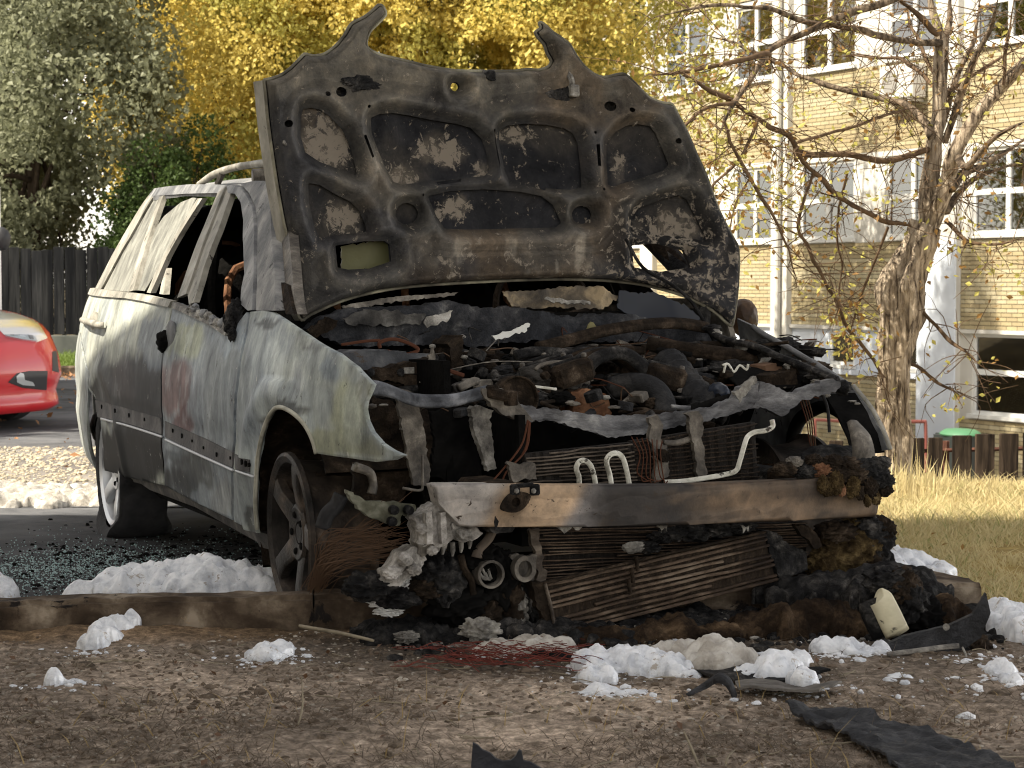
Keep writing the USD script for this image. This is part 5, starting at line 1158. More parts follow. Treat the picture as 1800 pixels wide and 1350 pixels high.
# hangers
plate('hanger', [(828, 722), (850, 716), (868, 720), (863, 745), (868, 770), (870, 800), (874, 823), (856, 826), (849, 800), (843, 778), (833, 750)], .47, ASHM, .03, .010, .012, 11, label='pale scorched hanging bracket')
plate('hanger', [(1142, 732), (1158, 728), (1165, 735), (1166, 770), (1172, 800), (1176, 840), (1152, 845), (1150, 800), (1144, 765)], .60, BARE, .02, .01, .006, 12)
plate('hanger', [(1206, 726), (1224, 722), (1231, 735), (1236, 780), (1246, 836), (1228, 842), (1220, 790), (1212, 760)], .60, BARE, .02, .01, .006, 13)
pipe('tie_rod', [(1166, 778), (1190, 778), (1212, 772)], .58, .009, BARE, 6)
plate('fitting', [(1158, 790), (1172, 794), (1182, 806), (1174, 816), (1160, 812)], .62, CHARB, .02, .01, .01, 14)
# condenser, radiator and intercooler
def core(name, quad, x, rows, rtube, mfin, mtube, th=.025, label=None, part='cooling_tube'):
    """Heat exchanger between four photo corners (left top, right top, right bottom, left bottom): a finned block and one tube per row."""
    q = PX(quad, x); o = UsdGeom.Xform.Define(stage, free(path_of(car) + '/' + name)).GetPrim(); tag(o, label=label)
    n = 30; u = np.linspace(0, 1, n); V = []
    for i in range(n):
        for t in (0, 1): V.append((q[0] * (1 - u[i]) + q[1] * u[i]) * (1 - t) + (q[3] * (1 - u[i]) + q[2] * u[i]) * t - [th * .35 + .004 * ((i * 37) % 5) / 5, 0, 0])
    i = np.arange(n - 1) * 2; F = np.vstack([np.stack([i, i + 1, i + 3], 1), np.stack([i, i + 3, i + 2], 1)])
    put('fins', thick(np.array(V), F, (-th, 0, 0)), mfin, o)
    for r in range(rows):
        t = (r + .5) / rows; a, b = q[0] * (1 - t) + q[3] * t, q[1] * (1 - t) + q[2] * t
        rr = random.Random(r + int(1000 * abs(x)))
        P = [a * (1 - s) + b * s + [rr.uniform(-.004, .004), 0, rr.uniform(-.0025, .0025)] for s in np.linspace(0 if rr.random() > .12 else rr.uniform(0, .3), 1 if rr.random() > .15 else rr.uniform(.6, .95), 9)]
        put(part, tube(P, rtube, 5, 2, prof=lambda a, t: .55 + .6 * abs(np.cos(a))), mtube, o, smooth=True)
    return o
FIN = look('fins', [(.3, (.012, .009, .007)), (.5, (.035, .024, .016)), (.66, (.085, .06, .04)), (.8, (.2, .16, .12))], scale=26, detail=12, nrough=.75, stretch=(1, 3.5, .8), bump=1.0, bscale=160, dist=.01, rough=.85)
FIND = look('fins_dark', [(.3, (.006, .005, .005)), (.6, (.02, .016, .013)), (.8, (.06, .047, .036))], scale=26, detail=10, stretch=(1, 3.5, .8), bump=1.0, bscale=160, dist=.01, rough=.9)
TUBM = look('tube_metal', [(.35, (.022, .017, .013)), (.5, (.07, .055, .042)), (.65, (.17, .14, .11))], scale=16, detail=12, nrough=.7, bump=.5, rough=.6, stretch=(1, .5, 1))
TUBR = look('tube_rusty', [(.35, (.012, .008, .006)), (.48, (.045, .03, .02)), (.56, (.10, .07, .048)), (.68, (.22, .175, .13))], scale=7, detail=12, nrough=.72, bump=.5, rough=.65, stretch=(1, .7, 1))
core('condenser', [(924, 798), (1112, 778), (1122, 862), (932, 868)], .585, 12, .0034, FIND, TUBM, label='upper condenser with bare bent tubes')
core('condenser', [(1112, 776), (1330, 742), (1336, 850), (1120, 862)], .58, 13, .0030, FIND, FIN)
core('radiator', [(940, 928), (1420, 918), (1420, 1000), (962, 1030)], .55, 18, .0030, FIND, TUBR)
core('intercooler', [(955, 1026), (1345, 936), (1366, 1016), (974, 1114)], .655, 9, .0062, FIN, TUBR, label='tilted intercooler with rusty cross tubes')
plate('end_tank', [(934, 1022), (956, 1024), (966, 1060), (977, 1114), (962, 1100), (944, 1064)], .66, CHARB, .05, .012, .015, 21)
plate('end_tank', [(1345, 934), (1362, 936), (1380, 952), (1418, 968), (1420, 1000), (1400, 1010), (1368, 1018), (1356, 980)], .65, CHAR, .05, .012, .012, 22)
plate('side_plate', [(930, 930), (942, 930), (962, 1022), (950, 1030), (940, 985)], .60, TUBM, .02, .012, .006, 23)
pipe('core_edge', [(958, 1026), (968, 1065), (977, 1114)], .668, .005, TUBM, 6)
pipe('core_edge', [(975, 1116), (1170, 1068), (1367, 1018)], .664, .005, TUBR, 6); pipe('core_edge', [(955, 1026), (1150, 978), (1346, 935)], .664, .004, CHARB, 6)
for k, (px, py) in enumerate(((1110, 1010), (1118, 990), (1105, 1030))): pipe('rib', [(px, py - 12), (px + 3, py + 14)], .668, .006, CHARB, 6)
pipe('coolant_pipe', [(1018, 862), (1018, 840), (1013, 824), (1018, 812), (1028, 810), (1038, 818), (1044, 835), (1048, 860)], .63, .0078, WHITEP, 8)
pipe('coolant_pipe', [(1076, 862), (1072, 835), (1066, 812), (1072, 800), (1084, 797), (1094, 804), (1101, 825), (1108, 862)], .63, .0078, WHITEP, 8)
pipe('coolant_pipe', [(1357, 738), (1358, 750), (1345, 757), (1326, 760), (1314, 768), (1308, 784), (1300, 812), (1293, 828), (1270, 835), (1230, 842), (1200, 846), (1168, 848)], .62, .0075, WHITEP, 8)
plate('plate', [(893, 815), (940, 812), (943, 842), (900, 848)], .62, BARE, .02, .01, .006, 25)
put('headlamp_glass', blob(cl(1115, 962, 0, .63), (.02, .035, .016), 3, .3, 3, 2), ASHM, car, smooth=True)
for k, (px, py, s) in enumerate(((1180, 940, .04), (1220, 935, .05), (1140, 962, .035), (1260, 930, .045), (1300, 925, .04), (1160, 945, .03))):
    v, f = blob((0, 0, 0), (.04, s, s * .5), 3, .6, 3, k + 30); put('charred_rag', (v + cl(px, py, 0, .62), f), CHAR, car, smooth=True)
for k, (px, w) in enumerate(((1000, 26), (1165, 10), (1310, 8))):
    plate('torn_edge', [(px - w, 924), (px + w, 923), (px + w * .6, 934), (px + w * .2, 928), (px - w * .3, 938), (px - w * .6, 929)], BX + .0, ASHM, .004, .008, .003, k)

# near side: lamp cavity, brackets, molten aluminium
put('cavity_wall', [bx((.30, -.36, .47), (.5, .02, .36))], SOOT, car)
plate('inner_panel', [(700, 700), (735, 712), (748, 760), (757, 830), (752, 852), (726, 852), (714, 785), (702, 735)], .40, BARE, .02, .014, .02, 31, label='grey scorched inner panel behind the missing headlamp')
plate('inner_panel', [(655, 700), (690, 705), (715, 760), (720, 850), (700, 900), (650, 900), (640, 850), (668, 812), (690, 800), (665, 770), (650, 740)], .33, CHARB, .02, .02, .03, 32)
plate('inner_panel', [(760, 715), (830, 705), (845, 780), (850, 848), (760, 850)], .36, SOOT, .02, .02, .05, 33)
plate('lamp_bracket', [(610, 862), (622, 866), (645, 880), (690, 884), (730, 887), (732, 900), (722, 906), (704, 904), (702, 924), (684, 922), (650, 910), (622, 888)], .58, look('olive_bracket', [(.35, (.03, .03, .02)), (.5, (.09, .09, .063)), (.65, (.19, .19, .15))], scale=16, bump=.4, rough=.6), .03, .009, .008, 34, label='olive grey broken lamp bracket')
for px, py in ((690, 896), (716, 896), (687, 916)): put('bush', (lathe([(0, .02), (.012, .022), (.013, 0)], 12, 'x')[0] + cl(px, py, 0, .585), lathe([(0, .02), (.012, .022), (.013, 0)], 12, 'x')[1]), CHAR, car, smooth=30)
pipe('bracket_arm', [(622, 820), (648, 830), (655, 850), (652, 868)], .5, [.02, .018, .016, .02], BARE, 7, prof=lambda a, t: .4 + .7 * abs(np.cos(a)))
plate('inner_panel', [(620, 815), (652, 818), (654, 868), (640, 880), (622, 868)], .49, CHARB, .02, .01, .012, 36)
pipe('air_hose', [(600, 870), (590, 890), (575, 905), (566, 930)], .42, .022, RUBB, 8); pipe('brake_line', [(742, 800), (743, 850), (738, 862), (708, 858)], .5, .004, BARE, 6)
put('caliper', blob(cl(590, 835, 1, -.70), (.08, .06, .06), 4, .4, 2.5, 6), ASHM, car, smooth=True)
put('wheel_carrier', blob(cl(600, 920, 1, -.66), (.10, .08, .17), 4, .35, 2.5, 7), CHARB, car, smooth=True)
plate('splash_guard', [(560, 830), (640, 820), (650, 900), (690, 960), (690, 1030), (560, 1035)], .15, CHARB, .02, .03, .05, 39)
ALU = look('molten_alu', [(.35, (.07, .065, .058)), (.46, (.19, .178, .16)), (.56, (.34, .32, .295)), (.68, (.52, .50, .47))], scale=16, detail=12, nrough=.7, bump=.9, bscale=50, dist=.012, rough=.65, spec=.3)
plate('molten_aluminium', [(728, 912), (745, 900), (772, 886), (790, 892), (800, 905), (836, 922), (832, 940), (812, 950), (790, 950), (786, 962), (766, 960), (752, 955), (735, 958)], .64, ALU, .07, .010, .03, 91, fr=16, label='pale half melted aluminium block')
for px0, px1 in ((748, 758), (774, 783)): plate('casting_rib', [(px0, 902), (px1, 898), (px1 + 4, 956), (px0 + 3, 958)], .672, ALU, .03, .008, .006, px0, jag=.004)
plate('molten_aluminium', [(722, 958), (738, 962), (748, 978), (745, 1000), (730, 1018), (706, 1034), (684, 1034), (672, 1020), (676, 1002), (694, 986), (704, 968)], .64, ALU, .07, .009, .035, 92, fr=18)
plate('molten_aluminium', [(800, 912), (836, 920), (846, 935), (830, 950), (806, 952), (796, 938)], .66, ALU, .05, .009, .03, 93, fr=20)
plate('molten_aluminium', [(735, 955), (756, 950), (768, 962), (752, 978), (738, 976)], .655, BARE, .04, .008, .02, 94, fr=20)
for k, (px, py, s_) in enumerate(((712, 985, .016), (690, 1008, .018), (728, 1002, .015), (742, 930, .014), (815, 938, .016), (760, 968, .012))):
    v, f = blob((0, 0, 0), (s_, s_ * 1.3, s_), 3, .4, 3, k + 80); put('aluminium_bead', (v + cl(px, py, 0, .66), f), ALU, car, smooth=True)
for k, (px, py) in enumerate(((778, 965), (795, 968), (810, 962), (825, 955), (770, 960))): pipe('drip', [(px, py - 15), (px + 1, py), (px, py + 10)], .63, [.008, .007, .003], ASHM, 6)
pipe('leg_bracket', [(866, 930), (858, 948), (842, 966), (838, 980)], .62, [.018, .016, .015, .02], look('tan_bracket', [(.35, (.04, .032, .024)), (.65, (.14, .11, .085))], scale=14, rough=.6), 6, prof=lambda a, t: .5 + .6 * abs(np.cos(a)))
pipe('hose', [(810, 975), (816, 1000), (828, 1020), (832, 1045)], .62, .010, CHARB, 8)
def ring(c, r0, r1, d, sy=1, sz=1, n=24):
    v, f = lathe([(r0, 0), (r0, d), (r1, d), (r1, 0), (r0, 0)], n, 'x'); v[:, 1] *= sy; v[:, 2] *= sz; return v + c, f
put('fog_lamp', [ring(cl(852, 1006, 0, .60), .031, .038, .05)], BARE, car, smooth=30); put('fog_lamp_bowl', (lambda m: (m[0] + cl(852, 1006, 0, .58), m[1]))(lathe([(0, 0), (.02, .008), (.034, .03)], 20, 'x')), SOOT, car, smooth=True)
for k in range(5): pipe('glass_shard', [(838 + 5 * k, 1000 + (k * 7) % 14), (846 + 4 * k, 1012 + (k * 5) % 9), (856 + 2 * k, 1018)], .625, .004, ASHM, 5)
put('horn_ring', [ring(cl(916, 998, 0, .62), .020, .031, .03, 1, 1.15)], BARE, car, smooth=30); plate('horn_plate', [(897, 975), (940, 978), (942, 1020), (930, 1022), (905, 1018), (897, 1000)], .60, BARE, .015, .01, .006, 41)
for k, (px, py, sy, sz, m) in enumerate(((870, 1020, .06, .09, SOOT), (780, 1020, .07, .07, CHAR), (760, 1000, .05, .05, CHAR), (810, 1060, .09, .06, SOOT), (905, 1070, .035, .06, ASHM), (890, 1050, .04, .08, CHARB), (850, 1080, .06, .05, CHARB), (650, 1030, .07, .04, CHAR), (700, 1050, .06, .03, CHAR), (925, 1060, .025, .07, CHAR), (835, 975, .05, .05, SOOT), (740, 1035, .05, .03, CHARB))):
    v, f = blob((0, 0, 0), (.07, sy, sz), 4, .5, 3, k + 100, oct=5); put('charred_lump', (v + cl(px, py, 0, .56), f), m, car, smooth=True)
# steel cord of the burnt tyre
rng = np.random.default_rng(12); cords = []
for k in range(90):
    a = np.array([552 + rng.normal() * 9, 1034 + rng.normal() * 5]); b = np.array([690 + rng.normal() * 22, 945 + rng.normal() * 28]); m = (a + b) / 2 + [rng.normal() * 16 - 18, -26 + rng.normal() * 16]
    cords.append(tube(PX([tuple(a), tuple(.5 * (a + m) + [-3, -7]), tuple(m), tuple(b)], [.42, .5, .53, .55 + rng.normal() * .02]), .0011, 3, 4, cap=False))
put('tyre_cord', cords, STEELW, car)

# ================================================================== engine bay
SHEETG = look('grey_sheet', [(.35, (.014, .0135, .013)), (.5, (.05, .047, .043)), (.64, (.13, .125, .115))], scale=12, detail=12, bump=.6, rough=.7)
plate('cowl', [(538, 582), (560, 560), (600, 546), (650, 540), (720, 536), (800, 532), (870, 540), (940, 552), (1000, 556), (1080, 552), (1160, 560), (1240, 575), (1262, 600), (1180, 606), (1000, 600), (860, 604), (700, 612), (600, 606)], -.40, look('cowl_burnt', [(.35, (.005, .0055, .007)), (.48, (.014, .015, .018)), (.58, (.04, .04, .043)), (.68, (.13, .127, .12))], scale=9, detail=12, nrough=.7, bump=.8, bscale=60, dist=.01, rough=.7), .05, .02, .03, 51, label='crumpled cowl panel below the windscreen')
plate('windscreen_remains', [(1090, 512), (1150, 516), (1205, 535), (1240, 566), (1180, 568), (1120, 558), (1085, 540)], -.46, DGLASS, .006, .02, .006, 52, label='dark piece of broken windscreen')
plate('windscreen_remains', [(880, 515), (960, 505), (1060, 505), (1090, 520), (1060, 545), (980, 540), (900, 540)], -.47, look('sunlit_dashboard_tan', [(.35, (.03, .025, .02)), (.5, (.09, .072, .05)), (.64, (.26, .20, .12))], scale=12, detail=12, bump=.5, rough=.5), .006, .02, .02, 53)  # tan stands for sunlight on the dashboard behind the windscreen gap
plate('windscreen_remains', [(600, 432), (684, 422), (688, 462), (650, 474), (600, 476)], -.62, look('olive_glass', [(.3, (.10, .10, .045)), (.7, (.17, .165, .075))], scale=3, rough=.3), .006, .02, .002, 54)
plate('cowl_piece', [(540, 578), (575, 556), (594, 566), (590, 580), (552, 592)], -.36, CHARB, .01, .012, .012, 55); plate('cowl_piece', [(600, 560), (640, 543), (690, 546), (750, 552), (740, 566), (660, 572), (615, 574)], -.36, SHEETG, .01, .014, .02, 56)
plate('foil', [(745, 566), (752, 554), (775, 550), (795, 545), (790, 560), (770, 570), (752, 572)], -.33, ASHM, .008, .008, .02, 57)
plate('cowl_lip', [(600, 538), (690, 522), (800, 514), (800, 520), (700, 530), (610, 545)], -.47, BARE, .01, .014, .004, 58); plate('cowl_lip', [(960, 522), (1010, 528), (1040, 532), (1040, 536), (1000, 534), (960, 528)], -.42, ASHM, .01, .01, .003, 59)
plate('white_strip', [(866, 590), (890, 582), (915, 574), (930, 567), (934, 572), (926, 582), (900, 590), (872, 598)], -.25, flat('white_plastic', (.62, .62, .58), .5), .01, .008, .004, 60, label='white plastic strip in the engine bay')
plate('yellowish_bracket', [(1030, 590), (1038, 566), (1060, 588), (1045, 594)], -.25, look('khaki', [(.3, (.12, .11, .05)), (.7, (.24, .22, .11))], scale=6), .01, .01, .003, 61)
# near strut tower
TWR = look('tower_top', [(.35, (.03, .032, .037)), (.5, (.075, .078, .084)), (.65, (.16, .16, .157))], scale=9, detail=12, bump=.5, bscale=60, rough=.6, fleck=((.06, .045, .035), 16, .6))
plate('strut_tower', [(598, 628), (620, 618), (660, 615), (700, 620), (760, 622), (758, 632), (700, 642), (645, 654), (615, 648)], .05, TWR, .22, .014, .010, 62)
plate('strut_tower', [(640, 652), (700, 640), (757, 630), (760, 660), (752, 700), (735, 694), (700, 670), (660, 668)], .12, CHARB, .06, .014, .008, 63); put('sticker', [bx(cl(719, 651, 0, .135), (.006, .030, .018))], ASHM, car)
for px in (652, 705): put('tower_nut', blob(cl(px, 655, 0, .13), (.01, .012, .012), 2, .1), CHAR, car)
plate('relay_box', [(790, 600), (815, 590), (815, 640), (795, 650)], -.1, CHARB, .15, .014, .01, 64); plate('tower_edge', [(752, 630), (760, 612), (764, 622), (764, 700), (755, 700)], .12, BARE, .02, .01, .004, 65)
# engine pieces
put('cylinder_head', [(lambda m: (m[0] @ rotm('x', -6).T + cl(972, 668, 0, .05), m[1]))(blob((0, 0, 0), (.16, .105, .055), 4, .16, 2.2, 3))], look('head_casting', [(.35, (.012, .011, .010)), (.5, (.04, .037, .033)), (.65, (.11, .10, .09))], scale=12, detail=12, bump=.9, bscale=50, dist=.012, rough=.6, metallic=.3), car, smooth=True)
for px, py in ((958, 660), (985, 655), (1010, 668), (960, 685), (1000, 690)): put('stud', [bx(cl(px, py, 0, .20), (.03, .022, .022), rotm('x', px % 40), bev=.004)], CHARB, car)
put('rocker_loop', tube(PX([(940, 650), (955, 640), (985, 636), (1015, 640), (1035, 655), (1040, 670)], .18), .006, 6, 4), BARE, car, smooth=True)
plate('manifold', [(1003, 690), (1030, 682), (1066, 690), (1072, 728), (1060, 736), (1010, 730)], .22, RUST, .1, .014, .02, 66, label='rust brown manifold')
def ribbed(pts, x, r, name, mat, rings=10):
    P = smoothpath(PX(pts, x), 14); n = len(P); R = [r * (1 + .10 * math.cos(2 * math.pi * rings * i / n)) for i in range(n)]
    put(name, tube(P, R, 14, smooth=False), mat, car, smooth=True)
HOSE = look('burnt_hose', [(.3, (.004, .004, .0045)), (.5, (.010, .010, .011)), (.7, (.04, .038, .036))], scale=12, detail=12, bump=.9, bscale=40, dist=.012, rough=.7)
ribbed([(1172, 640), (1192, 662), (1215, 690), (1245, 712), (1280, 716)], [.05, .12, .2, .28, .3], .052, 'intake_hose', HOSE, 9)
pipe('coolant_hose', [(1075, 682), (1110, 676), (1145, 682), (1166, 705), (1172, 735)], [.15, .2, .25, .3, .34], [.034, .036, .036, .034, .034], HOSE, 12)
pipe('intake_pipe', [(1110, 668), (1150, 650), (1185, 640), (1200, 636)], [.0, .02, .05, .05], [.026, .03, .032, .03], HOSE, 10)
pipe('long_pipe', [(945, 612), (1000, 598), (1070, 580), (1150, 569), (1200, 569), (1242, 576)], [-.18, -.2, -.22, -.26, -.3, -.32], .020, CHARB, 10)
pipe('long_pipe', [(1138, 605), (1190, 612), (1240, 618), (1290, 625), (1340, 636), (1385, 640)], [-.2, -.15, -.1, -.08, -.05, -.03], [.026, .025, .024, .024, .026, .022], CHARB, 10)
pipe('long_pipe', [(905, 625), (940, 618), (1000, 622), (1040, 630)], -.1, .016, CHAR, 8); pipe('dipstick', [(922, 678), (945, 680), (978, 684)], .33, .0045, WHITEP, 6)
pipe('flat_bar', [(1180, 714), (1220, 718), (1280, 716)], .40, [.006, .009, .008], CROSS, 6)
plate('battery_side', [(1345, 640), (1395, 634), (1400, 650), (1350, 660)], .1, look('brown_box', [(.3, (.09, .05, .03)), (.7, (.2, .12, .075))], scale=8, bump=.5), .1, .012, .008, 70); plate('battery_box', [(1345, 660), (1400, 650), (1402, 680), (1350, 690)], .2, CHARB, .12, .014, .01, 71)
put('lamp_bracket', [tube(PX([(1270, 642), (1280, 640), (1290, 654), (1300, 642), (1312, 650), (1315, 640)], .2), .004, 5, 3), tube(PX([(1272, 655), (1275, 642)], .2), .004, 5)], WHITEP, car, smooth=True)
put('fluid_reservoir', blob(cl(1262, 690, 0, .3), (.05, .03, .03), 3, .15, 3, 3), DGLASS, car, smooth=True)
# loose clutter that filled the bay: hoses, stays, caps and lumps, each piece its own mesh
rng = np.random.default_rng(44); MATS = [CHAR, CHAR, SOOT, CHARB, HOSE, CHARB, BARE, CHAR]
for k in range(210):
    far = rng.uniform(); px = rng.uniform(690, 1440); py = rng.uniform(588, 725)
    if px < 800 and py > 690: continue
    if px > 1300: py = rng.uniform(590, 690)
    x = np.interp(py, [585, 725], [-.36, .40]) + rng.normal() * .05 - .03
    c = cl(px, py, 0, x); c[2] = min(c[2], .80) - .012; m = MATS[rng.integers(len(MATS))]; t = rng.uniform()
    if t < .38:
        d = rng.normal(size=3) * [.06, .11, .02]; e = rng.normal(size=3) * [.06, .09, .025]
        put('charred_hose', tube([c - d, c - .3 * d + [0, 0, .012], c + .3 * e, c + e - [0, 0, .02]], rng.uniform(.004, .017), 7, 4, wob=.008, seed=k), m, car, smooth=True)
    elif t < .62:
        s = rng.uniform(.02, .06, 3) * [1, 1, .6]; put('charred_bracket', bx(c, s, rotm('z', rng.uniform(0, 90)) @ rotm('x', rng.uniform(-25, 25)), bev=.004), m, car)
    elif t < .75:
        r = rng.uniform(.012, .03); v, f = lathe([(0, .0), (r, 0), (r, r), (r * .8, r * 1.1), (0, r * 1.1)], 12); put('burnt_cap', (v @ rotm('x', rng.uniform(-40, 40)).T + c, f), m, car, smooth=30)
    else:
        s = rng.uniform(.025, .06); v, f = blob((0, 0, 0), (s, s, s * .5), 3, .55, 3, k + 200, oct=4); put('charred_lump', (v + c, f), m, car, smooth=True)
for k in range(60):                                           # ash flakes and loose wires
    px, py = rng.uniform(700, 1440), rng.uniform(585, 715); x = np.interp(py, [585, 725], [-.34, .42]); c = cl(px, py, 0, x)
    d = rng.normal(size=3) * [.03, .06, .012]; put('wire', tube([c - d, c + rng.normal(size=3) * .02, c + d], .002, 4, 4), (COPP, STEELW, CHAR, BARE)[k % 4], car, smooth=True)
for k in range(46):
    px, py = rng.uniform(640, 1530), rng.uniform(585, 720); x = np.interp(py, [585, 725], [-.33, .44]); c = cl(px, py, 0, x)
    v, f = blob((0, 0, 0), rng.uniform(.006, .016, 3) * [1, 1.4, .5], 2, .5, 3, k); put('ash_flake', (v + c, f), (ASHM, BARE)[k % 2], car, smooth=True)
pipe('wire_loom', [(668, 612), (668, 602), (690, 596), (715, 602), (735, 614), (720, 622), (700, 622), (680, 617)], -.05, .006, COPP, 6); pipe('wire_loom', [(755, 624), (762, 640), (785, 650), (815, 660)], .0, .007, COPP, 6); pipe('wire_loom', [(600, 606), (640, 600), (668, 598)], -.1, .005, COPP, 6)
for pts in ([(928, 738), (920, 775), (905, 800), (880, 830), (862, 850)], [(930, 740), (926, 780), (918, 800)], [(932, 742), (925, 790), (890, 830), (880, 860), (868, 900)]): pipe('wire', pts, .60, .0028, COPP, 5)
for k in range(7): pipe('wire', [(1110 + k * 9, 768 + k), (1125 + k * 6, 800), (1120 + k * 8, 830 + (k * 13) % 20), (1138 + k * 6, 845)], .63, .0018, COPP, 4)
for k in range(4): pipe('wire', [(1405 + k * 5, 700), (1418 + k * 4, 740), (1424 + k * 4, 780 + (k * 7) % 30), (1440 + k * 3, 810)], .3 + .01 * k, .002, (COPP, STEELW)[k % 2], 4)
pipe('cable', [(1100, 420), (1130, 470), (1180, 500), (1215, 530), (1240, 570), (1255, 600)], [-.45, -.42, -.40, -.38, -.34, -.3], .006, CHAR, 6)
pipe('cable', [(1445, 690), (1455, 720), (1458, 760)], .3, .005, RUBB, 6)
put('washer_pipe', tube(PX([(1242, 576), (1262, 592), (1285, 600), (1330, 612), (1400, 640), (1470, 668)], [-.3, -.25, -.15, 0, .2, .38]), .012, 6, 4, wob=.01), CHAR, car, smooth=True)
for k in range(26):
    t = k / 25; px, py = 1250 + 230 * t, 588 + 88 * t + rng.normal() * 6; c = cl(px, py, 0, -.3 + .7 * t)
    v, f = blob((0, 0, 0), rng.uniform(.012, .035, 3) * [1, 1.2, .7], 2, .6, 3, k + 300); put('charred_lump', (v + c, f), (CHAR, ASHM, CHARB, CHAR, SOOT)[k % 5], car, smooth=True)

# valve covers, intake runners and the belt pulley of the engine
for y0, ry_ in ((-.20, 14), (.16, -14)):
    o = cl(960 if y0 < 0 else 1120, 655 if y0 < 0 else 660, 0, .02); R = rotm('x', ry_) @ rotm('z', 3)
    vc = put('valve_cover', [bx(o, (.42, .13, .07), R, bev=.014)], CHARB, car)
    for k in range(5): put('cover_rib', [bx(o + R @ np.array([-.16 + .08 * k, 0, .037]), (.014, .12, .012), R, bev=.003)], CHAR, vc)
    for k in range(6): put('cover_bolt', [bx(o + R @ np.array([-.17 + .068 * k, .055 * (1 if k % 2 else -1), .040]), (.014, .014, .014), R @ rotm('z', 30), bev=.003)], BARE, vc)
for k in range(5):
    c = cl(1035 + 13 * k, 640, 0, -.12 + .075 * k); put('intake_runner', tube([c + [0, -.13, -.04], c + [0, -.07, .02], c + [0, .02, .03], c + [0, .10, -.03]], .021, 9, 4, wob=.008, seed=k), (CHAR, CHARB)[k % 2], car, smooth=True)
pl = cl(905, 700, 0, .40); put('belt_pulley', (lathe([(0, .02), (.02, .022), (.024, .008), (.055, .010), (.06, .022), (.064, .022), (.064, -.02), (0, -.02)], 28, 'x')[0] + pl, lathe([(0, .02), (.02, .022), (.024, .008), (.055, .010), (.06, .022), (.064, .022), (.064, -.02), (0, -.02)], 28, 'x')[1]), CHARB, car, smooth=35)

# ================================================================== red car, only its nose in view
RED = usdkit.material(stage, '/World/Looks/red_car_paint', {'p': ('principled_bsdf', {'base_color': (.36, .012, .016), 'roughness': .28, 'coat_weight': .8, 'coat_roughness': .06, 'specular_ior_level': .5})}, [], surface='p.BSDF')
BLKP = flat('black_plastic', (.02, .02, .022), .5); LAMPG = flat('lamp_reflector', (.38, .40, .41), .35, .3); CLEAR = pane_look('lamp_lens', (.93, .95, .96), .25, 1.15)
CHROME = flat('chrome', (.7, .7, .7), .12, 1.0); TGLASS = flat('tinted_glass', (.012, .016, .018), .06)
ra = math.radians(-24); RX = np.array([math.cos(ra), math.sin(ra), 0]); RY = np.array([-math.sin(ra), math.cos(ra), 0])
tip = at_y(48, 640, 14.6); tip[2] = -.10
red = thing('red_car', 'glossy red hatchback of which only the nose shows at the left edge', 'car', tip, -24)
zt = np.array([.13, .17, .22, .28, .34, .40, .47, .54, .60, .66, .72, .78, .83, .88, .93, .97])
xf = np.interp(zt, [.13, .17, .20, .25, .32, .40, .48, .56, .64, .72, .78, .84, .90, .97], [-.06, .0, .0, -.06, -.03, .0, -.01, -.03, -.07, -.11, -.17, -.28, -.52, -1.15])
wh = np.interp(zt, [.13, .2, .4, .7, .9, .97], [.78, .85, .875, .88, .85, .81])
def ring_xy(x0, w, back=-4.1, tap=.50, n=40):
    s = np.linspace(-1, 1, n); y = w * np.sign(s) * np.abs(s) ** .8
    x = x0 - tap * np.abs(y / w) ** 3.4 
    return np.vstack([np.column_stack([x, y]), [[back + .25, w * .97], [back, w * .7], [back, -w * .7], [back + .25, -w * .97]]])
def loft(zs, xs, ws, back=None, tap=.5):
    R = [ring_xy(x, w, -4.1 if back is None else back[k], tap) for k, (x, w) in enumerate(zip(xs, ws))]; n = len(R[0])
    V = np.vstack([np.column_stack([r, np.full(n, z)]) for r, z in zip(R, zs)]); F = []
    for i in range(len(zs) - 1):
        for j in range(n):
            a, b = i * n + j, i * n + (j + 1) % n; F += [[a, b, b + n], [a, b + n, a + n]]
    m = len(V); V = np.vstack([V, [[-2, 0, zs[0]], [-2, 0, zs[-1]]]])
    for j in range(n): F += [[m, (j + 1) % n, j], [m + 1, (len(zs) - 1) * n + j, (len(zs) - 1) * n + (j + 1) % n]]
    return V, np.array(F)
bodyV, bodyF = loft(zt, xf, wh); put('body', (bodyV, bodyF), RED, red, smooth=30)
gz = np.array([.97, 1.1, 1.25, 1.38, 1.44]); put('glasshouse', loft(gz, [-1.20, -1.42, -1.68, -1.95, -2.2], [.80, .74, .67, .60, .5], [-4.0, -3.9, -3.8, -3.65, -3.5], .25), TGLASS, red, smooth=30)
put('roof', loft(np.array([1.40, 1.46, 1.48]), [-1.95, -2.05, -2.4], [.60, .54, .3], [-3.7, -3.6, -3.2], .2), RED, red, smooth=30)
def raymesh(V, F, o, d):
    a, e1, e2 = V[F[:, 0]], V[F[:, 1]] - V[F[:, 0]], V[F[:, 2]] - V[F[:, 0]]
    h = np.cross(d, e2); det = (e1 * h).sum(1); ok = np.abs(det) > 1e-12; inv = np.where(ok, 1 / np.where(ok, det, 1), 0)
    s = o - a; u = (s * h).sum(1) * inv; q = np.cross(s, e1); v = (q @ d) * inv; t = (e2 * q).sum(1) * inv
    hit = ok & (u >= -1e-6) & (v >= -1e-6) & (u + v <= 1 + 1e-6) & (t > .1)
    return t[hit].min() if hit.any() else None
def toloc(p): q = np.asarray(p) - tip; return np.stack([q @ RX, q @ RY, q[..., 2]], -1)
def onred(px, py):
    o = toloc(EYEP); dd = ray(px, py); d = np.array([dd @ RX, dd @ RY, dd[2]]); t = raymesh(bodyV, bodyF, o, d)
    return None if t is None else (o + d * t, d)
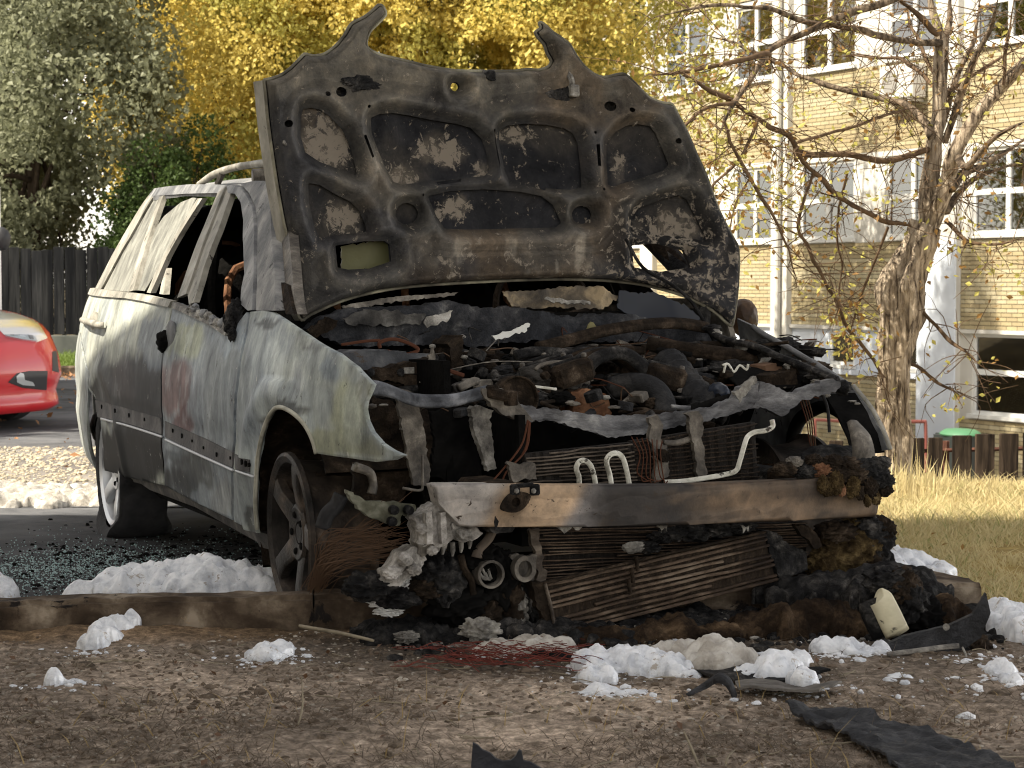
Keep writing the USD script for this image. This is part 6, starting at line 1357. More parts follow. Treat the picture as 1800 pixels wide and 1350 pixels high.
def redpatch(name, P, mat, off=.006, h=5, th=.004, smooth=30, dz=0):
    g_ = Polygon(P).buffer(1.2).buffer(-2.2).buffer(1.0); g_ = Polygon(P) if g_.is_empty or g_.area < .7 * Polygon(P).area else g_; v2, f = grid_tri(g_, min(h, 3)); V = np.zeros((len(v2), 3)); ok = np.ones(len(v2), bool); lastt = None
    for i, (x, y) in enumerate(v2):
        r = onred(x, y)
        if r is None: ok[i] = False
        else: V[i] = r[0] - r[1] / np.linalg.norm(r[1]) * off; dirn = r[1]
    f = f[ok[f].all(1)]
    if len(f) == 0: return
    u, inv = np.unique(f, return_inverse=True); V = V[u]; f = inv.reshape(-1, 3)
    return put(name, thick(V, f, dirn / np.linalg.norm(dirn) * th), mat, red, smooth=smooth)
redpatch('headlight', [(-60, 549), (0, 547), (20, 549), (40, 555), (60, 563), (72, 578), (80, 590), (64, 599), (40, 596), (12, 590), (0, 577), (-60, 570)], LAMPG, .004)
redpatch('headlight_lens', [(-60, 547), (0, 545), (20, 547), (40, 553), (62, 561), (74, 577), (84, 594), (64, 602), (40, 598), (11, 592), (-3, 579), (-60, 573)], CLEAR, .016)
redpatch('headlight_trim', [(14, 552), (22, 554), (27, 570), (25, 590), (18, 589), (20, 570)], BLKP, .007, 3); redpatch('headlight_trim', [(38, 558), (44, 561), (56, 580), (60, 597), (52, 596), (46, 580)], BLKP, .007, 3)
redpatch('lamp_bowl', [(26, 562), (36, 562), (44, 578), (46, 592), (34, 590), (28, 578)], CHROME, .008, 3)
redpatch('fog_recess', [(14, 672), (30, 656), (52, 652), (84, 652), (82, 686), (40, 682)], BLKP, .005, 4)
redpatch('fog_lamp', [(29, 662), (36, 655), (42, 657), (44, 668), (58, 672), (62, 679), (40, 677), (30, 672)], LAMPG, .012, 3)
redpatch('grille', [(92, 618), (100, 616), (104, 655), (92, 652)], BLKP, .006, 3)
redpatch('bonnet_gap', [(-40, 541), (0, 541), (30, 546), (62, 558), (62, 560), (30, 548), (0, 543), (-40, 543)], BLKP, .002, 3)
for wx in (-.85, -3.35):
    for s in (-1, 1):
        o = UsdGeom.Xform.Define(stage, free(path_of(red) + '/wheel')).GetPrim()
        v, f = lathe([(.19, .08), (.29, .09), (.315, .06), (.315, -.08), (.29, -.1), (.19, -.1)], 32, 'y'); v[:, 1] *= s; put('tyre', (v + [wx, s * .80, .31], f if s > 0 else f[:, ::-1]), RUBB, o, smooth=40)
        v, f = lathe([(0, .07), (.06, .075), (.19, .06), (.20, .08), (.20, -.05)], 24, 'y'); v[:, 1] *= s; put('rim', (v + [wx, s * .80, .31], f if s > 0 else f[:, ::-1]), SILV, o, smooth=40)
put('under_tray', [bx((-.35, -.45, .12), (.16, .2, .05))], BLKP, red)

# ================================================================== white van at the very edge of the frame
VANW = flat('van_white', (.70, .70, .68), .35, coat=.4)
ve = at_y(3, 480, 17.0)
van = thing('white_van', 'white van cut by the left frame edge with a dark door mirror', 'van', (ve[0] - .97 * math.cos(math.radians(15)), 17.0 - .97 * math.sin(math.radians(15)), -.10), 15.3)
put('body', [bx((0, 2.6, 1.12), (1.94, 4.6, 1.9), bev=.10)], VANW, van); put('bonnet', [bx((0, .25, .68), (1.86, .9, .80), bev=.09)], VANW, van)
put('windscreen', [bx((0, .30, 1.48), (1.62, .03, .72), rotm('x', -14), bev=.01)], TGLASS, van); put('bumper', [bx((0, -.22, .38), (1.9, .14, .26), bev=.04)], BLKP, van)
for s in (-1, 1):
    put('headlight', [bx((s * .72, -.21, .82), (.32, .05, .2), bev=.02)], LAMPG, van)
    for wy in (.45, 3.9):
        v, f = lathe([(0, .1), (.2, .1), (.31, .09), (.33, .05), (.33, -.1), (0, -.1)], 28, 'x'); put('wheel', (v + [s * .86, wy, .33], f), RUBB, van, smooth=40)
mc = rotm('z', -15.3) @ (at_y(3, 420, 16.9) - np.array([ve[0] - .97 * math.cos(math.radians(15)), 17.0 - .97 * math.sin(math.radians(15)), -.10]))
put('mirror', blob(mc, (.078, .06, .105), 3, .05, 1.5, 2), BLKP, van, smooth=True); put('mirror_arm', tube([mc, mc - [.12, -.05, .04]], .02, 6), BLKP, van)

# ================================================================== foam
FOAM = look('foam', [(.35, (.44, .46, .50)), (.48, (.62, .64, .67)), (.6, (.74, .75, .77))], scale=22, detail=10, bump=.8, bscale=150, dist=.006, rough=.9, world=True, spec=.15, sss=.3, fleck=[((.12, .10, .08), 60, .645), ((.36, .33, .29), 16, .60)])
FOAMD = look('dirty_foam', [(.35, (.26, .235, .20)), (.5, (.40, .375, .335)), (.65, (.54, .52, .48))], scale=18, detail=10, bump=.9, bscale=60, dist=.008, rough=.9, world=True, spec=.2, fleck=[((.05, .045, .04), 42, .66)])
def heap(name, label, cat, bumps, base, mat, h=.011, rag=.5, seed=0, kind=None, fr=14, group=None, clip=None, k=1.0):
    """Heightfield lump: bumps are (photo x, photo y of the foot, half width m, half depth m, height m)."""
    B = []
    for (px, py, rx_, ry_, H) in bumps:
        if cat == 'foam' and base > .05: H = H * .60
        elif cat == 'foam' and base == .0: H = H * .70
        p = at_z(px, py, base); B.append((p[0], p[1] + ry_ * .6, rx_, ry_, H))
    B = np.array(B)
    x0, x1 = (B[:, 0] - B[:, 2] * 1.4).min(), (B[:, 0] + B[:, 2] * 1.4).max(); y0, y1 = (B[:, 1] - B[:, 3] * 1.4).min(), (B[:, 1] + B[:, 3] * 1.4).max()
    X, Y = np.meshgrid(np.arange(x0, x1, h), np.arange(y0, y1, h)); P = np.stack([X, Y, 0 * X + seed], -1)
    e = rag * (meshkit.fbm(P * fr, 4, seed) - .5) * 1.6; Z = np.zeros_like(X)
    for (cx, cy, rx_, ry_, H) in B:
        d = np.hypot((X - cx) / rx_, (Y - cy) / ry_) + e; Z = Z + np.maximum(H * (1 - d ** 2), 0) ** 2.5
    Z = Z ** .4
    Z = np.where(Z > 0, np.sqrt(np.maximum(Z, 0) * B[:, 4].max()) * .55 + Z * .45, Z)
    Z += (Z > 0) * (.016 * k * (meshkit.fbm(P * 30, 3, seed + 2) - .45))
    if cat == 'foam':                                         # froth: domes of many sizes
        from scipy.spatial import cKDTree
        rb = np.random.default_rng(seed + 60); A = max((x1 - x0) * (y1 - y0), 1e-4)
        for r_, w_ in ((.022, .9), (.011, .8)):
            r_ = max(r_, 2.2 * h); q = np.column_stack([rb.uniform(x0, x1, int(A / (r_ * r_ * 1.6)) + 3), rb.uniform(y0, y1, int(A / (r_ * r_ * 1.6)) + 3)])
            dd = cKDTree(q).query(np.column_stack([X.ravel(), Y.ravel()]))[0].reshape(X.shape)
            Z += (Z > 0) * w_ * (np.sqrt(np.maximum(r_ * r_ - dd * dd, 0)) - .55 * r_) * np.clip(Z / .03, .25, 1)
        Z = np.where(Z > .0, np.maximum(Z, .0025), Z)
    else: Z += (Z > 0) * .012 * k * (meshkit.fbm(P * 75, 2, seed + 5) - .5)
    on = Z > .002
    if clip is not None: on &= clip(X, Y)
    ny, nx = X.shape; cell = on[:-1, :-1] & on[1:, :-1] & on[:-1, 1:] & on[1:, 1:]; j, i = np.nonzero(cell); a = j * nx + i
    if len(a) == 0: return
    F = np.vstack([np.stack([a, a + 1, a + nx + 1], 1), np.stack([a, a + nx + 1, a + nx], 1)]); V = np.stack([X, Y, base + np.maximum(Z, 0)], -1).reshape(-1, 3)
    if kind is None:
        from scipy import ndimage
        lab, nl = ndimage.label(cell); big = np.argmax(np.bincount(lab.ravel())[1:]) + 1; j, i = np.nonzero(lab == big); a = j * nx + i
        F = np.vstack([np.stack([a, a + 1, a + nx + 1], 1), np.stack([a, a + nx + 1, a + nx], 1)])
    u, inv = np.unique(F, return_inverse=True); V = V[u]; F = inv.reshape(-1, 3)
    off = np.zeros_like(V); off[:, 2] = (base - .03) - V[:, 2]
    return put(name, thick(V, F, off), mat, None, smooth=True, label=label, cat=cat, kind=kind, group=group)
bk = lambda X, Y: Y > kerb_y(X) + .125
fr_ = lambda X, Y: Y < kerb_y(X) - .002
heap('foam_heap', 'big white foam heap behind the kerb beside the burnt front wheel', 'foam', [(340, 1062, .13, .20, .185), (275, 1062, .12, .18, .135), (215, 1062, .11, .14, .115), (150, 1060, .08, .07, .05), (410, 1062, .13, .18, .15), (470, 1062, .08, .14, .125)], .0, FOAM, seed=1, clip=bk)
heap('foam_heap', 'white foam heap behind the kerb at the left frame edge', 'foam', [(0, 1060, .06, .10, .075), (-40, 1060, .09, .12, .10)], .0, FOAM, seed=2, clip=bk)
heap('foam_lump', 'beak shaped foam lump hanging on the front face of the kerb', 'foam', [(160, 1138, .046, .045, .070), (180, 1128, .055, .05, .078), (205, 1118, .05, .04, .082), (228, 1112, .034, .03, .086)], .055, FOAM, seed=3, h=.006, rag=.3)
heap('foam_lump', 'oval foam lump on the dirt in front of the kerb below the front wheel', 'foam', [(455, 1156, .05, .05, .036), (490, 1148, .035, .04, .036)], .055, FOAM, seed=4, h=.006)
heap('foam_lump', 'small foam lump with a thin tail on the dirt at the left', 'foam', [(92, 1204, .026, .03, .042), (130, 1203, .035, .016, .012)], .055, FOAM, seed=5, h=.005)
heap('foam_heap', 'flat foam patch among red wires under the bumper', 'foam', [(880, 1152, .07, .08, .035), (940, 1150, .09, .09, .045), (985, 1150, .05, .06, .03)], .058, FOAMD, seed=6, h=.008)
heap('foam_heap', 'long low foam bank in front of the tilted intercooler', 'foam', [(1060, 1178, .09, .09, .05), (1120, 1180, .10, .10, .065), (1180, 1184, .06, .08, .05)], .058, FOAM, seed=7, h=.008)
heap('foam_heap', 'tall greyish foam dome against the dark earth under the car', 'foam', [(1190, 1168, .07, .07, .06), (1270, 1182, .10, .10, .105), (1235, 1178, .08, .08, .07)], .058, FOAMD, seed=8, h=.008, rag=.25)
heap('foam_heap', 'bright white foam heap with a drooping right end beside the charred plastic', 'foam', [(1365, 1200, .08, .08, .095), (1330, 1200, .06, .05, .045), (1410, 1212, .045, .05, .06), (1400, 1180, .05, .05, .05)], .058, FOAM, seed=9, h=.007)
heap('foam_lump', 'small rounded foam lump at the left end of the low foam bank', 'foam', [(1045, 1196, .045, .05, .045), (1070, 1196, .025, .04, .03)], .058, FOAM, seed=10, h=.006)
heap('foam_lump', 'thin crescent of foam on the dirt in front of the other heaps', 'foam', [(1060, 1222, .06, .035, .03), (1110, 1224, .06, .03, .022), (1020, 1222, .03, .02, .01)], .058, FOAM, seed=11, h=.006)
heap('foam_lump', 'pair of tiny foam balls beside the black arched strip', 'foam', [(1188, 1192, .026, .03, .03), (1206, 1193, .022, .025, .02), (1222, 1194, .02, .02, .018)], .058, FOAM, seed=12, h=.005)
heap('foam_heap', 'large foam drift at the right frame edge behind the kerb corner', 'foam', [(1785, 1118, .05, .20, .075), (1840, 1126, .10, .25, .09)], .065, FOAM, seed=13, h=.012)
heap('foam_heap', 'ragged foam running down the dirt bank at the right edge', 'foam', [(1735, 1160, .04, .07, .04), (1760, 1190, .05, .06, .045), (1780, 1205, .03, .05, .02)], .058, FOAM, seed=14, h=.007)
heap('foam_heap', 'foam drift on the lawn behind the kerb stones on the right', 'foam', [(1570, 1012, .10, .25, .10), (1615, 1012, .09, .22, .07), (1655, 1013, .06, .14, .03)], .075, FOAM, seed=15, h=.012)
heap('foam_heap', 'foam caught between charred plastic and the kerb on the right', 'foam', [(1450, 1150, .05, .05, .05), (1500, 1152, .06, .05, .04), (1550, 1150, .03, .04, .03)], .06, FOAM, seed=16, h=.007)
heap('foam_lump', 'foam scraps at the foot of the charred bumper skin', 'foam', [(1585, 1200, .03, .03, .03), (1568, 1203, .022, .022, .02)], .058, FOAM, seed=17, h=.005)
heap('foam_lump', 'separate foam puff on bare dirt near the right edge', 'foam', [(1700, 1262, .025, .02, .014)], .055, FOAM, seed=18, h=.005)
heap('foam_lump', 'little foam puff between charred sheet and kerb', 'foam', [(1616, 1250, .016, .014, .012)], .055, FOAM, seed=19, h=.005)
heap('foam_sheet', 'long sunlit foam sheet lying on the asphalt behind the car', 'foam', [(-60, 890, .30, .22, .035), (20, 888, .22, .26, .045), (70, 874, .22, .22, .03), (105, 889, .18, .22, .04), (160, 888, .17, .25, .045), (215, 890, .22, .2, .03), (130, 868, .25, .16, .02), (10, 864, .25, .14, .02)], -.10, FOAMD, seed=20, h=.018, fr=6, rag=1.25)

# ================================================================== burnt debris on the ground
WC = {}
def wplate(name, pts, Y, mat, label=None, cat=None, th=.008, h=.012, amp=.02, seed=0, parent=None, fr=8, lean=0, kind=None):
    """Upright crumpled sheet standing at distance Y."""
    q = np.array([at_y(px, py, Y) for px, py in pts]); g = Polygon(q[:, [0, 2]]).buffer(0); v2, f = grid_tri(g, h)
    nz = meshkit.fbm(np.column_stack([v2 * fr, 0 * v2[:, 0]]) + seed, 4, seed) - .5
    V = np.column_stack([v2[:, 0], Y + amp * 3 * nz + lean * (v2[:, 1] - v2[:, 1].min()), v2[:, 1]])
    return put(name, thick(V, f[:, ::-1], (0, th, 0)), mat, parent, smooth=35, label=label, cat=cat, kind=kind)
def gsheet(name, pts, base, mat, label=None, cat=None, th=.006, h=.012, amp=.03, seed=0, parent=None, fr=9):
    q = np.array([at_z(px, py, base) for px, py in pts]); g = Polygon(q[:, :2]).buffer(0); v2, f = grid_tri(g, h)
    nz = meshkit.fbm(np.column_stack([v2 * [fr, fr * 1.6], 0 * v2[:, 0]]) + seed, 4, seed) - .35
    return put(name, thick(np.column_stack([v2, base + .012 + amp * np.maximum(nz, -.1) * 2]), f, (0, 0, -th)), mat, parent, smooth=35, label=label, cat=cat)
SHEETM = look('charred_sheet', [(.3, (.009, .009, .010)), (.5, (.026, .027, .030)), (.65, (.06, .06, .064)), (.8, (.15, .14, .13))], scale=9, detail=12, nrough=.7, stretch=(1, 2.6, 1), bump=1.0, bscale=50, dist=.012, rough=.55, world=True)
DEBM = look('burnt_earth', [(.35, (.006, .0045, .0035)), (.48, (.022, .015, .010)), (.58, (.06, .040, .024)), (.68, (.13, .09, .055))], scale=8, detail=12, nrough=.72, bump=1.0, bscale=60, dist=.012, rough=.95, spec=.05, world=True)
heap('burnt_debris', None, None, [(x, 1118 + (i * 37) % 22, .07, .05, .022 + .035 * ((i * 53) % 10) / 10) for i, x in enumerate(range(660, 1000, 20))], .055, CHAR, seed=30, h=.007, rag=1.0, kind='stuff', fr=24, k=1.6)
heap('burnt_debris', None, None, [(x, 1110 + (i * 29) % 30, .08, .07, (.018 if x < 1330 else .03) + (.028 if x < 1330 else .05) * ((i * 41) % 10) / 10) for i, x in enumerate(range(1000, 1700, 24))], .055, DEBM, seed=31, h=.007, rag=1.0, kind='stuff', fr=22, k=1.6)
heap('burnt_debris', None, None, [(x, 1052, .10, .12, .03 + .05 * ((i * 41) % 10) / 10) for i, x in enumerate(range(1400, 1640, 30))], .13, CHAR, seed=32, h=.009, rag=.9, kind='stuff', fr=18, k=1.5)
sk = thing('bumper_skin', 'long charred bumper skin curling up at its right end', 'bumper')
wplate('skin', [(1432, 1190), (1470, 1165), (1520, 1150), (1590, 1120), (1660, 1100), (1708, 1078), (1732, 1042), (1738, 1075), (1722, 1120), (1690, 1142), (1640, 1152), (1600, 1165), (1540, 1188), (1480, 1206), (1440, 1204)], 4.90, SHEETM, th=.02, amp=.03, seed=1, parent=sk)
wplate('lower_lip', [(1440, 1205), (1500, 1180), (1540, 1168), (1580, 1160), (1560, 1185), (1500, 1205), (1460, 1220)], 4.80, CHAR, th=.04, amp=.02, seed=2, parent=sk)
put('rib', [tube([at_y(1470, 1206, 4.78), at_y(1500, 1190, 4.78), at_y(1530, 1172, 4.8)], .005, 6, 4), ], BARE, sk, smooth=True); put('rib', tube([at_y(1560, 1150, 4.82), at_y(1620, 1142, 4.84), at_y(1684, 1136, 4.86)], .007, 6, 4, wob=.006), ASHM, sk, smooth=True)
put('clip', lathe([(0, .0), (.007, .0), (.007, .004), (0, .004)], 10)[0:2] and (lathe([(0, .0), (.009, .0), (.009, .004), (0, .004)], 10)[0] @ rotm('x', 90).T + at_y(1663, 1102, 4.86), lathe([(0, .0), (.009, .0), (.009, .004), (0, .004)], 10)[1]), ASHM, sk)
CREAM = look('cream_plastic', [(.3, (.34, .31, .21)), (.6, (.52, .48, .34)), (.8, (.6, .57, .44))], scale=8, bump=.3, bscale=40, rough=.6, world=True, fleck=((.04, .035, .03), 14, .64))
cy = thing('cream_canister', 'cream coloured half burnt cylinder leaning in the black debris', 'canister')
put('shell', tube([at_y(1543, 1050, 5.05), at_y(1548, 1054, 5.05), at_y(1562, 1082, 5.04), at_y(1578, 1114, 5.02)], [.022, .033, .034, .033], 18, 4), CREAM, cy, smooth=True)
put('burnt_wrap', tube([at_y(1528, 1056, 5.08), at_y(1536, 1078, 5.07), at_y(1552, 1118, 5.06)], [.03, .034, .03], 12, 4, wob=.012), CHAR, cy, smooth=True)
for k, (a, b, c) in enumerate((((1700, 1150), (1712, 1180), (1722, 1200)), ((1690, 1140), (1698, 1160), (1692, 1185)), ((1712, 1150), (1726, 1160), (1732, 1168)))):
    put('ash_strand', tube([at_y(*a, 4.82), at_y(*b, 4.8), at_y(*c, 4.78)], .003, 5, 4, wob=.01, seed=k), ASHM, sk, smooth=True)
for k, (px, py, sx, sz) in enumerate(((1690, 1170, .06, .05), (1660, 1160, .06, .045), (1720, 1150, .04, .05), (1600, 1060, .05, .06), (1620, 1085, .06, .05), (1585, 1030, .05, .05), (1560, 1020, .06, .04), (1640, 1110, .05, .03))):
    v, f = blob((0, 0, 0), (sx, .05, sz), 4, .55, 3.2, k + 400, oct=5)
    put('charred_clump', (v + at_y(px, py, 4.95 if px > 1640 else 5.2), f), (CHAR, SOOT, CHARB)[k % 3], None, smooth=True, label=('charred clump under the right tip of the bumper skin', 'charred clump left of the bumper skin tip', 'charred clump hanging behind the bumper skin tip', 'black clump right of the cream canister', 'black clump above the bumper skin near the kerb end', 'black clump on the kerb above the canister', 'black clump on the kerb at the beam end', 'flat black clump between kerb face and bumper skin')[k], cat='debris', group=None)
gsheet('charred_sheet', [(1380, 1258), (1430, 1252), (1500, 1262), (1560, 1284), (1620, 1292), (1690, 1318), (1760, 1352), (1790, 1380), (1600, 1380), (1560, 1350), (1520, 1322), (1470, 1300), (1420, 1278)], .06, SHEETM, 'crumpled charred plastic sheet lying in the right foreground', 'debris', amp=.026, seed=3, h=.008, fr=15)
wplate('black_shard', [(829, 1385), (828, 1345), (831, 1306), (840, 1311), (848, 1319), (862, 1325), (871, 1334), (884, 1340), (898, 1338), (906, 1331), (912, 1320), (917, 1322), (920, 1338), (934, 1341), (952, 1351), (978, 1357), (992, 1385)], 3.70, look('black_shard', [(.3, (.008, .009, .012)), (.7, (.03, .032, .04))], scale=9, bump=.5, rough=.5, world=True), 'jagged black plastic shard at the bottom edge of the picture', 'debris', th=.01, amp=.008, seed=4)
put('arched_strip', tube([at_z(1208, 1222, .06), at_z(1240, 1205, .075), at_z(1262, 1192, .10), at_z(1280, 1200, .09), at_z(1292, 1225, .055)], [.006, .011, .012, .011, .008], 6, 5, prof=lambda a, t: .35 + .8 * abs(np.cos(a))), SHEETM, None, smooth=True, label='black melted strip arching over the dirt below the foam', cat='debris')
gsheet('grey_plank', [(1292, 1208), (1340, 1206), (1420, 1212), (1480, 1216), (1440, 1226), (1360, 1228), (1300, 1222)], .06, look('grey_plank', [(.3, (.06, .055, .05)), (.7, (.20, .185, .165))], scale=8, bump=.6, world=True, stretch=(1, 4, 1)), 'grey burnt plank like strip in front of the foam', 'debris', amp=.02, seed=5)
gsheet('burnt_mat', [(1210, 1185), (1290, 1172), (1420, 1182), (1460, 1196), (1360, 1204), (1260, 1200)], .062, CHAR, 'black burnt mat between two foam heaps', 'debris', amp=.02, seed=6)
REDW = flat('red_wire', (.12, .030, .022), .8, spec=.1)
rng = np.random.default_rng(8); rw = []
for k in range(90):
    px, py = rng.uniform(690, 980), rng.uniform(1128, 1168); n = 5; P = []; ang = rng.normal() * .25 + .12
    for i in range(n): P.append(at_z(px + i * 22 * math.cos(ang) + rng.normal() * 5, py + i * 8 * math.sin(ang) + rng.normal() * 4, .075 + abs(rng.normal()) * .012))
    rw.append(tube(P, .0011, 3, 3, cap=False))
put('red_wires', rw, REDW, None, label='tangle of thin red wires on the dirt under the bumper', cat='wires')
WASH = look('white_ash', [(.3, (.42, .42, .41)), (.6, (.66, .66, .65)), (.8, (.74, .74, .73))], scale=20, bump=.7, rough=.9)
for k, (px, py, sx, sz, lb) in enumerate(((676, 1058, .042, .018, 'white ash crust on the kerb at the wire bundle'), (684, 1074, .036, .014, 'white ash crust just below the kerb edge'), (708, 1030, .03, .02, 'white ash scrap under the aluminium lump'), (845, 1108, .05, .03, 'grey white ash pile below the fog lamp ring'), (820, 1138, .04, .016, 'pale ash flakes left of the flat foam patch'), (715, 1120, .03, .015, 'ash crumbs at the left end of the red wires'))):
    v, f = blob((0, 0, 0), (sx, .03, sz), 4, .6, 4, k + 500, oct=5); put('ash_crust', (v + at_y(px, py, 5.12 if py < 1080 else 5.0), f), WASH if k < 3 else ASHM, None, smooth=True, label=lb, cat='ash')
STICK = look('dry_stick', [(.3, (.10, .085, .06)), (.7, (.30, .26, .19))], scale=12, rough=.9)
put('stick', tube([at_z(528, 1100, .08), at_z(590, 1112, .085), at_z(655, 1128, .075)], [.006, .005, .004], 6, 4, wob=.008), STICK, None, smooth=True, label='grey dry stick leaning at the kerb left of the debris', cat='stick')
STRAWM = leaf_look('straw', (.30, .22, .10), (.55, .43, .22), .25)
for k, (P, r, lb) in enumerate((([(522, 1282), (532, 1240), (530, 1190)], .0022, 'tall thin dry stalk standing in the left foreground'), ([(1232, 1356), (1218, 1320), (1202, 1285)], .003, 'straw stalk at the bottom edge right of the black shard'), ([(1274, 1350), (1280, 1330), (1292, 1318)], .0025, 'short bent straw stalk at the bottom edge'), ([(1242, 1350), (1240, 1335), (1238, 1326)], .002, 'short straight straw stub at the bottom edge'))):
    Y = at_z(P[0][0], P[0][1], .05)[1]
    put('dry_stalk', tube([at_y(x, y, Y + .02 * i) for i, (x, y) in enumerate(P)], [r, r, r * .5], 5, 4), STICK, None, smooth=True, label=lb, cat='stalk')

# ================================================================== grass, straw, stones, glass and leaves
def blades(P, hgt, lean, w, rng, seg=2):
    n = len(P); a = rng.uniform(0, 2 * np.pi, n); d = np.stack([np.cos(a), np.sin(a), 0 * a], -1); b = rng.uniform(0, 2 * np.pi, n)
    l = np.stack([np.cos(b), np.sin(b), 0 * b], -1) * (lean * hgt)[:, None]; up = np.zeros((n, 3)); up[:, 2] = hgt
    q = d * (w / 2)[:, None]
    V = np.stack([P - q, P + q, P + up * .55 + l * .35 + q * .8, P + up * .55 + l * .35 - q * .8, P + up + l], 1).reshape(-1, 3)
    o = np.arange(n)[:, None] * 5
    return V, np.vstack([o + [[0, 1, 2]], o + [[0, 2, 3]], o + [[3, 2, 4]]])
GRASS = leaf_look('dry_grass', (.50, .42, .22), (.80, .70, .46), .35); GRASSG = leaf_look('green_grass', (.28, .28, .11), (.52, .47, .22), .35)
lawnp = Polygon([(1.02, 6.3), (1.25, 5.9), (1.50, 5.62), (3.2, 5.7), (3.6, 10.6), (.9, 10.6), (.6, 8.0)])
def scatter(poly, n, rng):
    x0, y0, x1, y1 = poly.bounds; P = np.column_stack([rng.uniform(x0, x1, n), rng.uniform(y0, y1, n)]); return P[shapely.contains_xy(poly, P[:, 0], P[:, 1])]
rng = np.random.default_rng(21)
for mat, n in ((GRASS, 95000), (GRASSG, 22000)):
    p = scatter(lawnp, n, rng); P = np.column_stack([p, lawn_z(p[:, 0], p[:, 1]) - .005])
    far = sstep(7.0, 8.0, p[:, 1]); hg = rng.gamma(4, .0075, len(P)) * (.55 + .75 * far) + .010
    dens = meshkit.fbm(P * [2.2, 2.2, 0], 3, 4); k = dens > (.34 if mat is GRASS else .46); P, hg = P[k], hg[k]
    put('grass', blades(P, hg, rng.uniform(.3, 1.6, len(P)), rng.uniform(.003, .007, len(P)), rng), mat, None, kind='stuff')
# taller tufts along the crest by the tree
px = rng.uniform(1555, 1810, 900); Yq = 9.3 + rng.normal(size=900) * .35; P = np.array([at_y(x, 840, y) for x, y in zip(px, Yq)]); P[:, 2] = lawn_z(P[:, 0], P[:, 1]); hg = rng.gamma(5, .017, 900) * np.interp(px, [1555, 1640, 1700, 1810], [1.3, 1.2, .7, .4])
put('grass', blades(P, hg, rng.uniform(.05, .5, 900), rng.uniform(.005, .010, 900), rng), GRASS, None, kind='stuff')
# verge grass far left
p = scatter(Polygon([(-8, 23.5), (-4, 23.5), (-4, 26.9), (-8, 26.9)]), 6000, rng); P = np.column_stack([p, np.full(len(p), -.03)])
put('verge_grass', blades(P, rng.uniform(.04, .16, len(P)), rng.uniform(.2, .9, len(P)), rng.uniform(.01, .02, len(P)), rng), leaf_look('verge_blade', (.14, .20, .04), (.40, .40, .12), .35), None, kind='stuff')
# straw and dead grass on the foreground dirt
dp = Polygon([(-1.5, 3.6), (1.6, 3.6), (2.4, 5.2), (-2.0, 4.85)])
p = scatter(dp, 60000, rng); w_ = np.clip(1.25 - (p[:, 1] - 3.7) / .75, .12, 1) * sstep(.35, .6, meshkit.fbm(np.column_stack([p * 2.3, 0 * p[:, 0]]), 4, 5)); p = p[rng.uniform(size=len(p)) < w_]
P = np.column_stack([p, dirt_z(p[:, 0], p[:, 1]) + .001]); n = len(P)
put('straw', blades(P, rng.gamma(3, .0035, n) + .002, rng.uniform(1, 5.5, n), rng.uniform(.0012, .003, n), rng), leaf_look('dead_grass', (.085, .062, .04), (.36, .28, .18), .2), None, kind='stuff')
p = scatter(dp, 900, rng); P = np.column_stack([p, dirt_z(p[:, 0], p[:, 1]) + .002]); k = p[:, 1] < 4.4; P = P[k]; n = len(P)
put('straw', blades(P, rng.gamma(3, .009, n) + .004, rng.uniform(.2, 2.5, n), rng.uniform(.0018, .0035, n), rng), STRAWM, None, kind='stuff')
# little stones and clods
DIRT2 = look('clod_soil', [(.35, (.05, .038, .027)), (.5, (.13, .10, .072)), (.65, (.25, .20, .15))], scale=40, detail=10, bump=1.0, bscale=160, rough=.95, world=True)
ico = trimesh.creation.icosphere(subdivisions=1); iv, if_ = np.array(ico.vertices), np.array(ico.faces)
def stones(P, s, rng, flat_=.6):
    n = len(P); V = iv[None] * s[:, None, None] * rng.uniform(.6, 1.3, (n, 1, 3)) * [1, 1, flat_]; V = V * (1 + .35 * (rng.uniform(size=(n, len(iv), 1)) - .5)) + P[:, None]
    return V.reshape(-1, 3), (if_[None] + (np.arange(n) * len(iv))[:, None, None]).reshape(-1, 3)
for nm, n, s0, mat in (('pebbles', 6500, .0021, look('pebble', [(.3, (.16, .14, .11)), (.7, (.42, .38, .32))], scale=30, world=True, rough=.9)), ('clods', 9000, .0036, look('clod', [(.3, (.06, .045, .032)), (.7, (.17, .13, .095))], scale=12, world=True, bump=.6, bscale=120, rough=.95))):
    p = scatter(Polygon([(-1.6, 3.6), (1.7, 3.6), (2.4, 5.5), (-2.0, 5.08)]), n, rng); q = meshkit.fbm(np.column_stack([p * 2.0, 0 * p[:, 0]]), 3, 9); p = p[q > .40]
    P = np.column_stack([p, dirt_z(p[:, 0], p[:, 1])]); put(nm, stones(P, rng.gamma(2.5, s0 / 2.5, len(P)) + .0012, rng), mat, None, smooth=False, kind='stuff')
# crumbs of safety glass on the asphalt
GL = usdkit.material(stage, '/World/Looks/glass_crumb', {'p': ('principled_bsdf', {'base_color': (.34, .48, .47), 'roughness': .12, 'specular_ior_level': .9, 'transmission_weight': .3})}, [], surface='p.BSDF')
p = np.vstack([np.column_stack([rng.normal(-1.62, .25, 3600), rng.normal(6.9, .42, 3600)]), np.column_stack([rng.uniform(-2.1, -.7, 900), rng.uniform(5.7, 8.6, 900)])]); p = p[(p[:, 1] > kerb_y(p[:, 0]) + .15) & (p[:, 1] < 9.2)]
P = np.column_stack([p, asph_bump(p[:, 0], p[:, 1]) + .002]); put('glass_crumbs', stones(P, rng.uniform(.0012, .0034, len(P)), rng, .8), GL, None, kind='stuff')
p = scatter(Polygon([(-3.6, 10.6), (-1.6, 10.6), (-1.9, 13.0), (-4.2, 13.0)]), 5200, rng); P = np.column_stack([p, asphalt_z(p[:, 1]) + .006])
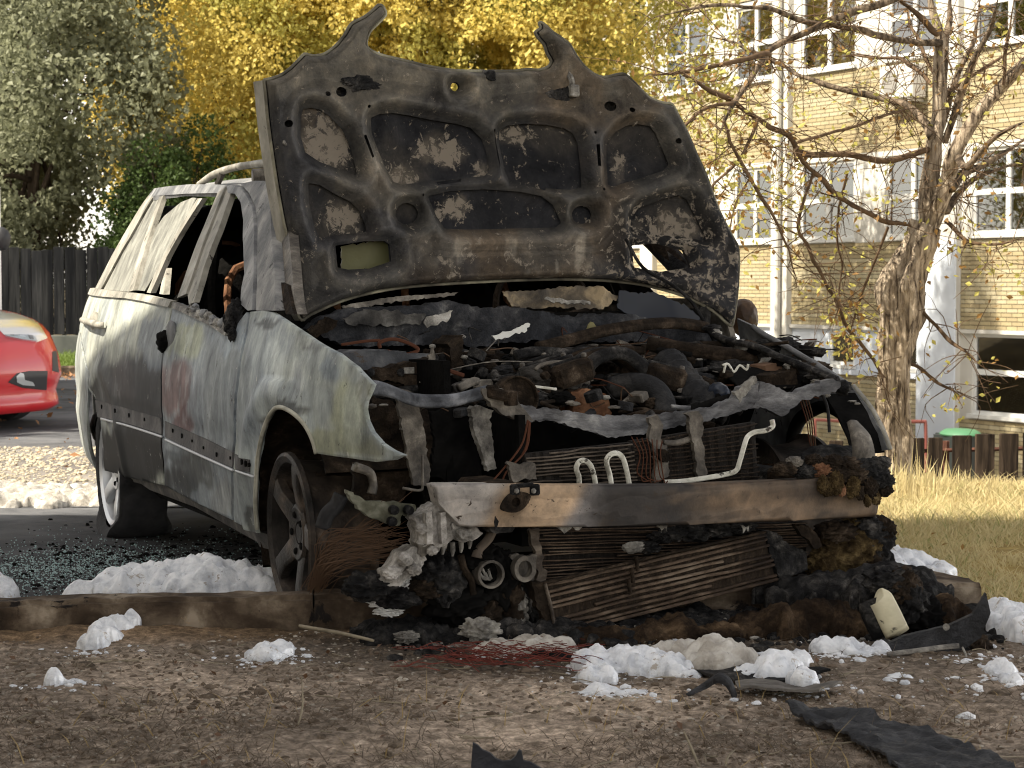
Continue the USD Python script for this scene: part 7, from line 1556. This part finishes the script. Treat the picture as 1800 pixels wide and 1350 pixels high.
put('gravel', stones(P, rng.gamma(2.5, .0032, len(P)), rng, .6), look('gravel_grit', [(.3, (.22, .19, .14)), (.7, (.55, .48, .36))], scale=20, world=True, rough=.8), None, kind='stuff')
# charred crumbs on the burnt asphalt
p = np.column_stack([rng.normal(-1.2, .6, 2600), rng.normal(6.9, .8, 2600)]); p = p[(p[:, 1] > kerb_y(p[:, 0]) + .15) & (p[:, 1] < 9.3)]; P = np.column_stack([p, asph_bump(p[:, 0], p[:, 1])])
put('charred_crumbs', stones(P, rng.gamma(2.2, .0022, len(P)), rng, .7), SOOT, None, kind='stuff')
p = np.column_stack([rng.uniform(-.3, 1.35, 2600), 0 * rng.uniform(size=2600)]); p[:, 1] = kerb_y(p[:, 0]) - np.abs(rng.normal(.12, .16, 2600)); P = np.column_stack([p, dirt_z(p[:, 0], p[:, 1]) + .003])
put('charred_crumbs', stones(P, rng.gamma(2.2, .005, len(P)), rng, .7), CHAR, None, kind='stuff')
p = np.column_stack([rng.uniform(-.3, 1.4, 700), 0 * rng.uniform(size=700)]); p[:, 1] = kerb_y(p[:, 0]) - np.abs(rng.normal(.12, .18, 700)); P = np.column_stack([p, dirt_z(p[:, 0], p[:, 1]) + .006])
put('ash_flakes', stones(P, rng.gamma(2.2, .0028, len(P)), rng, .5), ASHM, None, kind='stuff')
# small foam flecks scattered over the dirt on the right
p = np.column_stack([rng.uniform(.4, 2.0, 260), rng.uniform(4.3, 5.1, 260)]); P = np.column_stack([p, dirt_z(p[:, 0], p[:, 1]) + .002]); put('foam_flecks', stones(P, rng.gamma(1.6, .0032, len(P)), rng, .6), FOAM, None, kind='stuff')
q_ = [(880, 1152), (985, 1150), (1060, 1178), (1120, 1184), (1190, 1180), (1270, 1186), (1365, 1204), (1410, 1214), (1045, 1198), (1060, 1224), (1110, 1226), (92, 1206), (160, 1142), (455, 1158), (490, 1150), (1450, 1155), (1500, 1156), (1735, 1164), (1760, 1194)]
p = np.vstack([at_z(x, y, .057)[:2] + rng.normal(size=(70, 2)) * [.06, .035] for x, y in q_]); p = p[(p[:, 1] < kerb_y(p[:, 0]) - .01)]; P = np.column_stack([p, dirt_z(p[:, 0], p[:, 1]) + .001])
put('foam_flecks', stones(P, rng.gamma(1.5, .0022, len(P)), rng, .45), FOAM, None, kind='stuff')
p = np.column_stack([rng.uniform(-1.5, -.6, 500), rng.normal(5.75, .22, 500)]); p = p[p[:, 1] > kerb_y(p[:, 0]) + .14]; P = np.column_stack([p, asph_bump(p[:, 0], p[:, 1]) + .001]); put('foam_flecks', stones(P, rng.gamma(1.5, .003, len(P)), rng, .45), FOAM, None, kind='stuff')
# fallen leaves along the far kerb, on the road and under the trees
rngl = np.random.default_rng(4)
p = np.vstack([np.column_stack([rngl.uniform(-8, -3, 1500), rngl.normal(22.9, .22, 1500)]), np.column_stack([rngl.uniform(-6, -1, 500), rngl.uniform(11, 22, 500)])]); P = np.column_stack([p, asphalt_z(p[:, 1]) + .015])
put('fallen_leaves', leaves(P, .055, rngl, up=3, wid=.3), leaf_look('litter', (.28, .14, .06), (.52, .36, .14), .1), None, kind='stuff')
p = scatter(lawnp, 160, rngl); P = np.column_stack([p, lawn_z(p[:, 0], p[:, 1]) + .035]); put('fallen_leaves', leaves(P, .028, rngl, up=3, wid=.3), MIXL, None, kind='stuff')

# dead leaves, bark chips and twig bits lying on the dirt
rg = np.random.default_rng(77); dq = Polygon([(-1.5, 3.65), (1.6, 3.65), (2.3, 5.1), (-1.9, 4.95)])
p = scatter(dq, 420, rg); P = np.column_stack([p, dirt_z(p[:, 0], p[:, 1]) + .004])
put('dead_leaves', leaves(P, .017, rg, up=2.5, wid=.34), leaf_look('dead_leaf', (.10, .055, .03), (.36, .24, .13), .1), None, kind='stuff')
tw = []
p = scatter(dq, 260, rg)
for q in p:
    a = rg.uniform(0, 6.3); L_ = rg.uniform(.012, .055); d = np.array([math.cos(a), math.sin(a) * .8, 0]) * L_; z = float(dirt_z(np.array([q[0]]), np.array([q[1]]))[0]) + .004; c = np.array([q[0], q[1], z])
    tw.append(tube([c - d, c + [rg.normal() * .003, rg.normal() * .003, .003], c + d + [0, 0, rg.uniform(-.002, .012)]], rg.uniform(.0008, .0019), 4, 2, cap=False))
put('twig_bits', tw, STICK, None, kind='stuff')
p = scatter(dq, 900, rg); q = meshkit.fbm(np.column_stack([p * 3.0, 0 * p[:, 0]]), 3, 19); p = p[q > .48]; P = np.column_stack([p, dirt_z(p[:, 0], p[:, 1]) - .002])
put('clods', stones(P, rg.gamma(2.2, .0042, len(P)), rg, .55), DIRT2, None, kind='stuff')
